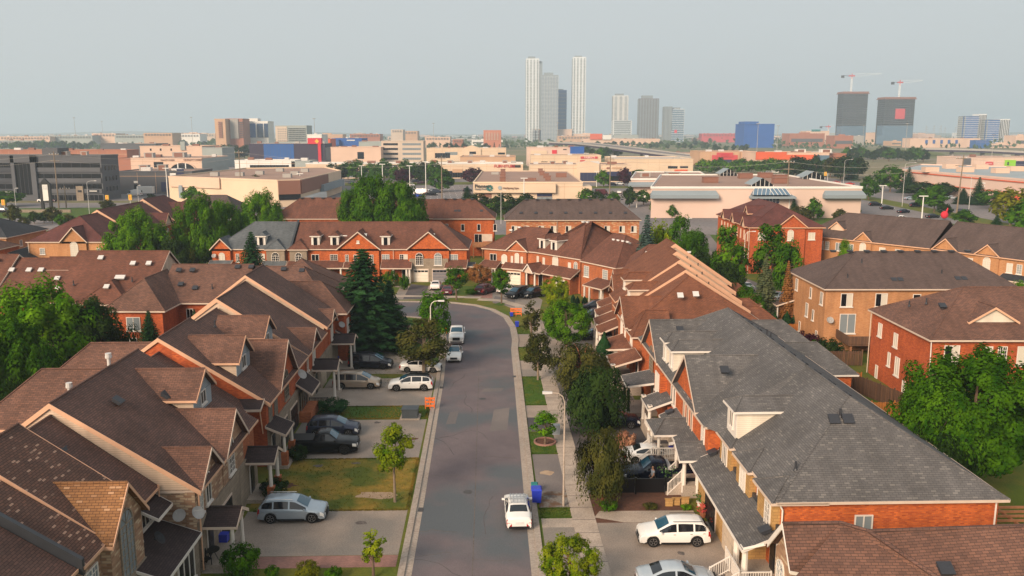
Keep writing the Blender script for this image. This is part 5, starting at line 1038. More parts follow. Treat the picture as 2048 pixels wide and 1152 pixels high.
# ---------------------------------------------------------------- person
def person(x,y,rot):
    e=empty('person','bald man in grey shirt and black trousers holding a white bag by the black pickup','person',(x,y,.02),rot)
    def skin(name,verts,edges,rad,mat,root=0,sub=1,parent=e):
        me=bpy.data.meshes.new(name); me.from_pydata(verts,edges,[]); me.materials.append(MATS[mat]); o=link(name,me,parent)
        md=o.modifiers.new('skin','SKIN'); 
        for i,r in enumerate(rad):
            d=me.skin_vertices[0].data[i]; d.radius=(r,r) if not isinstance(r,tuple) else r
            d.use_root=(i==root)
        md.use_smooth_shade=True; s=o.modifiers.new('sub','SUBSURF'); s.levels=sub; s.render_levels=sub; return o
    plain('skin',(.42,.22,.14),.55,.05); plain('shirt',(.30,.33,.38),.8,.1,6); plain('trousers',(.02,.02,.025),.8,0); plain('bag',(.62,.58,.53),.6,.1,8)
    # body: pelvis up to head, arms, legs, feet and fingers in one skeleton; faces +X
    V=[(0,0,.95),(0,0,1.12),(.01,0,1.32),(0,0,1.47),(.01,0,1.55),(.03,0,1.66),(.03,0,1.76),
       (0,.19,1.45),(.02,.26,1.18),(.16,.24,.98),(.21,.24,.93),
       (0,-.19,1.45),(-.02,-.27,1.18),(.12,-.25,.95),(.16,-.25,.90),
       (0,.10,.90),(.02,.11,.50),(-.02,.11,.09),(.13,.12,.04),
       (0,-.10,.90),(.04,-.11,.50),(.0,-.11,.09),(.15,-.12,.04)]
    E=[(0,1),(1,2),(2,3),(3,4),(4,5),(5,6),(3,7),(7,8),(8,9),(9,10),(3,11),(11,12),(12,13),(13,14),(0,15),(15,16),(16,17),(17,18),(0,19),(19,20),(20,21),(21,22)]
    Rr_=[.15,.14,.16,.11,.055,.085,.075,.065,.05,.038,.034,.065,.05,.038,.034,.10,.07,.05,.045,.10,.07,.05,.045]
    V2=list(V);E2=list(E)
    for hnd in (10,14):
        b=V[hnd]
        for k,(dy,dl) in enumerate(((-.03,.065),(-.01,.075),(.01,.07),(.03,.055))):
            i=len(V2); V2+=[(b[0]+.04,b[1]+dy,b[2]-.03),(b[0]+.04+dl*.4,b[1]+dy,b[2]-.03-dl*.6)]; E2+=[(hnd,i),(i,i+1)]; Rr_+=[.010,.009]
        i=len(V2); V2+=[(b[0]+.03,b[1]+.045*(1 if hnd==14 else -1),b[2]+.0),(b[0]+.06,b[1]+.05*(1 if hnd==14 else -1),b[2]-.03)]; E2+=[(hnd,i),(i,i+1)]; Rr_+=[.011,.010]
    skin('body',V2,E2,Rr_,'skin')
    skin('shirt',[V[0],V[1],V[2],(0,0,1.44),V[7],(.0,.245,1.28),V[11],(-.01,-.255,1.28)],[(0,1),(1,2),(2,3),(3,4),(4,5),(3,6),(6,7)],[.175,.175,.185,.135,.085,.07,.085,.07],'shirt')
    skin('trousers',[V[0],V[15],V[16],(-.01,.11,.14),V[19],V[20],(.01,-.11,.14)],[(0,1),(1,2),(2,3),(0,4),(4,5),(5,6)],[.16,.115,.085,.068,.115,.085,.068],'trousers')
    m=MB(); m.tube((.105,0,1.665),(.135,0,1.645),.016,.02,6)
    m.build('nose',['skin'],e); m=MB()
    for y in(-.035,.035): m.tube((.105,y,1.69),(.114,y,1.69),.011,n=6)
    m.build('eyes',['black_metal'],e); m=MB(); m.box(.098,.110,-.03,.03,1.605,1.615); m.build('mouth',['paint_darkred'],e)
    for y in(-1,1): m=MB(); m.box(.01,.05,y*.085,y*.105,1.64,1.70); m.build('ear',['skin'],e)
    for y in(-.115,.115): m=MB(); m.box(-.08,.20,y-.05,y+.05,0,.09); m.build('shoe',['plastic_black'],e)
    return e
px_,py_=G(1305,976); person(px_,py_,R(190))
b=MB(); rings=[(.02,.62),(.13,.55),(.17,.35),(.14,.16),(.04,.08)]
n=10; bb=MB()
prev=None
for r_,z_ in rings:
    ring=[(math.cos(2*math.pi*i/n)*r_*1.1+.02*math.sin(3*i),math.sin(2*math.pi*i/n)*r_*.7,z_) for i in range(n)]
    if prev:
        for i in range(n): j=(i+1)%n; bb.poly([prev[i],prev[j],ring[j],ring[i]])
    prev=ring
bb.poly(prev[::-1]); bb.tube((0,0,.6),(0,.0,.86),.02,n=5)
o=bb.build('carrier_bag',['bag'],smooth=True); o.location=(px_-.24,py_-.22,.08); tag(o,'full white bag in the hand of the standing man','bag')
# ---------------------------------------------------------------- street furniture near
def lampost(label,px,py,h_=8.5,arm=-1.6,col='column',ang=0,name='street_lamp',group='street lamps'):
    x,y=G(px,py); e=empty(name,label,'street lamp',(x,y,0),R(ang),group)
    m=MB(); m.tube((0,0,0),(0,0,h_-.6),.085,.055,10); m.build('pole',[col],e)
    m=MB(); p=[(0,0,h_-.7),(arm*.15,0,h_-.25),(arm*.5,0,h_),(arm,0,h_+.05)]
    for a,b_ in zip(p,p[1:]): m.tube(a,b_,.045,n=6)
    m.build('arm',[col],e)
    m=MB(); m.hexa([(arm-.7*(1 if arm<0 else -1)*1,-.14,h_-.02),(arm,-.10,h_+.0),(arm,.10,h_+.0),(arm-.7*(1 if arm<0 else -1),.14,h_-.02),(arm-.7*(1 if arm<0 else -1),-.12,h_+.14),(arm,-.06,h_+.12),(arm,.06,h_+.12),(arm-.7*(1 if arm<0 else -1),.12,h_+.14)]); m.build('lamp_head',['vent_metal'],e)
    return e
lampost('tall tan street lamp on the right boulevard, between driveway and sidewalk',1127,1012,8.6,-.9,col='concrete')
lampost('street lamp behind the young tree at the inner bend, left of the white sedan',863,738,8.0,.9)
lampost('pale street lamp beside the spruce pair in front of the crescent row',680,560,8.2,.9)
lampost('street lamp among the trees right of the stepped roofs',1366,508,8,1.0); lampost('leaning street lamp beside the maroon roofed row',1486,560,9,1.2); lampost('street lamp standing beside the left background maple',322,545,8,1.2,group='street lamps')
def cyl(name,label,cat,px,py,parts,z=0,group=None,rot=0):
    x,y=G(px,py); e=empty(name,label,cat,(x,y,z),R(rot),group)
    for nm_,m,mats in parts: m.build(nm_,mats,e)
    return e
plain('bin_blue',(.02,.04,.42),.4,.1); plain('bin_green',(.01,.16,.16),.5,.1); plain('barrier_orange',(.75,.16,.03),.5,.1); plain('box_dark',(.05,.06,.07),.5,.1)
def bin_(label,px,py,col,w=.6,h_=.95,rot=0):
    m=MB(); m.hexa([(-w*.42,-w*.45,.06),(w*.42,-w*.45,.06),(w*.42,w*.45,.06),(-w*.42,w*.45,.06),(-w/2,-w*.55,h_*.9),(w/2,-w*.55,h_*.9),(w/2,w*.55,h_*.9),(-w/2,w*.55,h_*.9)]); l=MB(); l.hexa([(-w*.54,-w*.6,h_*.9),(w*.54,-w*.6,h_*.9),(w*.54,w*.6,h_*.9),(-w*.54,w*.6,h_*.9),(-w*.4,-w*.45,h_),(w*.4,-w*.45,h_),(w*.4,w*.45,h_),(-w*.4,w*.45,h_)])
    wl=MB(); wl.tube((-w*.4,w*.5,.1),(w*.4,w*.5,.1),.1,n=8)
    return cyl('waste_bin',label,'bin',px,py,[('tub',m,[col]),('lid',l,[col]),('wheels',wl,['plastic_black'])],.02,'bins at the kerb',rot)
bin_('large bright blue recycling bin behind the white roof rack sedan',1073,1004,'bin_blue',.75,1.15); bin_('teal green bin just behind the blue recycling bin',1069,985,'bin_green',.5,.75)
bin_('blue and green recycling box standing by the kerb below the bend',1034,654,'bin_blue',.55,.8); bin_('bright blue box beside the orange barrier at the bend','x' if False else 1023,633,'bin_blue',.5,.6); bin_('deep blue bin next to the white stair rails, by the white sedan',1345,915,'bin_blue',.8,.9)
def barrier(label,px,py,w=.9):
    ps=MB(); bs=MB()
    for x in(-w,0,w): ps.box(x-.04,x+.04,-.04,.04,0,1.25)
    for z in(.35,.75,1.1): bs.box(-w,w,-.06,-.04,z-.1,z+.1)
    bs.tube((-w,-.07,.3),(0,-.07,1.1),.03,n=4); bs.tube((0,-.07,1.1),(w,-.07,.3),.03,n=4)
    return cyl('barrier',label,'barrier',px,py,[('posts',ps,['barrier_orange']),('slats',bs,['barrier_orange'])],0,'orange hydro barriers')
barrier('orange barrier at the lawn corner below the white crossover',860,818,.45); barrier('orange barrier behind the young tree near the inner bend',886,668,.5); barrier('orange barrier with a tarp at the outer bend',1032,632,.8)
m=MB(); m.box(-.75,.75,-.6,.6,.12,.95); m.box(-.8,.8,-.65,.65,.95,1.02); l=MB(); l.box(-.95,.95,-.8,.8,0,.12)
cyl('utility_box','dark grey utility box on a concrete pad beside the left driveway','utility box',821,835,[('cabinet',m,['box_dark']),('pad',l,['concrete'])])
m=MB(); m.box(-.35,.35,-.3,.3,0,.9); cyl('utility_box','pale green utility pedestal behind the small ringed tree','utility box',1112,868,[('cabinet',m,['siding_blue'])])
def ringedge(label,px,py,r,mat='kerb_concrete',soil='mulch'):
    x,y=G(px,py); n=22; m=MB()
    for i in range(n):
        a0=2*math.pi*i/n;a1=2*math.pi*(i+1)/n
        q=lambda a,rr:(math.cos(a)*rr,math.sin(a)*rr)
        m.hexa([q(a0,r-.14)+(0,),q(a0,r)+(0,),q(a1,r)+(0,),q(a1,r-.14)+(0,),q(a0,r-.14)+(.16,),q(a0,r)+(.16,),q(a1,r)+(.16,),q(a1,r-.14)+(.16,)])
    o=empty('tree_ring',label,'edging',(x,y,.01)); m.build('edging',[mat],o)
    s=MB(); s.poly([(math.cos(2*math.pi*i/n)*(r-.13),math.sin(2*math.pi*i/n)*(r-.13),.06) for i in range(n)]); s.build('soil',[soil],o)
ringedge('pink brick ring edging round the small green tree',1090,885,1.0,'paver_pink'); ringedge('stone ring under the street tree near the inner bend',862,713,.9); ringedge('curved concrete edging under the spruce pair',785,655,2.6)
# clutter by the grey house
m=MB(); 
for k in range(3): m.box(-3.4+2.3*k,-1.2+2.3*k,-.04,.04,.15,1.25)
pst=MB()
PST=[MB() for _ in range(4)]
for k in range(4): PST[k].box(-3.45+2.3*k,-3.33+2.3*k,-.07,.07,0,1.35)
x,y=F2W(12.2,srow(988,12.2)); e=empty('privacy_screen','black privacy screen in front of the standing man','screen',(x,y,0),TH); m.build('panel',['door_dark'],e); [q.build('post',['black_metal'],e) for q in PST]
plain('terracotta',(.35,.12,.06),.7,.1); plain('plant_leaf',(.04,.10,.015),.7,.3,8)
def potplant(label,px,py,r=.28,h_=.5,leaf='plant_leaf',pot='terracotta',gx=.5):
    x,y=G(px,py); e=empty('potted_plant',label,'plant pot',(x,y,.02),0,'pots beside the grey house porch'); m=MB(); m.tube((0,0,0),(0,0,h_*.7),r*.7,r,10); m.build('pot',[pot],e)
    g=MB(); rg=random.Random(int(px*7+py))
    for k in range(90):
        a=rg.uniform(0,6.28); rr=rg.uniform(0,gx); z=h_*.7+rg.uniform(0,gx*1.3); c=Vector((math.cos(a)*rr,math.sin(a)*rr,z)); d=Vector((rg.uniform(-1,1),rg.uniform(-1,1),rg.uniform(-.3,1))).normalized()*.11; s=d.orthogonal().normalized()*.05
        g.poly([c-d,c+s,c+d,c-s])
    g.build('leaves',[leaf],e); return e
plain('flower_red',(.4,.05,.04),.7,.3,10)
potplant('leafy bush in a dark pot at the foot of the white stairs',1334,975,.35,.7,gx=.9,pot='plastic_black'); potplant('red flowering pot behind the white SUV, nearest the garage',1432,1058,leaf='flower_red'); potplant('small white pot behind the black screen',1400,1012,pot='trim_white'); potplant('dark pot with green leaves under the lean-to eave',1418,1030); potplant('reddish pot at the right end of the black screen',1406,1034,leaf='flower_red')
for i_,(px,py) in enumerate(((1338,1013),(1352,1011),(1370,1010))):
    m=MB(); m.box(-.28,.28,-.03,.03,0,.55); m.box(-.33,.33,-.05,.05,.55,.62); x,y=G(px,py); o=m.build('board',['stone_yellow']); o.location=(x,y,.02); tag(o,('small yellow board leaning in the flower bed, leftmost of three','middle of three small boards leaning in the flower bed','small cream board at the right end of the flower bed')[i_],'board','boards in the flower bed')
m=MB(); m.tube((0,0,0),(0,0,.9),.04,n=6); m.box(-.5,.5,-.35,.35,.7,.75)
x,y=G(425,1128); e=empty('garden_table','dark metal table on the lowest left porch','table',(x,y,.3),0); t=MB(); t.tube((0,0,.68),(0,0,.72),.5,n=14); t.build('table_top',['black_metal'],e)
for k in range(3): l=MB(); a=k*2.1; l.tube((math.cos(a)*.4,math.sin(a)*.4,0),(math.cos(a)*.1,math.sin(a)*.1,.7),.025,n=5); l.build('leg',['black_metal'],e)
def bench(label,px,py,rot,z=.3,name='garden_chair'):
    x,y=G(px,py); e=empty(name,label,'chair',(x,y,z),R(rot)); a=MB(); a.box(-.3,.3,-.28,.28,.42,.47); a.build('seat',['black_metal'],e); b_=MB(); b_.box(-.3,.3,.24,.29,.47,.98); b_.build('backrest',['black_metal'],e)
    for sx in(-.26,.26):
        for sy in(-.24,.24): l=MB(); l.box(sx-.02,sx+.02,sy-.02,sy+.02,0,.42); l.build('leg',['black_metal'],e)
bench('dark metal chair beside the porch table, bottom left',412,1140,60); bench('black chair on the porch beside the round hedge','x' if False else 532,912,30)
bench('black chair under the middle left porch roof',640,760,80)
m=MB(); m.box(-.28,.28,-.25,.25,0,.5); m.box(-.3,.3,-.27,.27,.5,.54); x,y=G(449,1090); o=m.build('storage_box',['bin_blue']); o.location=(x,y,.3); tag(o,'small blue box on the lowest left porch floor','box')
m=MB(); m.box(-.4,.4,-.35,.35,0,.7); m.box(-.42,.42,-.37,.37,.7,.75); x,y=G(672,724); o=m.build('storage_box',['bin_blue']); o.location=(x,y,.02); tag(o,'light blue box behind the gold minivan','box')
# gazebo and red parasol at the far row
x,y=G(1545-1024+1024,433)
# ---------------------------------------------------------------- vegetation
def leafmat(name,c1,c2,tr=.25):
    m,t,b=nm(name); t.nodes.remove(b); out=t.nodes['Material Output']
    tc=node(t,'ShaderNodeTexCoord'); n=node(t,'ShaderNodeTexNoise'); n.inputs['Scale'].default_value=.9; n.inputs['Detail'].default_value=4; t.links.new(tc.outputs['Object'],n.inputs['Vector'])
    r=node(t,'ShaderNodeMapRange'); r.inputs[1].default_value=.36; r.inputs[2].default_value=.64; t.links.new(n.outputs[0],r.inputs[0])
    c=mixc(t,r.outputs[0],c1,c2); oi=node(t,'ShaderNodeObjectInfo'); w=mixc(t,oi.outputs['Random'],(.8,.82,.8),(1.2,1.15,1.1)); c=mixc(t,1.,c,w,'MULTIPLY')
    d=node(t,'ShaderNodeBsdfDiffuse'); q=node(t,'ShaderNodeBsdfTranslucent'); g=node(t,'ShaderNodeMixShader'); g.inputs[0].default_value=tr
    t.links.new(c,d.inputs[0]); t.links.new(c,q.inputs[0]); t.links.new(d.outputs[0],g.inputs[1]); t.links.new(q.outputs[0],g.inputs[2]); t.links.new(g.outputs[0],out.inputs[0])
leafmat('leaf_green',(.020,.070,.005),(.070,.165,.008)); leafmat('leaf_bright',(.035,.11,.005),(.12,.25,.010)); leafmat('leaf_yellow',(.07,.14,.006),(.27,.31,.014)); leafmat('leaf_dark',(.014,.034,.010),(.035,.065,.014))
leafmat('leaf_olive',(.03,.04,.012),(.085,.085,.02)); leafmat('leaf_brown',(.20,.085,.03),(.36,.17,.06)); leafmat('leaf_purple',(.035,.01,.02),(.07,.018,.032)); leafmat('needle',(.010,.040,.014),(.035,.095,.032)); leafmat('needle_pale',(.06,.09,.05),(.15,.17,.08)); leafmat('needle_blue',(.04,.08,.075),(.09,.14,.12))
leafmat('leaf_pink',(.30,.12,.09),(.42,.24,.15)); leafmat('leaf_far',(.03,.06,.025),(.07,.10,.035),.1); leafmat('leaf_olive_yellow',(.09,.11,.01),(.2,.2,.015))
plain('bark',(.13,.085,.06),.9,.3,4); plain('bark_red',(.26,.10,.055),.9,.2,4); plain('bark_pale',(.2,.15,.11),.9,.2,4)
def fastmesh(name,V,Fq,mat):
    me=bpy.data.meshes.new(name); nv=len(V)//3; nf=len(Fq)//4
    me.vertices.add(nv); me.vertices.foreach_set('co',V); me.loops.add(len(Fq)); me.loops.foreach_set('vertex_index',Fq); me.polygons.add(nf); me.polygons.foreach_set('loop_start',range(0,4*nf,4)); me.polygons.foreach_set('loop_total',[4]*nf) if False else None
    me.materials.append(MATS[mat]); me.update(calc_edges=True); me.validate(); return me
def leafquad(V,Fq,c,nrm,s,rg,asp=.6):
    n=nrm.normalized(); a=n.orthogonal().normalized(); an=rg.uniform(0,6.283); b=n.cross(a); u=(a*math.cos(an)+b*math.sin(an)); v=n.cross(u)*asp
    i=len(V)//3
    for p in (c-u*s,c-v*s+n*s*.15,c+u*s,c+v*s+n*s*.15): V.extend(p)
    Fq.extend((i,i+1,i+2,i+3))
def crown(seed,ncl,rx,rz,cr,nl,ls,mode='broad',mat='leaf_green'):
    rg=random.Random(seed); V=[];Fq=[]; 
    C=[]
    for k in range(ncl):
        while True:
            p=Vector((rg.uniform(-1,1),rg.uniform(-1,1),rg.uniform(-1,1)))
            if p.length<1: break
        p=p.normalized()*(p.length**.45)
        if mode=='broad': q=Vector((p.x*rx*(1-.25*max(0,p.z)),p.y*rx*(1-.25*max(0,p.z)),p.z*rz))
        elif mode=='oval': w=1-.45*max(0,p.z)**1.5; q=Vector((p.x*rx*w,p.y*rx*w,p.z*rz))
        elif mode=='droop': q=Vector((p.x*rx,p.y*rx,p.z*rz*(.9 if p.z>0 else 1)))
        else: q=Vector((p.x*rx,p.y*rx,p.z*rz))
        if mode!='ball': q+=Vector((rg.gauss(0,.12)*rx,rg.gauss(0,.12)*rx,rg.gauss(0,.08)*rz))
        C.append((q,cr*rg.uniform(.6,1.25)))
    for q,r in C:
        out=q.normalized() if q.length>.01 else Vector((0,0,1))
        for k in range(nl):
            d=Vector((rg.gauss(0,1),rg.gauss(0,1),rg.gauss(0,1))).normalized(); 
            if mode=='droop':
                c=q+Vector((d.x*r,d.y*r,d.z*r*.8)); s=rg.random(); c+=Vector((out.x,out.y,0))*s*r*.7-Vector((0,0,s*s*r*1.3)); nn=Vector((out.x*1.0+d.x*.5,out.y+d.y*.5,.25+d.z*.4))
            else:
                c=q+d*r*rg.uniform(.55,1.0); nn=d*.8+out*.5+Vector((0,0,.55))+Vector((rg.gauss(0,.3),rg.gauss(0,.3),rg.gauss(0,.3)))
            leafquad(V,Fq,c,nn,ls*rg.uniform(.6,1.25),rg)
    return mkleaf('crown',V,Fq,mat),C
def mkleaf(name,V,Fq,mat):
    me=bpy.data.meshes.new(name); nv=len(V)//3; nf=len(Fq)//4
    me.vertices.add(nv); me.vertices.foreach_set('co',V); me.loops.add(nf*4); me.loops.foreach_set('vertex_index',Fq)
    me.polygons.add(nf); me.polygons.foreach_set('loop_start',list(range(0,4*nf,4))); me.update(calc_edges=True); me.materials.append(MATS[mat]); return me
def trunkmesh(seed,h,r,C,zc,nb=9,mat='bark'):
    rg=random.Random(seed); mb=MB(); top=Vector((rg.uniform(-.1,.1),rg.uniform(-.1,.1),zc)); mb.tube((0,0,-.05),tuple(top*.55),r,r*.72,8); mb.tube(tuple(top*.55),tuple(top),r*.72,r*.45,7)
    for q,_ in rg.sample(C,min(nb,len(C))):
        st=top*rg.uniform(.55,1.0); e=Vector((q.x*.8,q.y*.8,zc+q.z*.8)); 
        if e.z<st.z+.1: e.z=st.z+.2
        m=st.lerp(e,.5)+Vector((0,0,.15)); mb.tube(tuple(st),tuple(m),r*.36,r*.22,5,caps=False); mb.tube(tuple(m),tuple(e),r*.22,r*.07,5,caps=False)
    return mb.mesh('trunk',[mat])
_pr={}
def proto(kind):
    if kind in _pr: return _pr[kind]
    S={'broad':(1,80,2.6,2.2,.72,150,.13,'broad'),'broad2':(2,86,2.8,2.0,.7,140,.13,'broad'),'oval':(3,60,1.5,2.3,.55,85,.14,'oval'),'oval2':(4,64,1.7,2.5,.55,80,.14,'oval'),'young':(5,34,.85,1.25,.38,60,.10,'oval'),
       'droop':(6,90,2.2,1.7,.55,150,.10,'droop'),'round':(7,100,2.3,2.1,.5,150,.10,'ball'),'huge':(8,190,5.2,4.2,1.0,230,.17,'broad'),'shrub':(9,34,.9,.6,.33,80,.075,'ball'),'mid':(10,36,2.4,2.1,.9,42,.34,'broad'),'mid2':(11,34,1.8,2.5,.8,42,.32,'oval'),'far':(12,16,2.4,2.2,1.2,26,.7,'broad'),'thin':(13,30,.9,2.2,.4,46,.16,'oval'),'wide':(14,150,4.2,3.0,.85,200,.14,'broad')}[kind]
    me,C=crown(*S[:7],mode=S[7]); _pr[kind]=(me,C,S); return _pr[kind]
def scol(o,mat):     # per-object material on shared crown mesh
    o.material_slots[0].link='OBJECT'; o.material_slots[0].material=MATS[mat]
_tk={}
def tree(label,x,y,h_,wid,kind='broad',mat='leaf_green',group=None,bark='bark',cfrac=.72,name='tree',rz=None,cat='tree',tr=None):
    """h_ total height, wid crown diameter, cfrac = share of the height that is crown"""
    me,C,S=proto(kind); rx,rzz,cr=S[2],S[3],S[4]
    e=empty(name,label,cat,(x,y,0),0,group); sx=wid/2/(rx+cr*.75)*1.2; ch=h_*cfrac; szz=ch/2/(rzz+cr*.75)*1.08; zc=h_-ch/2
    c=link('crown',me,e,(0,0,zc)); c.scale=(sx,sx,szz); c.rotation_euler=(0,0,rz if rz is not None else (x*7.3+y*3.1)%6.28); scol(c,mat)
    if cfrac<.97 and name!='shrub':
        kk=(kind,round(zc/max(sx,.1),0),bark)
        if kk not in _tk: _tk[kk]=trunkmesh(len(_tk)+50,h_/sx,(tr or .16)/1,[(Vector((q.x,q.y,q.z*szz/sx)),r) for q,r in C],zc/sx,10,bark)
        t=link('trunk',_tk[kk],e); t.scale=(sx,sx,sx*(zc/sx)/(kk[1] or 1) if kk[1] else sx); t.rotation_euler=c.rotation_euler
    return e
def spruce_mesh(seed,h_,r,mat='needle',lev=26,nb=13,leaf=.16,dens=9):
    rg=random.Random(seed); V=[];Fq=[]
    for l in range(lev):
        f=l/(lev-1); z=h_*(.06+.92*f); R_=r*(1-f)**.85*rg.uniform(.88,1.1)+.12; n=max(4,int(nb*(1-f*.65)))
        for k in range(n):
            a=2*math.pi*(k+rg.uniform(-.3,.3))/n+l*.9; L=R_*rg.uniform(.8,1.1); steps=max(3,int(L/.22))
            for s in range(steps):
                u=(s+.5)/steps; zz=z-.22*L*u+.12*L*u*u; wv=.10+.24*L*(1-u)*.6
                for d in range(max(2,int(dens*(.5+.5*(1-u))))//2+1):
                    off=rg.uniform(-wv,wv); c=Vector((math.cos(a)*L*u-math.sin(a)*off,math.sin(a)*L*u+math.cos(a)*off,zz-abs(off)*.25+rg.uniform(-.05,.05)))
                    nn=Vector((math.cos(a)*.6+rg.gauss(0,.35),math.sin(a)*.6+rg.gauss(0,.35),1.)); leafquad(V,Fq,c,nn,leaf*rg.uniform(.7,1.3),rg,.5)
    return mkleaf('crown',V,Fq,mat)
_sp={}
def spruce(label,x,y,h_,wid,mat='needle',group=None,detail=1):
    k=detail
    if k not in _sp: _sp[k]=spruce_mesh(21+k,10,2.6,lev=34 if k==1 else 16,nb=20 if k==1 else 9,leaf=.17 if k==1 else .5,dens=12 if k==1 else 4)
    e=empty('spruce_tree',label,'spruce',(x,y,0),(x*5+y)%6.28,group); c=link('crown',_sp[k],e); c.scale=(wid/4.6,wid/4.6,h_/10); scol(c,mat)
    if 't' not in _sp: m=MB(); m.tube((0,0,0),(0,0,9),.2,.03,8); _sp['t']=m.mesh('trunk',['bark'])
    t=link('trunk',_sp['t'],e); t.scale=(1,1,h_/10); return e
def cedar(label,x,y,h_,wid,mat='needle',group='columnar cedars'):
    if 'c' not in _sp:
        rg=random.Random(5); V=[];Fq=[]
        for i in range(2600):
            f=rg.random(); z=f*4; r=.62*math.sin(math.pi*min(1,f*.75+.25))**.6*(1-f**5)*rg.uniform(.8,1.05); a=rg.uniform(0,6.283); leafquad(V,Fq,Vector((math.cos(a)*r,math.sin(a)*r,z)),Vector((math.cos(a),math.sin(a),.3+rg.gauss(0,.3))),.09,rg)
        _sp['c']=mkleaf('crown',V,Fq,'needle')
    e=empty('cedar',label,'cedar',(x,y,0),x%6,group); c=link('crown',_sp['c'],e); c.scale=(wid/1.24,wid/1.24,h_/4); scol(c,mat); m=MB(); m.tube((0,0,0),(0,0,h_*.5),.07,n=5); m.build('trunk',['bark'],e); return e
def shrub(label,px,py,w,h_,mat='leaf_green',z=0,kind='shrub'):
    x,y=G(px,py); me,C,S=proto('shrub'); e=empty('shrub',label,'shrub',(x,y,0)); c=link('foliage',me,e,(0,0,h_*.48)); c.scale=(w/2/1.15,w/2/1.15,h_*.52/.85); scol(c,mat); c.rotation_euler=(0,0,px%6)
    m=MB(); 
    for k in range(4): m.tube((0,0,0),(math.cos(k*1.6)*w*.25,math.sin(k*1.6)*w*.25,h_*.5),.03,.012,5,caps=False)
    m.build('stems',['bark'],e); return e
def tpx(label,px,pyb,pyt,wpx,kind,mat,**k):     # tree from the image pixels of its foot, top and crown width
    x,y=G(px,pyb); d=y*cp-(0-H)*sp; s=F/d; h_=(pyb-pyt)/s/cp*1.0
    return tree(label,x,y,h_,wpx/s,kind,mat,**k)
def tY(label,px,Y,pyt,wpx,kind,mat,fn=None,**k):   # tree whose foot is hidden: distance Y, top pixel
    r=ray(px,pyt); kk=Y/r[1]; x=r[0]*kk; zt=H+r[2]*kk; d=Y*cp-(zt/2-H)*sp; s=F/d
    if fn: return fn(label,x,Y,zt,wpx/s,mat,**k)
    return tree(label,x,Y,zt,wpx/s,kind,mat,**k)
# street trees
tpx('small round green tree inside the pink brick ring, right boulevard',1090,892,820,52,'young','leaf_bright',cfrac=.68,tr=.1)
tpx('upright olive tree on the right boulevard above the square lawn',1076,760,658,50,'oval','leaf_olive',cfrac=.82,bark='bark_pale'); tpx('sparse young tree by the kerb near the bend',1063,680,603,36,'thin','leaf_olive',cfrac=.8)
tpx('dense round topped green tree in the right row front gardens',1133,696,600,88,'round','leaf_bright',cfrac=.86); tpx('yellow green ball shaped tree at the bend, upper of two',1110,628,553,50,'round','leaf_yellow',cfrac=.6); tpx('smaller yellow green tree just below the upper yellow one',1116,640,574,44,'round','leaf_yellow',cfrac=.7)
tpx('dark drooping tree beside the sidewalk, farthest of the dark three',1160,782,680,104,'droop','leaf_olive',cfrac=.9,bark='bark_red'); tpx('dark drooping tree over the sidewalk, middle of the dark three',1190,862,724,112,'droop','leaf_dark',cfrac=.9,bark='bark_red'); tpx('drooping tree with reddish trunk in the flower bed, nearest of the dark three',1205,1010,846,92,'droop','leaf_olive',cfrac=.84,bark='bark_red',tr=.2)
tpx('bright round tree on the boulevard at the bottom edge',1140,1188,1066,106,'round','leaf_yellow',cfrac=.82,bark='bark_red')
tpx('bright green young tree on the dry lawn, left boulevard',790,1004,842,70,'oval2','leaf_yellow',cfrac=.62,bark='bark_pale'); tpx('thin two tone young tree beside the pink paver strip',747,1156,1056,42,'thin','leaf_yellow',cfrac=.72)
tpx('olive street tree with bare stem beside the white sedan',848,748,636,92,'oval2','leaf_olive',cfrac=.86,bark='bark_pale'); tpx('green street tree at the lawn corner, behind the olive one',868,708,576,62,'oval','leaf_green',cfrac=.8)
tpx('young tree in front of the grey garage door across the crescent',913,600,532,42,'oval','leaf_green',cfrac=.65); tpx('young tree before the beige garage at the bend',1003,607,536,36,'oval','leaf_green',cfrac=.7); tpx('copper leaved small tree beside the corner house',960,572,528,44,'round','leaf_brown',cfrac=.85)
def sG(l,px,pyb,pyt,w,mat='needle',**k):
    x,y=G(px,pyb); d=y*cp+H*sp; s=F/d; return spruce(l,x,y,(pyb-pyt)/s/cp,w/s,mat,**k)
sG('tallest dark spruce on the corner lawn, left of the road',730,694,498,190); sG('shorter spruce leaning against the tall one on the corner lawn',781,682,560,80)
sG('blue green spruce in front of the grey roofed crescent house',508,590,464,84,'needle')
# hedges and shrubs
shrub('clipped round dark hedge beside the black pickup',596,920,1.9,1.5,'leaf_dark'); shrub('wide dark yew hedge behind the silver SUV',552,992,2.6,1.5,'leaf_dark'); shrub('big bright green round bush beside the lowest left porch',486,1150,2.9,2.2,'leaf_green')
shrub('pale green small shrub at the bottom edge',546,1156,1.1,.9,'leaf_bright'); shrub('round yellow brown clipped shrub at the bottom edge',615,1158,1.8,1.3,'leaf_olive_yellow'); shrub('loose shrub with pale flowers at the bottom edge',668,1158,1.2,.9,'leaf_green')
shrub('spreading juniper in front of the middle left porch',664,826,3.6,1.6,'needle'); shrub('tiny shrub beside the curved driveway',708,768,1.2,.6,'leaf_olive')
shrub('pink brown leaved bush beside the white stair rails',1254,900,2.1,1.9,'leaf_pink'); shrub('low green bush at the left end of the flower bed',1216,1022,1.5,1.0,'leaf_green'); shrub('low clump in the middle of the flower bed',1300,1018,1.2,.5,'leaf_olive'); shrub('small green clump at the foot of the yellow boards',1372,1020,.9,.5,'leaf_bright')
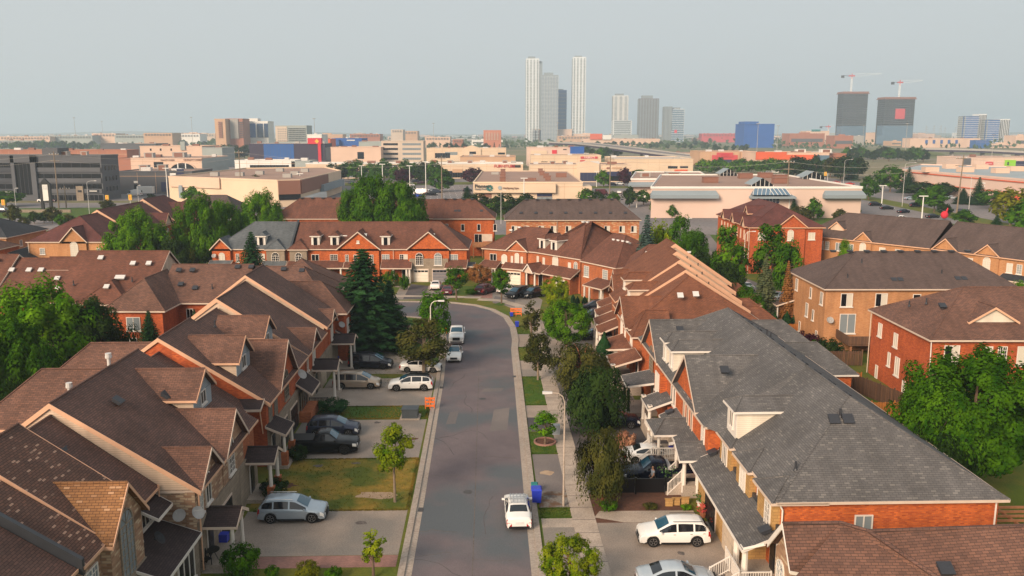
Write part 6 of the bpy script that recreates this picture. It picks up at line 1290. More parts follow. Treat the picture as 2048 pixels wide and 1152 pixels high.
shrub('bushy yellow green tree like shrub in front of the crescent lean-to',641,566,4.6,3.6,'leaf_yellow'); shrub('dark shrub below the yellow green one',630,588,6,2.6,'leaf_olive'); shrub('small golden shrub beside the blue spruce',576,592,3.2,2.2,'leaf_yellow'); shrub('round golden shrub behind the spruce, grey house front',472,572,3,2.2,'leaf_yellow')
shrub('garden shrub left of the white garage door',782,572,3.4,3.2,'leaf_green'); shrub('small tree like shrub by the pillared porch of the crescent row',808,580,2.2,3,'leaf_green'); shrub('low hedge along the pink paver drive',945,588,3.4,1.0,'leaf_green'); shrub('second piece of hedge along the pink paver drive',962,578,2.6,1.1,'leaf_green')
shrub('purple leaved bush below the tan house wall',1606,700,4.2,2.6,'leaf_purple'); shrub('dark green bush next to the purple one',1655,720,4.0,3.0,'leaf_dark'); shrub('green bush between the rear wings and the tan house',1630,712,3,2.2,'leaf_green')
for i_,(px,pyb,pyt,w) in enumerate(((1207,752,664,42),(1169,612,592,12),(1155,612,592,10),(1146,606,588,10),(1512,634,590,22),(1530,634,586,24),(1528,672,640,16),(1548,668,624,20),(1572,662,622,22),(1586,660,630,18))):
    x,y=G(px,pyb); d=y*cp+H*sp; s=F/d; cedar(('tall dark cedar between the right row porches and drooping trees','right one of the small pointed cedars before the corner porch','middle one of the small pointed cedars','leftmost small pointed cedar by the bend','left half of the dark cedar pair behind the grey roofs','right half of the dark cedar pair behind the grey roofs','short cedar against the grey roof ridge','cedar just left of the tan house','tall cedar touching the tan house corner','last cedar beside the tan house porch')[i_],x,y,(pyb-pyt)/s/cp,w/s)
# big trees
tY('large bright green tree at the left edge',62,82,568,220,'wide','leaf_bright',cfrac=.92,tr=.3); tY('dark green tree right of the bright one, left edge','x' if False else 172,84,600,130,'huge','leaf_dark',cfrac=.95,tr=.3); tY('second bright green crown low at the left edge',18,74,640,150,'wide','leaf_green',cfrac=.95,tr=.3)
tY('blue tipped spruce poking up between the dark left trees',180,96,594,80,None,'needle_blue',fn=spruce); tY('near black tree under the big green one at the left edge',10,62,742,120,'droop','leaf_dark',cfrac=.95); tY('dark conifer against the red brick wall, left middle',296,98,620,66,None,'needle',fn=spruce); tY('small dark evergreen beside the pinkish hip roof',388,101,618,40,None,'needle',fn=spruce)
tY('yellow green maple in front of the maroon roofs',268,152,420,108,'wide','leaf_bright',cfrac=.88,tr=.25); tY('tall maple left of the grey roofed crescent house','x' if False else 398,160,392,96,'wide','leaf_bright',cfrac=.9); tY('yellowish tree leaning towards the maple group','x' if False else 372,158,452,60,'broad','leaf_olive_yellow',cfrac=.9); tY('bushy green tree right behind the maple group',448,168,402,80,'broad2','leaf_bright',cfrac=.92)
tY('dense green tree above the grey roof ridge',520,190,384,88,'wide','leaf_bright',cfrac=.9); tY('darker tree filling the gap below the dense one',470,172,440,90,'broad','leaf_dark',cfrac=.95); tY('small tree over the hip of the charcoal street','x' if False else 560,184,424,44,'broad','leaf_green',cfrac=.95); tY('low pinkish dark tree beside the left side street',345,150,478,60,'broad2','leaf_dark',cfrac=.9)
tY('left half of the enormous maple towering behind the crescent row',738,176,352,110,'huge','leaf_green',cfrac=.93,tr=.35); tY('right half of the enormous maple behind the crescent row',796,175,362,104,'huge','leaf_green',cfrac=.93,tr=.35,rz=1.2)
tY('light green sapling on the left flank of the enormous maple','x' if False else 692,182,378,30,'broad','leaf_bright',cfrac=.9)
tY('silvery blue spruce behind the right row',1295,136,428,78,None,'needle_blue',fn=spruce); tY('yellow green tree leaning on the blue spruce',1322,140,436,44,'oval','leaf_yellow',cfrac=.93); tY('green tree by the gap in the road, right middle',1362,152,428,60,'broad','leaf_green',cfrac=.9); tY('dark green tree behind the lamp, right middle',1392,150,462,60,'broad2','leaf_green',cfrac=.92)
tY('tall narrow bright tree in front of the maroon row',1460,136,448,66,'oval2','leaf_bright',cfrac=.93); tY('broad dark tree below the narrow bright one',1452,122,524,76,'broad2','leaf_dark',cfrac=.93); tY('pyramidal green tree before the maroon gable end',1548,138,446,84,'oval2','leaf_green',cfrac=.93); tY('green tree right of the pyramidal one',1580,132,474,54,'oval','leaf_green',cfrac=.93)
tY('pale olive spruce in the yard behind the stepped roofs',1534,118,506,62,None,'needle_pale',fn=spruce); tY('thin reddish spruce beside the pale one',1578,116,520,38,None,'leaf_brown',fn=spruce); tY('low green tree beside the stepped roofs','x' if False else 1500,112,570,60,'broad','leaf_green',cfrac=.95); tY('dark round tree beyond the last rake step',1410,140,500,56,'broad','leaf_dark',cfrac=.95)
tY('green tree behind the stepped roofs, left of the dark one',1378,144,474,46,'broad2','leaf_green',cfrac=.95); tY('small yellow tree in front of the long tan row',1695,148,478,34,'broad','leaf_bright',cfrac=.9)
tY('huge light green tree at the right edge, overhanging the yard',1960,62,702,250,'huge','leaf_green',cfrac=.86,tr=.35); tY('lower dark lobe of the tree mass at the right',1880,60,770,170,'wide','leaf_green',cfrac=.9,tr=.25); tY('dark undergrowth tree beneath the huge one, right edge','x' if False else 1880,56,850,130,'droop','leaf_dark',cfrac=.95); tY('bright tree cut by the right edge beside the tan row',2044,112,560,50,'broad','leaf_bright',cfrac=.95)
tY('golden green shrub tree peeping over the last left roof','x' if False else 578,112,562,30,'round','leaf_yellow',cfrac=.95); tY('leafy tree between the peaked roof and the spruce',635,128,556,70,'broad','leaf_olive',cfrac=.95)
# ---------------------------------------------------------------- plazas, towers and the far city
for n_,c_ in (('w_cream',(.62,.47,.34)),('w_peach',(.60,.42,.32)),('w_tan',(.48,.30,.19)),('w_brickfar',(.33,.13,.08)),('w_slate',(.045,.048,.06)),('w_slate2',(.085,.088,.10)),('w_greygreen',(.30,.33,.32)),('w_purple',(.035,.024,.05)),('w_white',(.68,.66,.63)),('w_pink',(.60,.44,.37)),
    ('w_red',(.55,.02,.04)),('w_orange',(.60,.10,.035)),('w_rose',(.48,.06,.07)),('w_blue',(.015,.085,.33)),('w_navy',(.02,.025,.07)),('w_lime',(.22,.50,.02)),('w_beige',(.52,.42,.34)),('w_concrete',(.33,.31,.29)),('w_brown',(.22,.1,.07)),('roof_flat',(.30,.185,.14)),('roof_pale',(.5,.42,.36)),('roof_bluef',(.30,.34,.36)),('canopy',(.22,.26,.29)),('sign_black',(.02,.02,.022)),('w_yellow',(.7,.42,.05)),('w_hotel',(.45,.16,.09)),('t_grey',(.20,.23,.25)),('t_pale',(.55,.56,.56)),('t_brown',(.10,.075,.085)),('t_dark',(.10,.11,.125)),('t_navy',(.02,.09,.30)),('t_white',(.62,.65,.67)),('orange_mesh',(.55,.2,.12))): plain(n_,c_,.8,.07,.08)
def zat(px,py,Y): r=ray(px,py); return H+r[2]*Y/r[1]
def xat(px,Y,z=0): 
    d=Y*cp-(z-H)*sp; return (px-1024)*d/F
class FB:
    """flat roofed building whose front faces the camera: px range, foot row or distance, top row"""
    def __init__(s,label,px0,px1,yt,yb=None,Y=None,depth=30,mat='w_cream',roof='roof_flat',cat='building',name='commercial_building',group=None,parapet=True,z0=0,rmat=None,skew=None):
        s.Y=Y or G(1024,yb)[1]; pm=(px0+px1)/2; s.zt=zat(pm,yt,s.Y); s.x0=xat(px0,s.Y,s.zt*.5); s.L=xat(px1,s.Y,s.zt*.5)-s.x0
        s.e=empty(name,label,cat,(s.x0,s.Y,0),0,group); s.d=depth
        m=MB(); t=max(.3,s.L*.006)
        if skew:
            xl,xr=[xat(q,s.Y+depth,s.zt)-s.x0 for q in skew]; fp=[(0,0),(s.L,0),(xr,depth),(xl,depth)]; m.prism(fp,z0,s.zt); m.build('wall',[mat],s.e); r=MB(); r.prism([(.5,.5),(s.L-.5,.5),(xr-.5,depth-.5),(xl+.5,depth-.5)],s.zt,s.zt+.06); r.build('roof',[roof],s.e); p=MB()
            for (a,b_) in ((fp[0],fp[1]),(fp[1],fp[2]),(fp[2],fp[3]),(fp[3],fp[0])): d=(Vector(b_)-Vector(a)).normalized(); p.board((a[0],a[1],s.zt+.5),(b_[0],b_[1],s.zt+.5),(d.y,-d.x),.7,.3)
            p.build('parapet',[rmat or mat],s.e); return
        m.box(0,s.L,0,depth,z0,s.zt); m.build('wall',[mat],s.e)
        r=MB()
        r.box(t,s.L-t,t,depth-t,s.zt,s.zt+.05); r.build('roof',[roof],s.e)
        if parapet:
            p=MB(); hh=max(.45,s.zt*.03); p.box(-.15,s.L+.15,-.15,t,s.zt-.1,s.zt+hh); p.box(-.15,s.L+.15,depth-t,depth+.15,s.zt-.1,s.zt+hh); p.box(-.15,t,t,depth-t,s.zt-.1,s.zt+hh); p.box(s.L-t,s.L+.15,t,depth-t,s.zt-.1,s.zt+hh); p.build('parapet',[rmat or mat],s.e)
        rg=random.Random(int(px0*3+px1)); nr=0 if depth<20 or s.zt>25 else int(min(7,s.L/18)+1)
        for k in range(nr):
            x=s.L*(k+rg.uniform(.25,.75))/nr; y=depth*rg.uniform(.15,.8); w=rg.uniform(1.2,2.6); m=MB(); m.box(x-w,x+w,y-w*.6,y+w*.6,s.zt+.1,s.zt+rg.uniform(1.0,2.0)); m.build('rooftop_unit',[rg.choice(['w_concrete','w_brown','vent_metal'])],s.e)
        if s.zt<14 and s.L>20:   # panel joints, and a tan strip painted as a shadow groove under the parapet
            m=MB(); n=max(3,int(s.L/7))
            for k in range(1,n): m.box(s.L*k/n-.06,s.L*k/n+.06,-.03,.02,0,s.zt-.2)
            m.box(.1,s.L-.1,-.04,.02,s.zt*.80,s.zt*.82); m.build('joints_and_shadow_line',['w_tan'],s.e)
    def X(s,px): return xat(px,s.Y,s.zt*.5)-s.x0
    def Z(s,py,px=1024): return max(0,zat(px,py,s.Y))
    def b(s,px0,px1,y0,y1,mat,name='window_band',out=.12,inn=.3,n=0,mull='w_slate2'):   # box on the facade between two columns and rows (y0 above y1)
        m=MB(); a,b_=s.X(px0),s.X(px1); z1,z0=s.Z(y0),s.Z(y1); m.box(a,b_,-out,inn,z0,z1)
        for k in range(1,n): x=a+(b_-a)*k/n; m.box(x-.06,x+.06,-out-.05,-out,z0,z1,1)
        return m.build(name,[mat,mull],s.e)
    def text(s,t,px,py,size,mat,name='sign_letters',depth=.2,align='LEFT'):
        c=bpy.data.curves.new('txt','FONT'); c.body=t; c.size=size; c.extrude=depth/2; c.align_x=align; o=bpy.data.objects.new('tmp',c); COL.objects.link(o)
        dg=bpy.context.evaluated_depsgraph_get(); me=bpy.data.meshes.new_from_object(o.evaluated_get(dg)); bpy.data.objects.remove(o); me.materials.clear(); me.materials.append(MATS[mat])
        q=link(name,me,s.e,(s.X(px),-.35,s.Z(py))); q.rotation_euler=(R(90),0,0); return q
    def rtu(s,px,fy,w=3,h=1.6,mat='w_concrete'):
        m=MB(); y=s.d*fy; x=xat(px,s.Y+y,s.zt)-s.x0; m.box(x-w/2,x+w/2,y-w*.35,y+w*.35,s.zt+.1,s.zt+h+.1); m.box(x-w/2-.15,x+w/2+.15,y-w*.35-.15,y+w*.35+.15,s.zt+h+.1,s.zt+h+.3); m.box(x-w*.35,x+w*.35,y-w*.36-.03,y-w*.35,s.zt+.3,s.zt+h,1); return m.build('rooftop_unit',[mat,'w_brown'],s.e)
# dark office block, left
b=FB('dark grey four storey office block with black window bands, left edge',-70,205,313,401,depth=15,mat='w_slate2',roof='roof_pale')
for y0,y1 in((326,335),(347.6,356.5),(368,377.6)):
    b.b(-60,27,y0,y1,'glass',n=5,mull='w_slate'); b.b(70,202,y0,y1,'glass',n=7,mull='w_slate')
    b.b(-62,28,y1,y1+9,'w_slate',name='spandrel',out=.5); b.b(69,203,y1,y1+9,'w_slate2',name='spandrel',out=.5)
b.b(27,34,311,401,'w_slate2','pier',1.2); b.b(66,76,311,401,'w_slate2','pier',1.2); b.b(27,76,311,325,'w_slate2','pier',1.2); b.b(34,66,326,388,'glass','curtain_wall',.6,n=4,mull='w_slate')
b.b(80,203,390,401,'glass','shop_window',n=14); b.b(-60,24,390,401,'glass','shop_window',n=8); b.b(152,166,372,401,'stone_beige','entrance_pier',.9); b.b(176,196,379.5,384,'sign_black','shop_sign',.9); b.b(179,194,381,382.6,'w_white','sign_letters',1.0); b.b(7,26,381,386.5,'sign_black','shop_sign',.9); b.b(10,24,383,384.8,'w_white','sign_letters',1.0); b.b(156,163,380,384,'sign_black','shop_sign',1.1)
m=MB(); m.box(b.X(81),b.X(112),3,12,b.zt,b.zt+3.2); m.build('penthouse',['w_slate2'],b.e); b.rtu(128,.5,4); b.rtu(170,.4,2.5)
for k in range(3):
    for q in range(4): m=MB(); m.box(b.L,b.L+.06,2.5+q*3,3.7+q*3,3.4+k*4.2,5.2+k*4.2); m.build('window',['glass'],b.e)
b=FB('low slate grey warehouse wing with loading doors, beside the dark office',239,385,344,388,depth=26,mat='w_slate2',roof='roof_flat'); b.b(268,276,369,384,'glass','door'); b.b(322,336,364,383,'w_navy','loading_door'); b.b(268,276,362,366,'w_white','shop_sign'); b.b(341,353,341,352,'w_white','banner'); b.b(341,353,341,346,'w_red','banner'); b.b(355,369,338,354,'w_navy','banner'); b.rtu(290,.4,4,2.4); b.rtu(326,.4,4,2.6)
b=FB('cream shop with arched window and serif shop name letters twice on its fascia, left background',262,404,317,349,depth=52,mat='w_peach',roof='roof_flat'); b.text('QUALITY CHEESE',322,321.3,1.15,'w_brown'); b.text('QUALITY CHEESE',368,321.3,1.6,'w_brown')
m=MB(); n=14; cx=b.X(366); rx=b.X(392)-cx; z0=b.Z(342); rz=b.Z(325)-z0; pts=[(cx+rx*math.cos(math.pi*i/n),z0+rz*math.sin(math.pi*i/n)) for i in range(n+1)]
m.poly([(x,-.3,z) for x,z in pts]); m.poly([(x*1.0,-.25,z) for x,z in pts[::-1]]); m.build('arched_window',['glass'],b.e); m=MB()
for i in range(n): a,c=pts[i],pts[i+1]; m.tube((a[0],-.4,a[1]),(c[0],-.4,c[1]),.45,n=6)
m.build('arch_trim',['w_peach'],b.e); b.b(308,327,324,335,'glass','shop_window'); b.b(355.5,357.5,326,342,'w_white','mullion',.8); b.b(371,373,326,342,'w_white','mullion',.8); b.rtu(300,.3,6,3); b.rtu(360,.5,8,3); m=MB(); m.box(b.L,b.L+.1,0,52,0,b.zt+.3); m.build('side_wall',['w_greygreen'],b.e)
FB('low red brick store wing left of the arched cream shop',225,262,318,349,depth=40,mat='w_brickfar')
FB('long low pale red brick store behind the dark office',-60,255,301,340,depth=20,mat='w_brickfar',roof='roof_flat')
# cream corner building by polygon
def polyb(label,pts,z,mat,roof,name='commercial_building',cat='building',par=.6):
    q=[G(px,py,z) for px,py in pts]; c=q[0]; e=empty(name,label,cat,(c[0],c[1],0)); q=[(x-c[0],y-c[1]) for x,y in q]; m=MB(); m.prism(q,0,z); m.build('wall',[mat],e); r=MB(); cx=sum(p[0] for p in q)/len(q); cy=sum(p[1] for p in q)/len(q)
    r.prism([(cx+(x-cx)*.985,cy+(y-cy)*.985) for x,y in q],z,z+.06); r.build('roof',[roof],e); p=MB(); n=len(q)
    for i in range(n):
        a,b_=Vector(q[i]),Vector(q[(i+1)%n]); d=(b_-a).normalized(); nn=Vector((d.y,-d.x)); 
        if nn.dot((a+b_)/2-Vector((cx,cy)))<0: nn=-nn
        p.board((a.x-nn.x*.3,a.y-nn.y*.3,z+par),(b_.x-nn.x*.3,b_.y-nn.y*.3,z+par),nn,par+.1,.42)
    p.build('parapet',[mat],e); return e,q,c
e,q,c=polyb('wide cream plaza building with brown flat roof and dark red fascia, left of huge maple',[(337,355),(455,359),(555,363),(600,362),(656,349),(682,343),(650,335.5),(490,338)],9.3,'w_cream','roof_flat')
def on(e,c,pa,pb,z0,z1,Yz,mat,name,out=.25):   # panel along a roof edge given by two image pixels at height Yz
    a=Vector(G(*pa,Yz))-Vector(c); b_=Vector(G(*pb,Yz))-Vector(c); d=(b_-a).normalized(); nn=Vector((d.y,-d.x)); 
    if nn.y>0 and abs(nn.y)>.2: nn=-nn
    m=MB(); o=nn*out; p=[(a.x,a.y),(b_.x,b_.y),(b_.x+o.x,b_.y+o.y),(a.x+o.x,a.y+o.y)]; m.prism(p,z0,z1); return m.build(name,[mat],e)
on(e,c,(556,363),(600,362),4.6,9.6,9.3,'w_rose' if False else 'w_brown','fascia_band',.6); on(e,c,(600,362),(654,349.5),4.6,9.6,9.3,'w_brown','fascia_band',.6); on(e,c,(556,363),(600,362),2.6,4.6,9.3,'glass','shop_window',.3); on(e,c,(640,353),(681,343.5),3.2,6.0,9.3,'canopy','canopy',1.6); on(e,c,(340,355.2),(440,358.6),5.8,9.9,9.3,'w_peach','raised_panel',.5)
on(e,c,(357,355.8),(364,356.2),1.5,6.5,9.3,'canopy','window_surround',.4); on(e,c,(600,362),(640,353),.3,3.2,9.3,'w_white','entry_wall',2.5)
for px,py in ((575,355),(590,350),(520,349),(560,343),(610,344),(480,352),(430,352)):
    x,y=G(px,py,9.4); m=MB(); m.box(-1.6,1.6,-1.2,1.2,0,1.5); o=m.build('rooftop_unit',['w_concrete'],e); o.location=(x-c[0],y-c[1],9.4)
# centre plazas
b=FB('purple grey box building with dark blue glass panel, red sign tower at its right',499,650,287,327,depth=30,mat='w_purple',roof='roof_pale',parapet=False); b.b(528,588,288,318,'t_navy','curtain_wall',.3,n=9); b.b(617,644,276,288,'w_red','sign_box',1.5,4); b.b(637,643,288,325,'w_red','sign_mast',1.6,3); b.b(650,662,295,320,'w_slate','dark_glass_wing',-.5,12)
m=MB(); x,z=b.X(635.5),b.Z(282.5); r_=b.Z(280)-b.Z(284.5); m.poly([(x-r_,-1.7,z),(x,-1.7,z-r_),(x+r_,-1.7,z),(x,-1.7,z+r_)]); m.build('emblem',['w_yellow'],b.e)
FB('white flat store behind the red sign tower',615,644,270,Y=900,depth=30,mat='w_white'); FB('orange red store behind the red sign tower, left of the blue store',645,661,279,Y=950,depth=30,mat='w_orange')
b=FB('bright blue store with jagged front in the centre left distance',664,724,277.5,Y=1000,depth=40,mat='w_blue'); b.b(665,680,279,291,'t_navy','front_bay',6); b.b(694,710,279.5,281.5,'w_white','sign_letters',.3); FB('dark roofed pale warehouse right of the blue store',718,765,284,Y=880,depth=30,mat='w_greygreen',roof='roof_pale')
b=FB('peach low office with a row of trees in front, centre left',662,762,295,Y=690,depth=30,mat='w_peach'); b.b(715,728,304,318,'glass','window_band')
b=FB('beige four storey office with ribbon windows, centre left',763,847,283,331,depth=18,mat='w_beige',roof='roof_pale')
for y0 in(286.3,295.8,305.5,315.2):
    b.b(767,796,y0,y0+4.3,'glass',n=8); b.b(805,842,y0,y0+4.3,'glass_pale',n=10)
b=FB('long white fascia retail strip with black sign boxes, centre',612,1046,328,357,depth=22,mat='w_cream',roof='roof_pale',rmat='w_white')
for px in(678,764,812,846,1024): b.b(px,px+(31 if px!=1024 else 17),330.0,334.8,'sign_black','shop_sign',.4); 
for px in(683,768,816,850): b.b(px,px+20,331.8,333.2,'w_white' if px!=816 else 'w_yellow','sign_letters',.5)
b.text('FURNITURE',988,335,2.4,'w_red'); b.b(618,760,342,355,'glass_pale','shop_window',.1,n=30); b.b(790,960,342,355,'glass','shop_window',.1,n=34); b.b(964,1040,343,355,'glass_tower','shop_window',.1,n=14); b.b(905,925,338,345,'w_tan','entry_panel',.5)
for px in(700,720,900,940,1010): b.rtu(px,.5,3,1.5)
b=FB('white low retail building with dark shopfronts left of the long strip',470,590,321.5,349,depth=20,mat='w_white',roof='roof_pale'); b.b(500,578,330,337,'glass','shop_window',n=12); FB('pale grey side wing of the white retail building',583,620,323,349,depth=20,mat='w_greygreen',roof='roof_pale')
b=FB('pale plaza with small square windows and a corner turret, left middle distance',281,405,293,335,depth=40,mat='w_peach',roof='roof_flat'); 
for px in(301,321,342): b.b(px,px+3,297,301.5,'glass','window')
b.b(363,372,283,300,'w_greygreen','turret',1,5); FB('low store with dark fascia and peach end, left middle distance',202,312,288,322,depth=30,mat='w_slate2',roof='roof_pale'); FB('peach wing of the dark fascia store',272,312,287.5,321,depth=20,mat='w_peach')
FB('grey green flat wing right of the pale plaza',405,445,296,335,depth=30,mat='w_greygreen')
b=FB('tan flat building behind the long strip, centre',920,1031,314.5,Y=640,depth=40,mat='w_tan',roof='roof_flat'); b.b(948,975,322,330,'w_peach','loading_bay')
b=FB('long cream plaza with small central gable, centre distance',853,1012,297,Y=800,depth=26,mat='w_cream',roof='roof_peach' if False else 'roof_flat'); b.b(870,900,306,316,'glass','shop_window',n=6); b.b(890,915,304,310,'glass_pale','shop_window'); b.b(941,951,303,307,'glass','window'); b.b(996,1010,305,309,'glass','window')
m=MB(); x0,x1=b.X(924),b.X(962); zz=b.zt; m.hexa([(x0,-1,0),(x1,-1,0),(x1,6,0),(x0,6,0),(x0,-1,zz),(x1,-1,zz),(x1,6,zz),(x0,6,zz)]); m.poly([(x0,-1,zz),(x1,-1,zz),((x0+x1)/2,-1,zz+3)]); m.poly([(x0,-1,zz),((x0+x1)/2,-1,zz+3),((x0+x1)/2,14,zz+3),(x0,14,zz)]); m.poly([(x1,-1,zz),(x1,14,zz),((x0+x1)/2,14,zz+3),((x0+x1)/2,-1,zz+3)]); m.build('gable_entrance',['w_cream'],b.e); b.b(939,952,303,308,'glass','window',1.2)
b=FB('cream big box store with red square logo, centre distance',1054,1168,296,Y=690,depth=36,mat='w_pink',roof='roof_flat'); b.b(1062,1094,301,312,'w_cream','lower_panel',.6); b.b(1104,1113.5,300,308.5,'w_red','logo_panel',.5); b.text('C',1106,306.6,3.1,'w_white'); b.b(1140,1168,293,308.5,'w_blue','sign_panel',.9,.6); b.text('EastSide',1142,302.5,2.3,'w_cream'); b.b(1126,1133,298,300,'sign_black','small_sign')
b=FB('cream store with red lettering band in front of the blue sign store',1062,1202,311.5,Y=590,depth=34,mat='w_cream',roof='roof_flat'); b.b(1161,1195,313,317.3,'w_rose','shop_sign',.4); b.text('FABRICS',1168,317,2.0,'w_white'); b.b(1160,1170,320,323,'w_rose','small_sign'); b.b(1082,1095,323,327,'glass','window')
b=FB('wide cream plaza with peaked entrance over dark shopfront, behind the pool store',1060,1262,330.5,364,depth=34,mat='w_cream',roof='roof_flat')
m=MB(); x0,x1=b.X(1153),b.X(1198); zt=b.Z(328); za=b.Z(322); m.prism([(x0,-1.2),(x1,-1.2),(x1,3),(x0,3)],0,zt); m.poly([(x0,-1.2,zt),(x1,-1.2,zt),((x0+x1)/2,-1.2,za)]); m.poly([(x0,-1.2,zt),((x0+x1)/2,-1.2,za),((x0+x1)/2,10,za),(x0,10,zt)]); m.poly([(x1,-1.2,zt),(x1,10,zt),((x0+x1)/2,10,za),((x0+x1)/2,-1.2,za)]); m.build('gable_entrance',['w_cream'],b.e)
b.b(1160,1196,345,362,'w_navy','shop_window',1.3,n=5); b.b(1214,1262,343,352,'w_navy','awning',1.5); b.b(1214,1262,352,362,'glass','shop_window'); b.b(1224,1243,334.5,337.6,'w_tan','shop_sign',.3); b.b(1213,1220,334.5,338,'w_brown','shop_sign',.3); b.rtu(1105,.3,3); b.rtu(1130,.5,3)
b=FB('stepped pink cream plaza with upper windows, right of the peaked plaza',1229,1386,319,Y=560,depth=60,mat='w_cream',roof='roof_pale'); b.b(1336,1355,332,337,'glass',n=5); b.b(1360,1376,332,336,'glass',n=4); b.b(1349,1375,339,346,'w_orange','shop_sign',.4)
# pool store
b=FB('flat cream pool store with blue swirl logo and brown roof, behind the orange brick row',947,1165,366,406,depth=97,mat='w_cream',roof='roof_flat')
b.b(947,1111,367,385,'w_cream','fascia_box',1.6); b.text('Pioneer',949.5,374.6,1.9,'w_slate',depth=.3).location.y=-1.9; b.text('Family Pools',949.5,378.9,.95,'canopy').location.y=-1.9; b.text('HotSpring Spas',1006,377,.98,'w_brown').location.y=-1.9
m=MB(); cx,cz=b.X(979.5),b.Z(375.5)
for k in range(9):
    a=k*.7; r0,r1=.35,1.25; m.hexa([(cx+math.cos(a)*r0,-1.9,cz+math.sin(a)*r0),(cx+math.cos(a+.35)*r1,-1.9,cz+math.sin(a+.35)*r1),(cx+math.cos(a+.8)*r1,-1.9,cz+math.sin(a+.8)*r1),(cx+math.cos(a+.5)*r0,-1.9,cz+math.sin(a+.5)*r0)]+[(cx+math.cos(a)*r0,-1.7,cz+math.sin(a)*r0),(cx+math.cos(a+.35)*r1,-1.7,cz+math.sin(a+.35)*r1),(cx+math.cos(a+.8)*r1,-1.7,cz+math.sin(a+.8)*r1),(cx+math.cos(a+.5)*r0,-1.7,cz+math.sin(a+.5)*r0)])
m.build('swirl_logo',['bin_green'],b.e); m=MB(); cx,cz=b.X(1000),b.Z(375); m.tube((cx,-1.85,cz),(cx,-1.7,cz),.75,n=16); m.build('round_logo',['roof_bluef'],b.e)
b.b(957,983,387,395,'w_brown','recess',.1); b.b(1074,1104,387,393,'w_navy','shop_window',.2,n=3); b.b(1074,1104,394,404,'glass_pale','shop_window',.25,n=3); m=MB(); m.box(b.L,b.L+3.6,0,12,0,b.Z(373)); m.build('annex',['w_cream'],b.e); m=MB(); m.box(b.L+.5,b.L+3.2,-.2,0,0,b.Z(392)); m.build('loading_door',['w_white'],b.e)
for px,f in((1005.5,.05),(1005.6,.3),(1006,.52),(1006,.8),(1096,.16),(1092,.35),(1084,.6),(1081,.85)): b.rtu(px,f,2.2,1.8,'w_brown')
# pink mall
b=FB('long pale pink mall with blue grey canopies and glass skylights, right of centre',1302,1722,376,436,depth=80,mat='w_pink',roof='roof_flat',rmat='w_white',skew=(1322,1568))
def canopy(b,px0,px1,y0,y1,out=2.2,mat='canopy'):
    x0,x1=b.X(px0),b.X(px1); z1,z0=b.Z(y0),b.Z(y1); zm=z0+(z1-z0)*.45; m=MB(); m.hexa([(x0,-out,z0),(x1,-out,z0),(x1,0,z0),(x0,0,z0),(x0,-out,zm),(x1,-out,zm),(x1,0,zm),(x0,0,zm)]); m.hexa([(x0,-out,zm),(x1,-out,zm),(x1,0,zm),(x0,0,zm),(x0+.6,-.3,z1),(x1-.6,-.3,z1),(x1-.6,0,z1),(x0+.6,0,z1)]); m.build('canopy',[mat],b.e)
canopy(b,1300,1434,381,396); canopy(b,1644,1726,381,396); canopy(b,1497,1586,389,396,3.2)
m=MB(); x0,x1=b.X(1500),b.X(1574); z0,z1=b.Z(388.5),b.Z(376.5)
m.hexa([(x0,-3,z0),(x1,-3,z0),(x1,0,z0),(x0,0,z0),(x0+1.2,-.6,z1),(x1-1.2,-.6,z1),(x1-1.2,0,z1),(x0+1.2,0,z1)]); m.build('sloped_skylight',['glass_tower'],b.e)
m=MB()
for k in range(10): x=x0+(x1-x0)*k/9; m.tube((x,-3.05,z0),(x+(.9 if k<5 else -.9)*(1-abs(k-4.5)/4.5*0),-.65,z1+.05),.08,n=4)
m.build('skylight_bars',['w_white'],b.e); b.b(1504,1558,392.5,406.5,'w_navy','window_band',.15,n=8,mull='w_white'); b.b(1504,1558,397,397.6,'w_white','mullion',.25); b.b(1504,1558,401.5,402.1,'w_white','mullion',.25)
def skyl(b,px0,px1,f,h_=3.0,ridge='y'):
    y=b.d*f; x0,x1=xat(px0,b.Y+y,b.zt)-b.x0,xat(px1,b.Y+y,b.zt)-b.x0; z=b.zt; m=MB(); xm=(x0+x1)/2
    for (p,q_) in (((x0,z+.8),(xm,z+h_)),((xm,z+h_),(x1,z+.8))): m.poly([(p[0],y,p[1]),(q_[0],y,q_[1]),(q_[0],y+9,q_[1]),(p[0],y+9,p[1])])
    m.poly([(x0+.2,y+.3,z),(x1-.2,y+.3,z),(x1-.2,y+.3,z+.8),(xm,y+.3,z+h_-.1),(x0+.2,y+.3,z+.8)],1)
    for k in range(6): x=x0+(x1-x0)*k/5; zz=z+.8+(h_-.8)*(1-abs(x-xm)/(xm-x0)); m.tube((x,y+.2,z),(x,y+.2,zz),.09,n=4,m=2)
    m.build('roof_skylight',['canopy','glass','w_white'],b.e)
skyl(b,1503,1547,.03); skyl(b,1606,1650,.62); skyl(b,1440,1475,.92)
for px,f in((1560,.3),(1560,.55),(1490,.7),(1530,.75),(1420,.35)): b.rtu(px,f,5,1.8,'w_brown')
b=FB('left stepped wing of the pink mall with grey canopy and small white door',1262,1420,359,402,depth=60,mat='w_pink',roof='roof_flat',rmat='w_white',skew=(1272,1400)); canopy(b,1256,1330,364,373); b.b(1278,1291,384,399,'w_white','loading_door'); b.rtu(1290,.3,4); b.rtu(1345,.25,6,2)
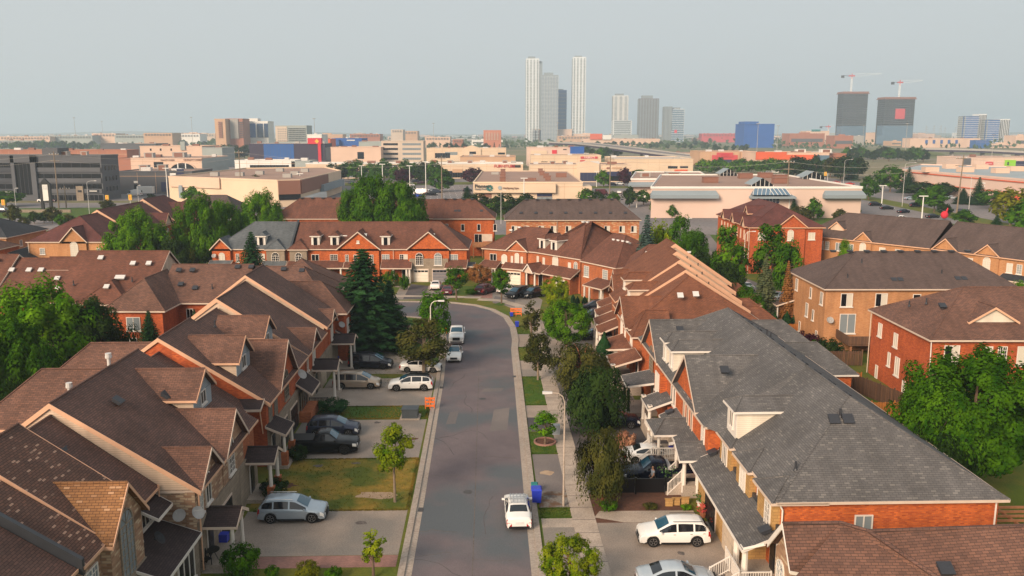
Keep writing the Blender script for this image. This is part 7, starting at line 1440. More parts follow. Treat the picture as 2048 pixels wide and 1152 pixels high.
# red and tan big boxes beyond
b=FB('tan big box store with rose red entrance, right of centre',1400,1512,304,Y=700,depth=40,mat='w_tan',roof='roof_flat'); b.b(1421,1478,304,327,'w_tan','entrance_frame',1.5); b.b(1423,1474,310,320,'w_rose','entrance_sign',2); b.b(1432,1464,305,314,'w_rose','sign_board',2.6); b.text('KIDS',1440,312.5,3.2,'w_red').location.y=-2.9; b.b(1434,1462,319,327,'w_navy','shop_window',2.4,n=5); b.b(1423,1431,320,327,'w_navy','shop_window',2.2); b.b(1466,1474,320,327,'w_navy','shop_window',2.2)
b=FB('orange red topped big box store with glass corner tower, right distance',1511,1658,306,Y=660,depth=40,mat='w_peach',roof='roof_flat'); b.b(1511,1572,304,319.3,'w_orange','orange_band',.8); b.b(1572,1632,309.5,320,'w_orange','orange_band',.8); b.b(1632,1657,310.5,326,'glass_tower','corner_glass',1.4,n=3); b.rtu(1600,.3,7,2.4,'w_white'); b.rtu(1650,.3,8,2.4,'w_white'); FB('red brick wing at the right end of the orange topped store',1657,1692,308,Y=675,depth=40,mat='w_brickfar')
e,q,c=polyb('very long cream warehouse store with orange stripe and blue grey roof, right edge',[(1797,339.5),(2120,367),(2300,352),(2120,337),(1840,330)],9.5,'w_pink','roof_bluef')
on(e,c,(1800,339.8),(2110,366.2),8.6,9.0,9.5,'w_orange','stripe',.3); on(e,c,(1800,339.8),(2110,366.2),4.4,4.7,9.5,'w_orange','stripe',.3); on(e,c,(1966,353.6),(1977,354.5),4.9,8.3,9.5,'w_orange','logo_panel',.5); on(e,c,(1968,353.8),(1975,354.4),6.9,7.4,9.5,'w_white','logo_mark',.62); on(e,c,(1968,353.8),(1975,354.4),5.8,6.2,9.5,'w_white','logo_mark',.62); on(e,c,(2010,357.4),(2045,360.6),.4,3.8,9.5,'w_orange','entry_canopy',3)
for px,py in((1860,344),(1930,344),(2000,346),(1960,338),(2030,342),(1900,337)):
    x,y=G(px,py,9.6); m=MB(); m.box(-3,3,-2,2,0,2.2); o=m.build('rooftop_unit',['w_peach'],e); o.location=(x-c[0],y-c[1],9.6)
b=FB('pink store with lime green corner and rose sign, right edge distance',1926,2110,316,Y=640,depth=40,mat='w_pink',roof='roof_flat'); b.b(2009,2030,320,335,'w_lime','green_panel',1); b.b(2030,2100,322,337,'w_navy','navy_panel',.8); b.b(1971,1986,323.5,330,'w_rose','shop_sign',.4); b.text('Sporting',1972,328,1.2,'w_white'); b.b(1926,1940,316,334,'w_slate2','glass_end',1.0,n=3); b.b(2013,2016,324,330,'sign_black','letter',1.2)
# offices on the left horizon
def offices(b,cols,rows,mat,px0,px1,y0,y1,wf=.55,hf=.55,name='window_grid'):
    a,b_=b.X(px0),b.X(px1); z1,z0=b.Z(y0),b.Z(y1); w=(b_-a)/cols*wf/2; hh=(z1-z0)/rows*hf/2; m=MB(); m.box(-w,w,-1.0,.2,-hh,hh); me=m.mesh('window',[mat])
    for i in range(cols):
        for j in range(rows): link('window',me,b.e,(a+(b_-a)*(i+.5)/cols,0,z0+(z1-z0)*(j+.5)/rows))
b=FB('brown and cream hotel slab on the left horizon',431,452,239.5,Y=1150,depth=30,mat='w_tan',name='hotel'); offices(b,1,8,'w_brown',438,446,243,276,.9,.8); b2=FB('dark brown wing of the hotel slab, with grey tower',452,487,239,Y=1165,depth=30,mat='w_brickfar',name='hotel'); b2.b(462,478,238,277,'w_concrete','grey_bay',1.5,n=5); offices(b2,3,9,'w_slate2',479,487,243,276,.6,.6)
b=FB('white banded office with blue glass, left horizon',485,537,244,Y=1200,depth=30,mat='w_white',name='office_tower'); b.b(496,512,247,275,'t_navy','curtain_wall',.5,n=4); b.b(515,527,247,275,'glass_blue','curtain_wall',.5,n=4); b.b(529,537,247,275,'glass_blue','curtain_wall',.5); m=MB(); m.box(b.X(497),b.X(515),5,20,b.zt,b.zt+5); m.build('penthouse',['w_white'],b.e)
b=FB('grey green apartment slab, left horizon',552,614,252.5,Y=1100,depth=30,mat='w_greygreen',name='apartment_block'); b.b(552,575,253,283,'w_beige','end_wall',.8); offices(b,5,6,'w_slate2',556,574,256,283,.45,.4); offices(b,12,7,'w_slate2',577,612,255,283,.5,.5)
b=FB('small orange hotel right of centre left',967,1002,261.5,Y=1350,depth=30,mat='w_hotel',name='hotel'); offices(b,5,6,'w_beige',970,998,265,280,.5,.5)
b=FB('saturated blue warehouse block left of the construction towers',1488,1548,249,Y=1500,depth=60,mat='w_blue'); b.b(1488,1516,243,250,'w_blue','upper_step',0,40)
b=FB('peach outlet building left of the first construction tower',1612,1658,262.5,Y=1900,depth=40,mat='w_peach'); b.b(1622,1640,259,263,'bin_green','green_dome',.5)
b=FB('long low peach plaza right of the construction towers',1820,1960,277,Y=1500,depth=30,mat='w_peach'); offices(b,5,1,'t_navy',1845,1920,279,288,.3,.8); FB('blue glass low building under the white striped tower',1952,1980,281,Y=1450,depth=20,mat='t_navy'); FB('peach low building between the construction towers',1728,1760,266,Y=1900,depth=30,mat='w_peach')
FB('cream striped low block at the foot of the twin white towers',1065,1146,259,Y=2450,depth=60,mat='w_peach'); b=FB('peach cinema hall with tent like white entrance, centre distance',1166,1320,278,Y=1700,depth=60,mat='w_peach'); b.b(1180,1204,267.5,279,'w_orange','orange_dome',2); b.b(1205,1222,270,279,'w_white','white_tent',3)
for px0,px1,yt,Y,mt,lb in((1115,1185,272,2000,'w_tan','long tan strip mall under the twin white towers'),(1404,1480,267,2300,'w_rose','low rose banded building right of the grey tower'),(782,806,259,1800,'w_beige','stubby beige tower pair, centre left horizon'),(808,835,262,1900,'w_tan','tan block right of the beige towers on the horizon'),(905,925,279,1300,'w_brickfar','long red roofed store below the small orange hotel'),(0,100,273,1500,'w_peach','long peach warehouse on the left horizon'),(100,185,271,1520,'w_greygreen','grey green warehouse beyond the long peach one'),(185,232,267,1550,'w_peach','small peach block left of the stepped tan building'),(288,345,266,1450,'w_tan','stepped tan building with grey glass, left horizon'),(230,290,270,1500,'w_greygreen','grey green shed between the two tan blocks'),(345,400,268,1700,'w_white','white sheds on the left horizon'),(1360,1404,306,900,'w_tan','tan store wall left of the rose entrance store'),(-20,66,281,1430,'w_greygreen','low pale roof behind the left belt of trees'),(400,430,267,1900,'w_beige','beige low block beside the brown hotel'),(700,760,268,1700,'w_brickfar','brick red sheds on the centre left horizon'),(850,900,274,1500,'w_peach','peach sheds below the horizon, centre left')):
    bb=FB(lb,px0,px1,yt,Y=Y,depth=40,mat=mt,parapet=False)
    offices(bb,max(3,int((px1-px0)/6)),2 if bb.zt>9 else 1,'w_slate2',px0+2,px1-2,yt+1.5,yt+5.5,.6,.5)
# towers
def tower(label,px0,px1,yt,Y,depth,mat,floors,cols,glassm='glass_tower',top=None,name='tower_block',cfrac=.5,slab='t_white',two=None):
    b=FB(label,px0,px1,yt,Y=Y,depth=depth,mat=mat,roof='w_concrete',parapet=False,name=name,cat='tower'); zt=b.zt; L=b.L
    m=MB()
    for k in range(1,floors): z=zt*k/floors; m.box(-.8,L+.8,-.8,depth+.8,z-.5,z+.5)
    m.build('floor_slabs',[slab],b.e)
    m=MB()
    for i in range(cols):
        x=L*(i+.5)/cols; w=L/cols*cfrac/2; m.box(x-w,x+w,-.7,-.1,zt*.02,zt*.985)
        if i<3: m.box(-1.1,-.2,depth*(i+.3)/3,depth*(i+.6)/3,zt*.04,zt*.985)
    m.build('glass_strips',[glassm],b.e)
    if top: m=MB(); m.box(L*.15,L*.7,depth*.2,depth*.8,zt,zt+top); m.build('penthouse',['t_grey'],b.e)
    return b
T_=tower('left one of the twin tall white gridded towers',1052,1078,117,2450,34,'t_white',30,4,'t_grey',6,cfrac=.42); m=MB(); m.box(T_.L+.8,T_.L+9,0,30,0,T_.zt-8); m.build('grey_side_bay',['t_grey'],T_.e); m=MB(); m.tube((T_.L+3,-1.5,T_.zt-10),(T_.L+3,-.5,T_.zt-10),3.4,n=14); m.build('round_sign',['w_slate'],T_.e)
tower('right one of the twin tall white gridded towers',1145,1171,114,2450,34,'t_white',30,4,'t_grey',4,cfrac=.42)
T_=tower('grey glass tower between the twin white towers',1083,1116,150,2420,30,'t_grey',50,6,'glass_tower',7,slab='t_pale')
tower('shorter deep blue tower behind the grey glass one',1112,1133,180,2500,28,'t_navy',14,5,'t_navy',3,slab='t_grey')
tower('pale twin column tower right of the tall white pair',1226,1256,191,2350,28,'t_pale',38,3,'t_grey',5,slab='t_pale'); tower('low white banded tower in front of the pale twin column tower',1226,1263,241,2300,30,'t_white',10,1,'glass_pale',cfrac=.9)
T_=tower('dark brown tower with rounded grey crown, centre right',1278,1317,197,2300,30,'t_brown',36,7,'t_grey',8,slab='t_grey'); tower('dark grey slim half of the stepped office tower',1328,1344,213,2250,28,'t_grey',30,2,'t_grey',slab='t_grey'); tower('white banded half of the stepped office tower, with red logo',1343,1368,218,2250,26,'t_white',15,1,'glass_tower',4,cfrac=.95).b(1349,1354,260,266,'w_red','red_logo',2)
def shell(label,px0,px1,yt,Y,depth,floors,floors_glass):   # tower under construction: slabs and columns, lower floors glazed
    b=FB(label,px0,px1,yt,Y=Y,depth=depth,mat='t_dark',roof='w_concrete',parapet=False,name='construction_tower',cat='tower'); 
    b.e.children[0].scale=(.92,.9,1); b.e.children[0].location=(b.L*.04,depth*.06,0); zt=b.zt; L=b.L; m=MB()
    for k in range(1,floors+1): z=zt*k/floors; m.box(0,L,0,depth,z-2.3,z)
    m.build('floor_slabs',['w_concrete'],b.e); m=MB()
    for i in range(8): x=L*(i+.5)/8; m.box(x-.5,x+.5,.5,1.5,0,zt)
    for i in range(4): y=depth*(i+.5)/4; m.box(.3,1.2,y-.5,y+.5,0,zt)
    m.build('columns',['w_concrete'],b.e); m=MB(); m.box(-.3,L+.3,-.3,depth*.8,0,zt*floors_glass); m.build('glazed_floors',['glass_tower'],b.e); m=MB(); m.box(-2.5,L+2.5,-2.5,depth+2,zt-1.5,zt-.2); m.box(-1,L+1,-1,depth+1,zt+.0,zt+3); m.build('formwork',['w_brown'],b.e); return b
b1=shell('left construction tower with bare concrete floors, crane above',1684,1733,186,1900,34,24,.36); b2=shell('right construction tower with a pink banner, crane above',1767,1827,197,1800,36,22,.42); b2.b(1789,1808,217.5,238,'w_rose','banner',1.5); b2.b(1755,1824,271,287,'glass_tower','podium',3)
FB('concrete podium under the left construction tower',1662,1728,272,Y=1850,depth=30,mat='w_concrete')
def crane(label,px,ytop,ybot,Y,jib_l,jib_r):
    x=xat(px,Y,100); zt=zat(px,ytop,Y); zb=zat(px,ybot,Y); e=empty('tower_crane',label,'crane',(x,Y,0),0,'construction cranes'); m=MB(); 
    for dx in(-1.2,1.2): m.tube((dx,0,zb),(dx,0,zt-4),.7,n=4)
    k=zb
    while k<zt-6: m.tube((-1.2,0,k),(1.2,0,k+3),.2,n=4); k+=3
    m.build('mast',['t_white'],e); m=MB(); m.tube((0,0,zt-4),(jib_r,0,zt+jib_r*.04),.3,n=4); m.tube((0,0,zt+2),(jib_r,0,zt+1+jib_r*.04),.3,n=4); m.build('jib',['t_white'],e)
    m=MB(); m.box(-jib_l*.35,6,-1.2,1.2,zt-3,zt-.5); m.tube((0,0,zt-8),(0,0,zt+3),.8,n=4); m.build('cab_and_machinery',['w_rose'],e); m=MB(); m.tube((-jib_l*.35,0,zt-2),(-jib_l,0,zt-1),.6,n=4); m.box(-jib_l-3,-jib_l+3,-1.5,1.5,zt-6,zt-1); m.build('counterweight',['w_slate'],e)
crane('crane over the left construction tower',1701,150,184,1900,20,64); crane('crane over the right construction tower',1798,163,195,1800,15,46); crane('small distant crane left of the construction towers',1660,252,272,2300,20,14)
b=tower('dark horizontally banded tower at the right horizon',1928,1956,232,1700,26,'t_grey',16,1,'t_navy',cfrac=.92,slab='t_pale'); 
def vstrip(label,px0,px1,yt,Y,mat='t_white'):
    b=FB(label,px0,px1,yt,Y=Y,depth=24,mat=mat,roof='w_concrete',parapet=False,name='tower_block',cat='tower'); m=MB(); n=6
    for i in range(n): x=b.L*(i+.5)/n; m.box(x-b.L/n*.22,x+b.L/n*.22,-.8,0,2,b.zt-2)
    m.build('glass_strips',['w_slate2'],b.e)
vstrip('white vertically striped tower at the right horizon',1955,1971,228,1710); tower('second dark banded tower at the right horizon',1973,1998,239,1690,26,'t_grey',14,1,'t_navy',cfrac=.92,slab='t_pale'); vstrip('second white striped tower at the right horizon',1998,2018,238,1700)
# small far buildings towards the horizon
rg=random.Random(11); mats_=['w_peach','w_white','w_greygreen','w_beige','w_tan','w_concrete','w_pink','w_brickfar']
for k in range(150):
    px=rg.uniform(0,2048); Y=rg.uniform(1400,5200); 
    if 1040<px<1380 and Y>2200: Y=rg.uniform(2700,5200)
    w=rg.uniform(14,70); hh=rg.uniform(5,14) if rg.random()<.85 else rg.uniform(14,26); x=xat(px,Y); m=MB(); m.box(-w/2,w/2,0,rg.uniform(15,50),0,hh,0,1)
    m.box(-w*.45,w*.45,-.3,0,hh*.35,hh*.6,2)
    m.box(-w*.2,w*.1,4,9,hh,hh+2); o=m.build('distant_building',[rg.choice(mats_),'roof_pale','w_slate2']); o.location=(x,Y,0); tag(o,'one of the small pale buildings scattered towards the horizon','building','small far buildings near the horizon')
# ---------------------------------------------------------------- plaza ground, highway
lot=lambda n,p,z,mt:sheet(n,p,z,mt)
sheet('parking_lot',[(-88,222),(-88,520),(190,520),(190,222)],.010,'lot','w'); sheet('parking_lot',[(-260,340),(-260,700),(-88,700),(-88,340)],.010,'lot','w'); sheet('verge',[(-88,205),(-88,226),(60,226),(60,205)],.012,'lawn_green','w')
sheet('side_road',[(-260,236),(-70,236),(-70,330),(-260,330)],.009,'lot','w')
sheet('street_lawn',[(-20,437),(140,437),(285,428),(318,424),(310,417),(240,415),(0,417),(-20,418)],.018,'lawn_green'); sheet('dirt_patch',[(230,415),(330,400),(335,410),(300,418),(245,423)],.022,'dirt')
sheet('avenue',[(1730,400),(1790,380),(2060,430),(2060,480),(1900,440)],.013,'lot'); sheet('verge',[(1560,462),(1560,432),(1690,432),(1840,438),(2060,470),(2060,500)],.017,'lawn_green'); sheet('verge',[(1720,398),(1735,392),(2060,455),(2060,470)],.018,'lawn')
sheet('verge',[(1722,400),(1722,425),(1750,427),(1800,432),(1830,424)],.019,'lot'); sheet('verge',[(985,408),(1012,408),(1030,440),(985,440)],.019,'lawn_green'); sheet('verge',[(690,366),(945,364),(945,369),(690,372)],.019,'lawn'); sheet('verge',[(1160,372),(1290,372),(1300,376),(1165,377)],.019,'lawn')
sheet('side_street',[(1340,470),(1420,470),(1490,560),(1430,560)],.014,'asphalt_old'); sheet('side_street',[(1400,600),(1600,640),(1600,600),(1450,540)],.014,'asphalt_old')
for k in range(8):   # parking bay lines
    mb=MB(); a=Vector(G(860+0*k,398-3.6*k)); 
    for q in range(14): mb.box(a.x+q*2.8,a.x+q*2.8+.12,a.y,a.y+5,.022,.026)
    struct('bay_lines',mb,['w_white'])
for i_,(pts,w,mt) in enumerate((([(1150,300),(1400,306),(1700,306),(2048,313)],16,'lot'),([(1200,308),(1500,316),(1800,318),(2100,326)],16,'lot'),([(700,291),(1100,291),(1500,290),(2100,300)],14,'dirt'),([(-50,296),(500,290),(900,287)],14,'lot'))):
    strip('highway',[G(*p) for p in pts],w,.01,.03+.004*i_,mt)
def viaduct(label,pts,w,th,pier=True):
    e=empty('overpass',label,'bridge',(xat(pts[0][0],pts[0][2]),pts[0][2],0)); m=MB(); fs=MB(); o=Vector(e.location); L=[]
    for px,py,Y in pts: z=zat(px,py,Y); L.append(Vector((xat(px,Y,z),Y,z))-o)
    n=len(L); off=[]
    for i in range(n): d=(L[min(n-1,i+1)]-L[max(0,i-1)]); d.z=0; d.normalize(); off.append(Vector((-d.y,d.x,0))*w)
    for i in range(n-1):
        a,b_=L[i],L[i+1]; m.slab([tuple(a),tuple(b_),tuple(b_+off[i+1]),tuple(a+off[i])],th)
        fs.board(tuple(a+Vector((0,0,1))),tuple(b_+Vector((0,0,1))),(-off[i].x,-off[i].y),1.6,.3)
        fs.board(tuple(a+off[i]+Vector((0,0,1))),tuple(b_+off[i+1]+Vector((0,0,1))),(off[i].x,off[i].y),1.2,.3)
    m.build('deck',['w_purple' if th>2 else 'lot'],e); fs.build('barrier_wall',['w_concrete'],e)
    t=MB()
    for i in range(n-1): a,b_=L[i],L[i+1]; u=Vector((0,0,.05)); t.poly([tuple(a+u),tuple(b_+u),tuple(b_+off[i+1]+u),tuple(a+off[i]+u)])
    t.build('roadway',['lot'],e)
    for i in range(n):
        if L[i].z>5: p=MB(); c=L[i]+off[i]*.5; p.box(c.x-1,c.x+1,c.y-3,c.y+3,0,c.z-th); p.build('pier',['w_concrete'],e)
viaduct('curving highway overpass ramp descending to the right, centre distance',[(1098,285,1080),(1150,287,1000),(1205,293,900),(1262,301,820),(1330,309.5,760),(1425,320,715)],22,2.4)
viaduct('long low overpass with dark underside, right distance',[(1846,298,1000),(1900,299,980),(1960,300.5,960),(2030,304,930),(2120,309,900)],16,2.6)
sheet('embankment',[(1700,300),(1850,298),(1900,312),(1700,316)],.05,'lawn')
# horizon hills and far woods
def hillmesh(x0,x1,Y,hmax,seed):
    mb=MB(); rg=random.Random(seed); n=40; P=[]
    for i in range(n+1): f=i/n; P.append((x0+(x1-x0)*f,hmax*math.sin(math.pi*f)**.8*(.75+.25*math.sin(f*17+seed))+1))
    for (xa,za),(xb,zb) in zip(P,P[1:]): mb.poly([(xa,Y,-1),(xb,Y,-1),(xb,Y+400,zb),(xa,Y+400,za)]); mb.poly([(xa,Y+400,za),(xb,Y+400,zb),(xb,Y+1500,-1),(xa,Y+1500,-1)])
    struct('hills',mb,['leaf_far' if False else 'far_grass'])
hillmesh(-5200,-600,7000,34,1); hillmesh(1800,5200,6500,30,2)
rg=random.Random(77); V=[];Fq=[]
for k in range(9000):
    Y=rg.choice((1500,1800,2100,2600,3200,4200,5600))*rg.uniform(.9,1.1); px=rg.uniform(-40,2090); x=xat(px,Y); hh=rg.uniform(3,11)*(1 if rg.random()<.8 else 1.3)
    if math.sin(px*.021+Y*.003)+math.sin(px*.0057+Y)>.0: 
        s=rg.uniform(2.5,5); c=Vector((x,Y,rg.uniform(.2,1)*hh)); leafquad(V,Fq,c,Vector((rg.gauss(0,.5),-1,rg.gauss(.5,.4))),s,rg,.7)
o=link('far_woods',mkleaf('far_woods',V,Fq,'leaf_far')); tag(o,kind='stuff',label='hazy belts of woods and shrubs reaching to the horizon')
# ---------------------------------------------------------------- plaza trees, one by one
def zone(label,px0,px1,y0,y1,n,h0,h1,mats,group,kinds=('mid','mid2'),seed=0,ws=(.7,1.0)):
    rg=random.Random(seed+int(px0)); 
    for k in range(n):
        px=px0+(px1-px0)*(k+rg.uniform(.2,.8))/n; py=rg.uniform(y0,y1); x,y=G(px,py); hh=rg.uniform(h0,h1); kd=rg.choice(kinds); mt=rg.choice(mats)
        if kd=='sp': spruce(label,x,y,hh,hh*.45,'needle',group,2)
        else: tree(label,x,y,hh,hh*rg.uniform(*ws),kd,mt,group=group,cfrac=.85)
g_='trees between the plazas'
zone('green tree in the row in front of the white retail strip',655,890,358,368,13,8,12,['leaf_green','leaf_green','leaf_dark'],'trees in front of the retail strip',seed=1); zone('dark purple tree by the retail strip','x' if False else 800,1010,360,366,0,6,8,['leaf_purple'],g_)
for px,pyb,pyt,w,mt,lb in ((806,371,337,34,'leaf_purple','purple tree left of the hydro pole by the retail strip'),(948,368,336,40,'leaf_purple','large purple tree left of the pool store'),(745,373,350,30,'leaf_green','green tree low in front of the retail strip'),(884,384,340,44,'leaf_green','big green tree right of the parked white cars'),(848,366,342,24,'leaf_dark','thin grey green tree near the furniture shop'),(1128,351,334,28,'leaf_purple','purple shrub tree behind the pool store roof'),(1207,374,341,30,'leaf_bright','bright green round tree before the peaked plaza'),(1248,374,336,24,'leaf_purple','purple tree right of the bright round plaza tree'),(1278,362,339,30,'leaf_bright','light green tree in front of the cream plaza wall'),(1007,435,388,48,'leaf_dark','dark round tree standing on the verge right of the pool sign'),(955,430,388,44,'leaf_dark','dark tree directly below the pool sign'),(1050,418,387,36,'leaf_dark','dark tree below the middle of the pool store'),(935,415,372,34,'leaf_olive','thin brownish conifer left of the pool store'),(985,432,405,30,'leaf_bright','light green bush tree over the red brick row'),(705,398,378,24,'leaf_green','small green tree left of the huge maple'),(440,405,388,50,'leaf_green','green tree before the cream raised wall'),(388,412,374,40,'leaf_bright','yellow green bushes against the cream building'),(1627,440,396,24,'leaf_green','slim tree on the mall lawn beside the umbrella'),(1586,437,395,24,'leaf_dark','dark conifer like tree at the pink mall wall'),(1596,440,412,26,'leaf_olive','grey green shrub tree at the mall wall'),(1678,443,418,26,'leaf_olive','low olive tree at the mall corner'),(1467,414,376,70,'leaf_green','dense green tree covering the pink mall wall'),(1344,436,410,16,'leaf_green','small green tree by the mall driveway'),(1312,434,390,22,'leaf_green','slim green tree left of the mall corner'),(1345,432,405,20,'leaf_dark','dark little tree below the mall canopy'),(1737,400,352,30,'leaf_green','tree at the mall parking entrance'),(1780,384,332,46,'leaf_green','tall tree left of the long cream warehouse'),(1815,386,334,34,'leaf_green','pointed tree right beside the first tall one'),(1840,392,364,60,'leaf_dark','wide dark tree below the warehouse wall'),(1885,395,366,50,'leaf_dark','second wide dark tree below the warehouse wall'),(1868,425,368,34,'leaf_green','upright green tree on the parking island'),(1842,415,380,30,'leaf_green','lower green tree on the parking island'),(1890,432,408,26,'leaf_dark','small dark tree on the street verge'),(1925,408,376,34,'leaf_green','first tree of the verge before the warehouse logo'),(1955,410,354,34,'leaf_dark','tall dark conifer like tree before the warehouse'),(1985,418,380,44,'leaf_green','round tree under the orange logo panel'),(2020,450,378,60,'leaf_olive_yellow','yellow green tree at the right edge street'),(2040,480,400,60,'leaf_green','full green tree at the right edge street corner'),(1990,478,430,40,'leaf_dark','dark fir in front of the right edge trees'),(1700,432,412,30,'leaf_green','low tree behind the tan row roof'),(1930,455,420,44,'leaf_green','green bush tree by the red balloon')):
    x,y=G(px,pyb); d=y*cp+H*sp; s=F/d
    if 'conifer' in lb or 'fir' in lb: spruce(lb,x,y,(pyb-pyt)/s,w/s*1.1,'needle',g_)
    else: tree(lb,x,y,(pyb-pyt)/s,w/s*1.15,rg.choice(('mid','mid2')) if w<40 else 'mid',mt,group=g_,cfrac=.85)
for args in (('tree in the dark belt behind the dark office',0,195,297,301,24,9,14,['leaf_dark','leaf_green'],'belt of trees behind the dark office'),('tree among the low stores, left distance',205,300,320,325,6,7,10,['leaf_dark','leaf_green'],'trees around the left plazas'),('tree on the verge behind the red brick rows',1160,1300,408,416,5,5,8,['leaf_green','leaf_dark'],'verge trees behind the rows'),('bush on the mall lawn',1500,1720,438,443,7,2,4,['leaf_green','leaf_olive'],'bushes along the mall lawn'),('tree in front of the sheds, left distance',150,290,284,287,12,12,17,['leaf_dark','leaf_far'],'belt of trees behind the dark office'),('tree beside the plaza turret',425,500,312,318,12,9,14,['leaf_dark','leaf_green'],'trees around the left plazas',('mid','mid2','sp')),('tree behind the pale plaza roof',300,430,291,296,10,8,12,['leaf_dark','leaf_green'],'trees around the left plazas'),('tree in the open ground before the highway',1420,1500,300,306,6,8,11,['leaf_dark','leaf_far'],'trees along the highway'),
    ('tree in front of the peach office',665,760,322,328,8,8,12,['leaf_dark','leaf_green'],'trees around the peach office',('mid','mid2','sp')),('tree around the beige office',835,1010,304,312,10,10,16,['leaf_dark','leaf_far'],'trees behind the beige office',('mid','mid2','sp')),('tree along the highway verge',1190,1420,292,300,20,8,12,['leaf_dark','leaf_far'],'trees along the highway'),('tree near the overpass ramp',1170,1240,312,324,6,9,14,['leaf_green','leaf_dark'],'trees along the highway'),('tree by the highway, left of the right overpass',1690,1850,312,326,16,9,14,['leaf_dark','leaf_green'],'trees along the highway'),('tree in the hedge in front of the red entrance store',1400,1580,342,352,20,7,10,['leaf_bright','leaf_green'],'hedge trees before the red entrance store'),
    ('tree right of the glass skylight, beyond the mall roof',1590,1720,350,362,14,10,14,['leaf_green','leaf_dark','leaf_olive'],'trees beyond the mall roof',('mid','mid2','sp')),('tree on the horizon belt, centre',560,1060,277,284,30,8,14,['leaf_far','leaf_dark'],'far belt of trees, centre',('far',)),('tree on the horizon belt, right',1380,2048,279,288,44,7,13,['leaf_far','leaf_dark'],'far belt of trees, right',('far',)),('tree on the horizon belt, left',0,430,281,290,34,8,14,['leaf_far','leaf_dark'],'far belt of trees, left',('far',)),
    ('dark bushy tree by the street sign lawn, left',40,150,446,456,6,3,5,['leaf_dark','leaf_green','leaf_olive'],'bushes behind the charcoal roof')): zone(*args)
tpx('rounded tree by the traffic light at the left edge',12,414,383,60,'mid','leaf_green'); tpx('pale spiky shrub tree near the wide lawn, left',30,455,410,26,'mid2','leaf_olive'); tpx('sparse pale tree at the end of the street lawn, left',214,425,400,30,'mid2','leaf_olive'); tpx('small conifer like tree near the dirt patch',306,420,390,26,'mid2','leaf_dark'); tpx('green tree poking over the red brick roofs by the cream plaza',512,400,352,34,'mid2','leaf_olive')
# ---------------------------------------------------------------- poles, signs, vehicles of the plazas
def lotlamp(label,px,yb,yt,group='white parking lot lamps'):
    x,y=G(px,yb); z=zat(px,yt,y); e=empty('parking_lamp',label,'lamp post',(x,y,0),0,group); m=MB(); m.tube((0,0,0),(0,0,z),.22,.16,7); m.build('pole',['w_white'],e); m=MB(); m.box(-1.3,1.3,-.35,.35,z,z+.25); m.build('lamp_head',['w_white'],e)
for a in (('white lamp post left of the huge maple, near the cream building',602,398,348),('white lamp post behind the maple, left',724,372,332),('white lamp post behind the maple, middle',766,385,329),('white lamp post behind the maple, right',820,382,332),('white lamp post beside the parked white cars',852,384,324),('white lamp post on the pool store front',1048,412,357),('white lamp post between the peaked plaza and the pool store',1193,374,343),('white lamp post below the mall skylight window',1577,436,392),('white lamp post at the mall parking corner',1763,412,372),('white lamp post on the lawn by the red balloon',1843,442,393),('white lamp post near the mall roof edge, left',1273,415,392),('white lamp post before the arched cream shop',336,398,337),('white lamp post at the right side of the cream building',676,372,344)): lotlamp(*a)
def hydro(label,px,yb,yt,wires=None,arms=2,lean=0,col='bark_pale'):
    x,y=G(px,yb); z=zat(px,yt,y); e=empty('utility_pole',label,'utility pole',(x,y,0),0,'wooden hydro poles'); m=MB(); m.tube((0,0,0),(lean,0,z),.26,.16,8); m.build('pole',[col],e)
    for k in range(arms): a=MB(); a.box(-1.7,1.7,-.08,.08,z-1.2-k*2.2,z-1.0-k*2.2); a.build('crossarm',[col],e)
    a=MB()
    for sx in(-1.6,-.6,.6,1.6): a.tube((sx,0,z-1.0),(sx,0,z-.6),.1,n=6)
    a.build('insulators',['vent_metal'],e); return (x,y,z)
P1=hydro('wooden hydro pole in front of the dark office',118,417,303); P2=hydro('wooden hydro pole before the cream plaza building',483,400,300); P3=hydro('brown hydro pole behind the pool store sign tree',884,402,312); P4=hydro('greenish hydro pole right of the pool store, with cross arms',1219,407,312); P5=hydro('tall hydro pole in front of the pink mall',1572,432,318); P6=hydro('massive hydro pole at the street on the right',1912,436,310,lean=.6); hydro('grey pole beside the first hydro pole',133,417,372,arms=1)
def wires(label,A,B,dz=(0,-2.2),n=16,sag=2.5):
    for k,d in enumerate(dz):
        e=MB(); prev=None
        for i in range(n+1):
            f=i/n; p=Vector(A).lerp(Vector(B),f); p.z+=d-.8-sag*4*f*(1-f)
            q=tuple(p-Vector(A))
            if prev: e.tube(prev,q,.035,n=4,caps=False)
            prev=q
        o=e.build('power_line',['w_concrete']); o.location=A; tag(o,label+(', upper strand' if k==0 else ', lower strand'),'cable','power lines over the plazas')
wires('power line from the left edge to the first hydro pole',(P1[0]-70,P1[1],P1[2]),P1); wires('power line between the first and second hydro poles',P1,P2); wires('power line between the second and third hydro poles',P2,P3); wires('power line between the third and fourth hydro poles',P3,P4); wires('power line between the fourth and fifth hydro poles',P4,P5); wires('power line between the fifth and sixth hydro poles',P5,P6); wires('power line from the sixth hydro pole to the right edge',P6,(P6[0]+60,P6[1]-10,P6[2]))
for px,yt,Y in((150,236,1300),(205,243,1700),(384,235,1250),(629,238,1000),(867,247,1300),(1115,246,1100),(1325,246,1500),(1516,248,900),(1556,252,1000),(1814,248,1000),(1727,252,1500),(1989,270,900)):
    x=xat(px,Y,30); z=zat(px,yt,Y); e=empty('highway_mast',('tall highway light mast at column %d of the skyline' % 0).replace(' at column 0 of the skyline',' standing up against the hazy sky'),'mast',(x,Y,0),0,'highway light masts'); m=MB(); m.tube((0,0,0),(0,0,z),.35,.2,6); m.build('pole',['w_concrete'],e); m=MB(); m.tube((0,0,z),(0,0,z+.6),1.8,n=8); m.build('lamp_ring',['w_concrete'],e)
rg=random.Random(5)
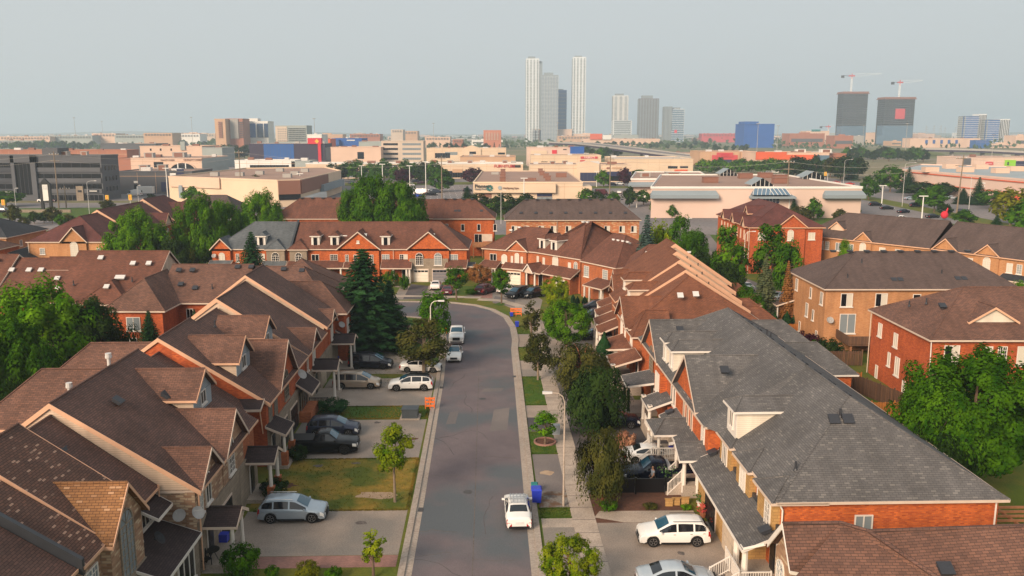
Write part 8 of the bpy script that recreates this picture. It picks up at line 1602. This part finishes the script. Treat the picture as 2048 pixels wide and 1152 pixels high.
for k in range(12):
    px=1850+k*14+rg.uniform(-4,4); Y=3000+k*60; x=xat(px,Y); z=rg.uniform(38,52); e=MB()
    for s in(-1,1): e.tube((s*4,0,0),(s*.8,0,z),.35,n=4,caps=False)
    for f in(.6,.75,.9): e.tube((-9*(1.2-f)-3,0,z*f),(9*(1.2-f)+3,0,z*f),.3,n=4)
    o=e.build('transmission_tower',['w_concrete']); o.location=(x,Y,0); tag(o,'faint lattice pylon on the right horizon','pylon','pylons on the right horizon')
def sig(label,px,yb,yt,arm):
    x,y=G(px,yb); z=zat(px,yt,y); e=empty('traffic_light',label,'traffic light',(x,y,0),0,'yellow traffic signals'); m=MB(); m.tube((0,0,0),(0,0,z-.5),.12,n=7); m.tube((0,0,z-.7),(arm,0,z-.5),.08,n=6); m.build('pole',['vent_metal'],e); m=MB(); m.box(arm-.55,arm+.55,-.25,.25,z-1.6,z+.3); m.build('signal_head',['w_yellow'],e); m=MB()
    for q in(-1.2,-.65,-.1): m.tube((arm,-.27,z+q),(arm,-.24,z+q),.2,n=8)
    m.build('lenses',['w_red'],e)
sig('yellow traffic signal right of the black pylon sign, left intersection',217,420,392,-.1); sig('yellow traffic signal in front of the white vans',262,420,391,.1); sig('yellow traffic signal at the left edge beside a round tree',10,425,401,-.2); sig('yellow traffic signal beyond the mall roof, right',1654,375,345,-1.2)
lampost('silver curved street lamp on the street lawn, left',179,428,11,2.5,col='vent_metal'); lampost('silver street lamp at the lawn wall, far left',34,432,9,.6,col='vent_metal'); lampost('silver street lamp in front of the white van, left',278,415,8,.5,col='vent_metal'); lampost('street lamp with long arm by the mall entrance road',1804,413,16,3.2,col='vent_metal'); lampost('street lamp beyond the mall roof near the orange cars',1686,378,14,3.0,col='vent_metal'); lampost('tall grey street lamp at the right street verge',1935,445,14,-1,col='vent_metal'); lampost('small street lamp on the verge below the dark trees',1002,448,10,.8,col='vent_metal')
x,y=G(95,420); e=empty('pylon_sign','black pylon sign with white panel on the street lawn, left','sign',(x,y,0)); m=MB(); m.box(-1.9,-1.0,-.4,.4,0,9); m.box(1.0,1.9,-.4,.4,0,9); m.box(-1.9,1.9,-.35,.35,2.6,3.2); m.hexa([(-1.9,-.4,9),(1.9,-.4,9),(1.9,.4,9),(-1.9,.4,9),(-.15,-.4,11),(.15,-.4,11),(.15,.4,11),(-.15,.4,11)]); m.build('frame',['sign_black'],e); m=MB(); m.box(-.98,.98,-.3,.3,3.3,8.9); m.build('panel',['w_white'],e); m=MB(); m.box(-.8,.8,-.34,-.3,7.1,8.6); m.build('top_panel',['vent_metal'],e)
x,y=G(60,425); o=MB(); o.box(-8,14,-.3,.3,0,1.0); o.box(-9,-8,-.4,.5,0,1.3); o=o.build('garden_wall',['stone_beige']); o.location=(x,y,0); tag(o,'low pale stone wall beside the black pylon sign','wall')
gc='cars in the plaza parking lots'
def fcar(label,kind,col,px,py,deg): x,y=G(px,py); return car(label,kind,col,x,y,R(deg),gc,small=True)
for a in (('white box shaped van beside the slate warehouse wing','van','paint_white',270,392,180),('white van in the lot right of the huge maple','van','paint_white',841,389,170),('bright blue car in the lot right of the huge maple','sedan','paint_blue',836,394,0),('black pickup in the lot before the pool store','pickup','paint_black',862,391,0),('dark car behind the black pickup, plaza lot','suv','paint_grey',874,386,5),('silver car last in the plaza lot row','sedan','paint_silver',866,383,0),('dark car left of the pool store wall','suv','paint_black',936,383,0),('black SUV parked nearest the pink mall corner','suv','paint_black',1751,412,0),('black car right of the first SUV at the pink mall','sedan','paint_black',1774,419,0),('dark blue car in the middle of the mall lot','sedan','paint_navy',1807,426,25),('dark blue SUV driving on the mall road','suv','paint_navy',1832,414,0),('black car by the lawn with the red balloon','sedan','paint_black',1865,436,20),('pale car at the mall lot edge, left one','sedan','paint_palegrey',1768,440,0),('white car at the mall lot edge, right one','sedan','paint_white',1803,440,0),('silver car on the mall road','sedan','paint_silver',1820,400,0),('grey car on the street by the hydro pole','sedan','paint_palegrey',1903,398,0),('dark SUV on the street right of the hydro pole','suv','paint_navy',1928,428,-40),('dark car parked before the loading annex','suv','paint_black',1252,394,80),('white small car near the mall wing','sedan','paint_white',1239,387,80),('white SUV behind the hydro pole, centre plaza','suv','paint_white',1240,370,0),('teal grey car in front of the peaked plaza','suv','paint_grey',1225,371,0),('orange car beyond the mall roof, left one','sedan','paint_red',1672,367,0),('red car beyond the mall roof, right one','sedan','paint_red',1700,370,0),('dark SUV by the street lawn at the left edge','suv','paint_navy',8,425,0),('red car parked before the dark office','sedan','paint_darkred',100,404,0),('white car before the dark office entrance','sedan','paint_white',88,404,0),('pink wrapped truck lying by the pool store driveway','van','paint_darkred',1203,390,20)): fcar(*a)
x,y=G(292,391); e=empty('box_truck','white box truck with cargo box beside the slate warehouse','truck',(x,y,0),0); m=MB(); m.box(-3.4,3.4,-1.2,1.2,1.0,3.9); m.build('cargo_box',['w_white'],e); m=MB(); m.box(-5.1,-3.4,-1.05,1.05,.7,2.6); m.build('cab',['w_white'],e); m=MB(); 
for q in(-4.2,1.4,2.4): m=MB(); m.tube((q,-1.2,.5),(q,1.2,.5),.5,n=12); m.build('wheel',['tyre'],e)
x,y=G(1901,333); e=empty('semi_trailer','long white semi trailer behind the warehouse roof','truck',(x,y,0),0); m=MB(); m.box(-9,7,-1.3,1.3,1.2,4.3); m.build('trailer',['w_white'],e); m=MB(); m.box(7.3,10,-1.2,1.2,.9,3.9); m.build('cab',['w_white'],e); m=MB()
for q in(-7.5,-6.2,6,8.6): m=MB(); m.tube((q,-1.25,.55),(q,1.25,.55),.55,n=12); m.build('wheel',['tyre'],e)
rg=random.Random(9)
for k in range(46):     # far lots
    px,py=rg.choice(((rg.uniform(1180,1400),rg.uniform(346,352)),(rg.uniform(1400,1560),rg.uniform(336,342)),(rg.uniform(1560,1860),rg.uniform(291,300)),(rg.uniform(700,900),rg.uniform(362,372)))); c_=rg.choice(('paint_white','paint_black','paint_grey','paint_silver','paint_darkred','paint_navy')); x,y=G(px,py)
    pp,ww=car_parts('sedan',c_); o=link('distant_car',pp[0][1],None,(x,y,.1),rg.uniform(0,6)); tag(o,'tiny car in the far plaza lots and on the highway','car','tiny far cars')
# umbrella, balloon, people canopy
x,y=G(1641,432); e=empty('patio_umbrella','dark patio umbrella over a picnic table on the mall lawn','umbrella',(x,y,0)); m=MB(); m.tube((0,0,0),(0,0,3),.06,n=6); m.build('pole',['black_metal'],e); m=MB(); m.tube((0,0,2.5),(0,0,3.1),1.9,.05,8); m.build('canopy',['w_navy'],e); m=MB(); m.box(-1,1,-.4,.4,.7,.78); m.box(-1,1,-1,-.7,.4,.45); m.box(-1,1,.7,1,.4,.45); m.box(-.8,-.7,-.9,.9,0,.7); m.box(.7,.8,-.9,.9,0,.7); m.build('table',['wood_deck'],e)
x,y=G(1888,440); m=MB(); n=12; prev=None
for i in range(9):
    a=math.pi*i/8; ring=[(math.cos(2*math.pi*k/n)*1.1*math.sin(a),math.sin(2*math.pi*k/n)*1.1*math.sin(a),1.6-1.2*math.cos(a)) for k in range(n)]
    if prev:
        for k in range(n): j=(k+1)%n; m.poly([prev[k],prev[j],ring[j],ring[k]])
    prev=ring
m.tube((.5,0,2.4),(.9,0,3.8),.4,.12,7); o=m.build('inflatable',['w_red'],smooth=True); o.location=(x,y,0); tag(o,'bright red inflatable figure on the lawn behind the long tan row','inflatable')
x,y=G(1540,345); m=MB(); m.hexa([(-5,-4,0),(5,-4,0),(5,4,0),(-5,4,0),(-5,-4,3.5),(5,-4,3.5),(5,4,3.5),(-5,4,3.5)]); m.hexa([(-5.5,-4.5,3.5),(5.5,-4.5,3.5),(5.5,4.5,3.5),(-5.5,4.5,3.5),(-3,-.3,5.5),(3,-.3,5.5),(3,.3,5.5),(-3,.3,5.5)],1); o=m.build('kiosk',['w_white','w_blue']); o.location=(x,y,0); tag(o,'small kiosk with bright blue roof beyond the pink mall','kiosk')
# purple gazebo by the crescent row
x,y=G(698,556); e=empty('gazebo','purple canopy gazebo beside the tall spruce','gazebo',(x,y,0)); m=MB(); m.hexa([(-1.7,-1.7,2.1),(1.7,-1.7,2.1),(1.7,1.7,2.1),(-1.7,1.7,2.1),(-.2,-.2,3.1),(.2,-.2,3.1),(.2,.2,3.1),(-.2,.2,3.1)]); m.build('canopy',['w_purple'],e)
for sx in(-1.6,1.6):
    for sy in(-1.6,1.6): m=MB(); m.tube((sx,sy,0),(sx,sy,2.1),.05,n=6); m.build('leg',['black_metal'],e)
# ---------------------------------------------------------------- air
m=MB(); m.box(-13000,13000,-200,13000,-1.2,262); hz=m.mesh('haze',[],uv=False); hm=bpy.data.materials.new('haze'); hm.use_nodes=True; ht=hm.node_tree; ht.nodes.remove(ht.nodes['Principled BSDF']); pv=ht.nodes.new('ShaderNodeVolumePrincipled'); pv.inputs['Color'].default_value=(.70,.85,1.0,1); pv.inputs['Density'].default_value=.00022; pv.inputs['Anisotropy'].default_value=.2
ht.links.new(pv.outputs[0],ht.nodes['Material Output'].inputs['Volume']); hz.materials.append(hm); o=link('haze',hz); tag(o,kind='stuff',label='pale even haze between the camera and the horizon')
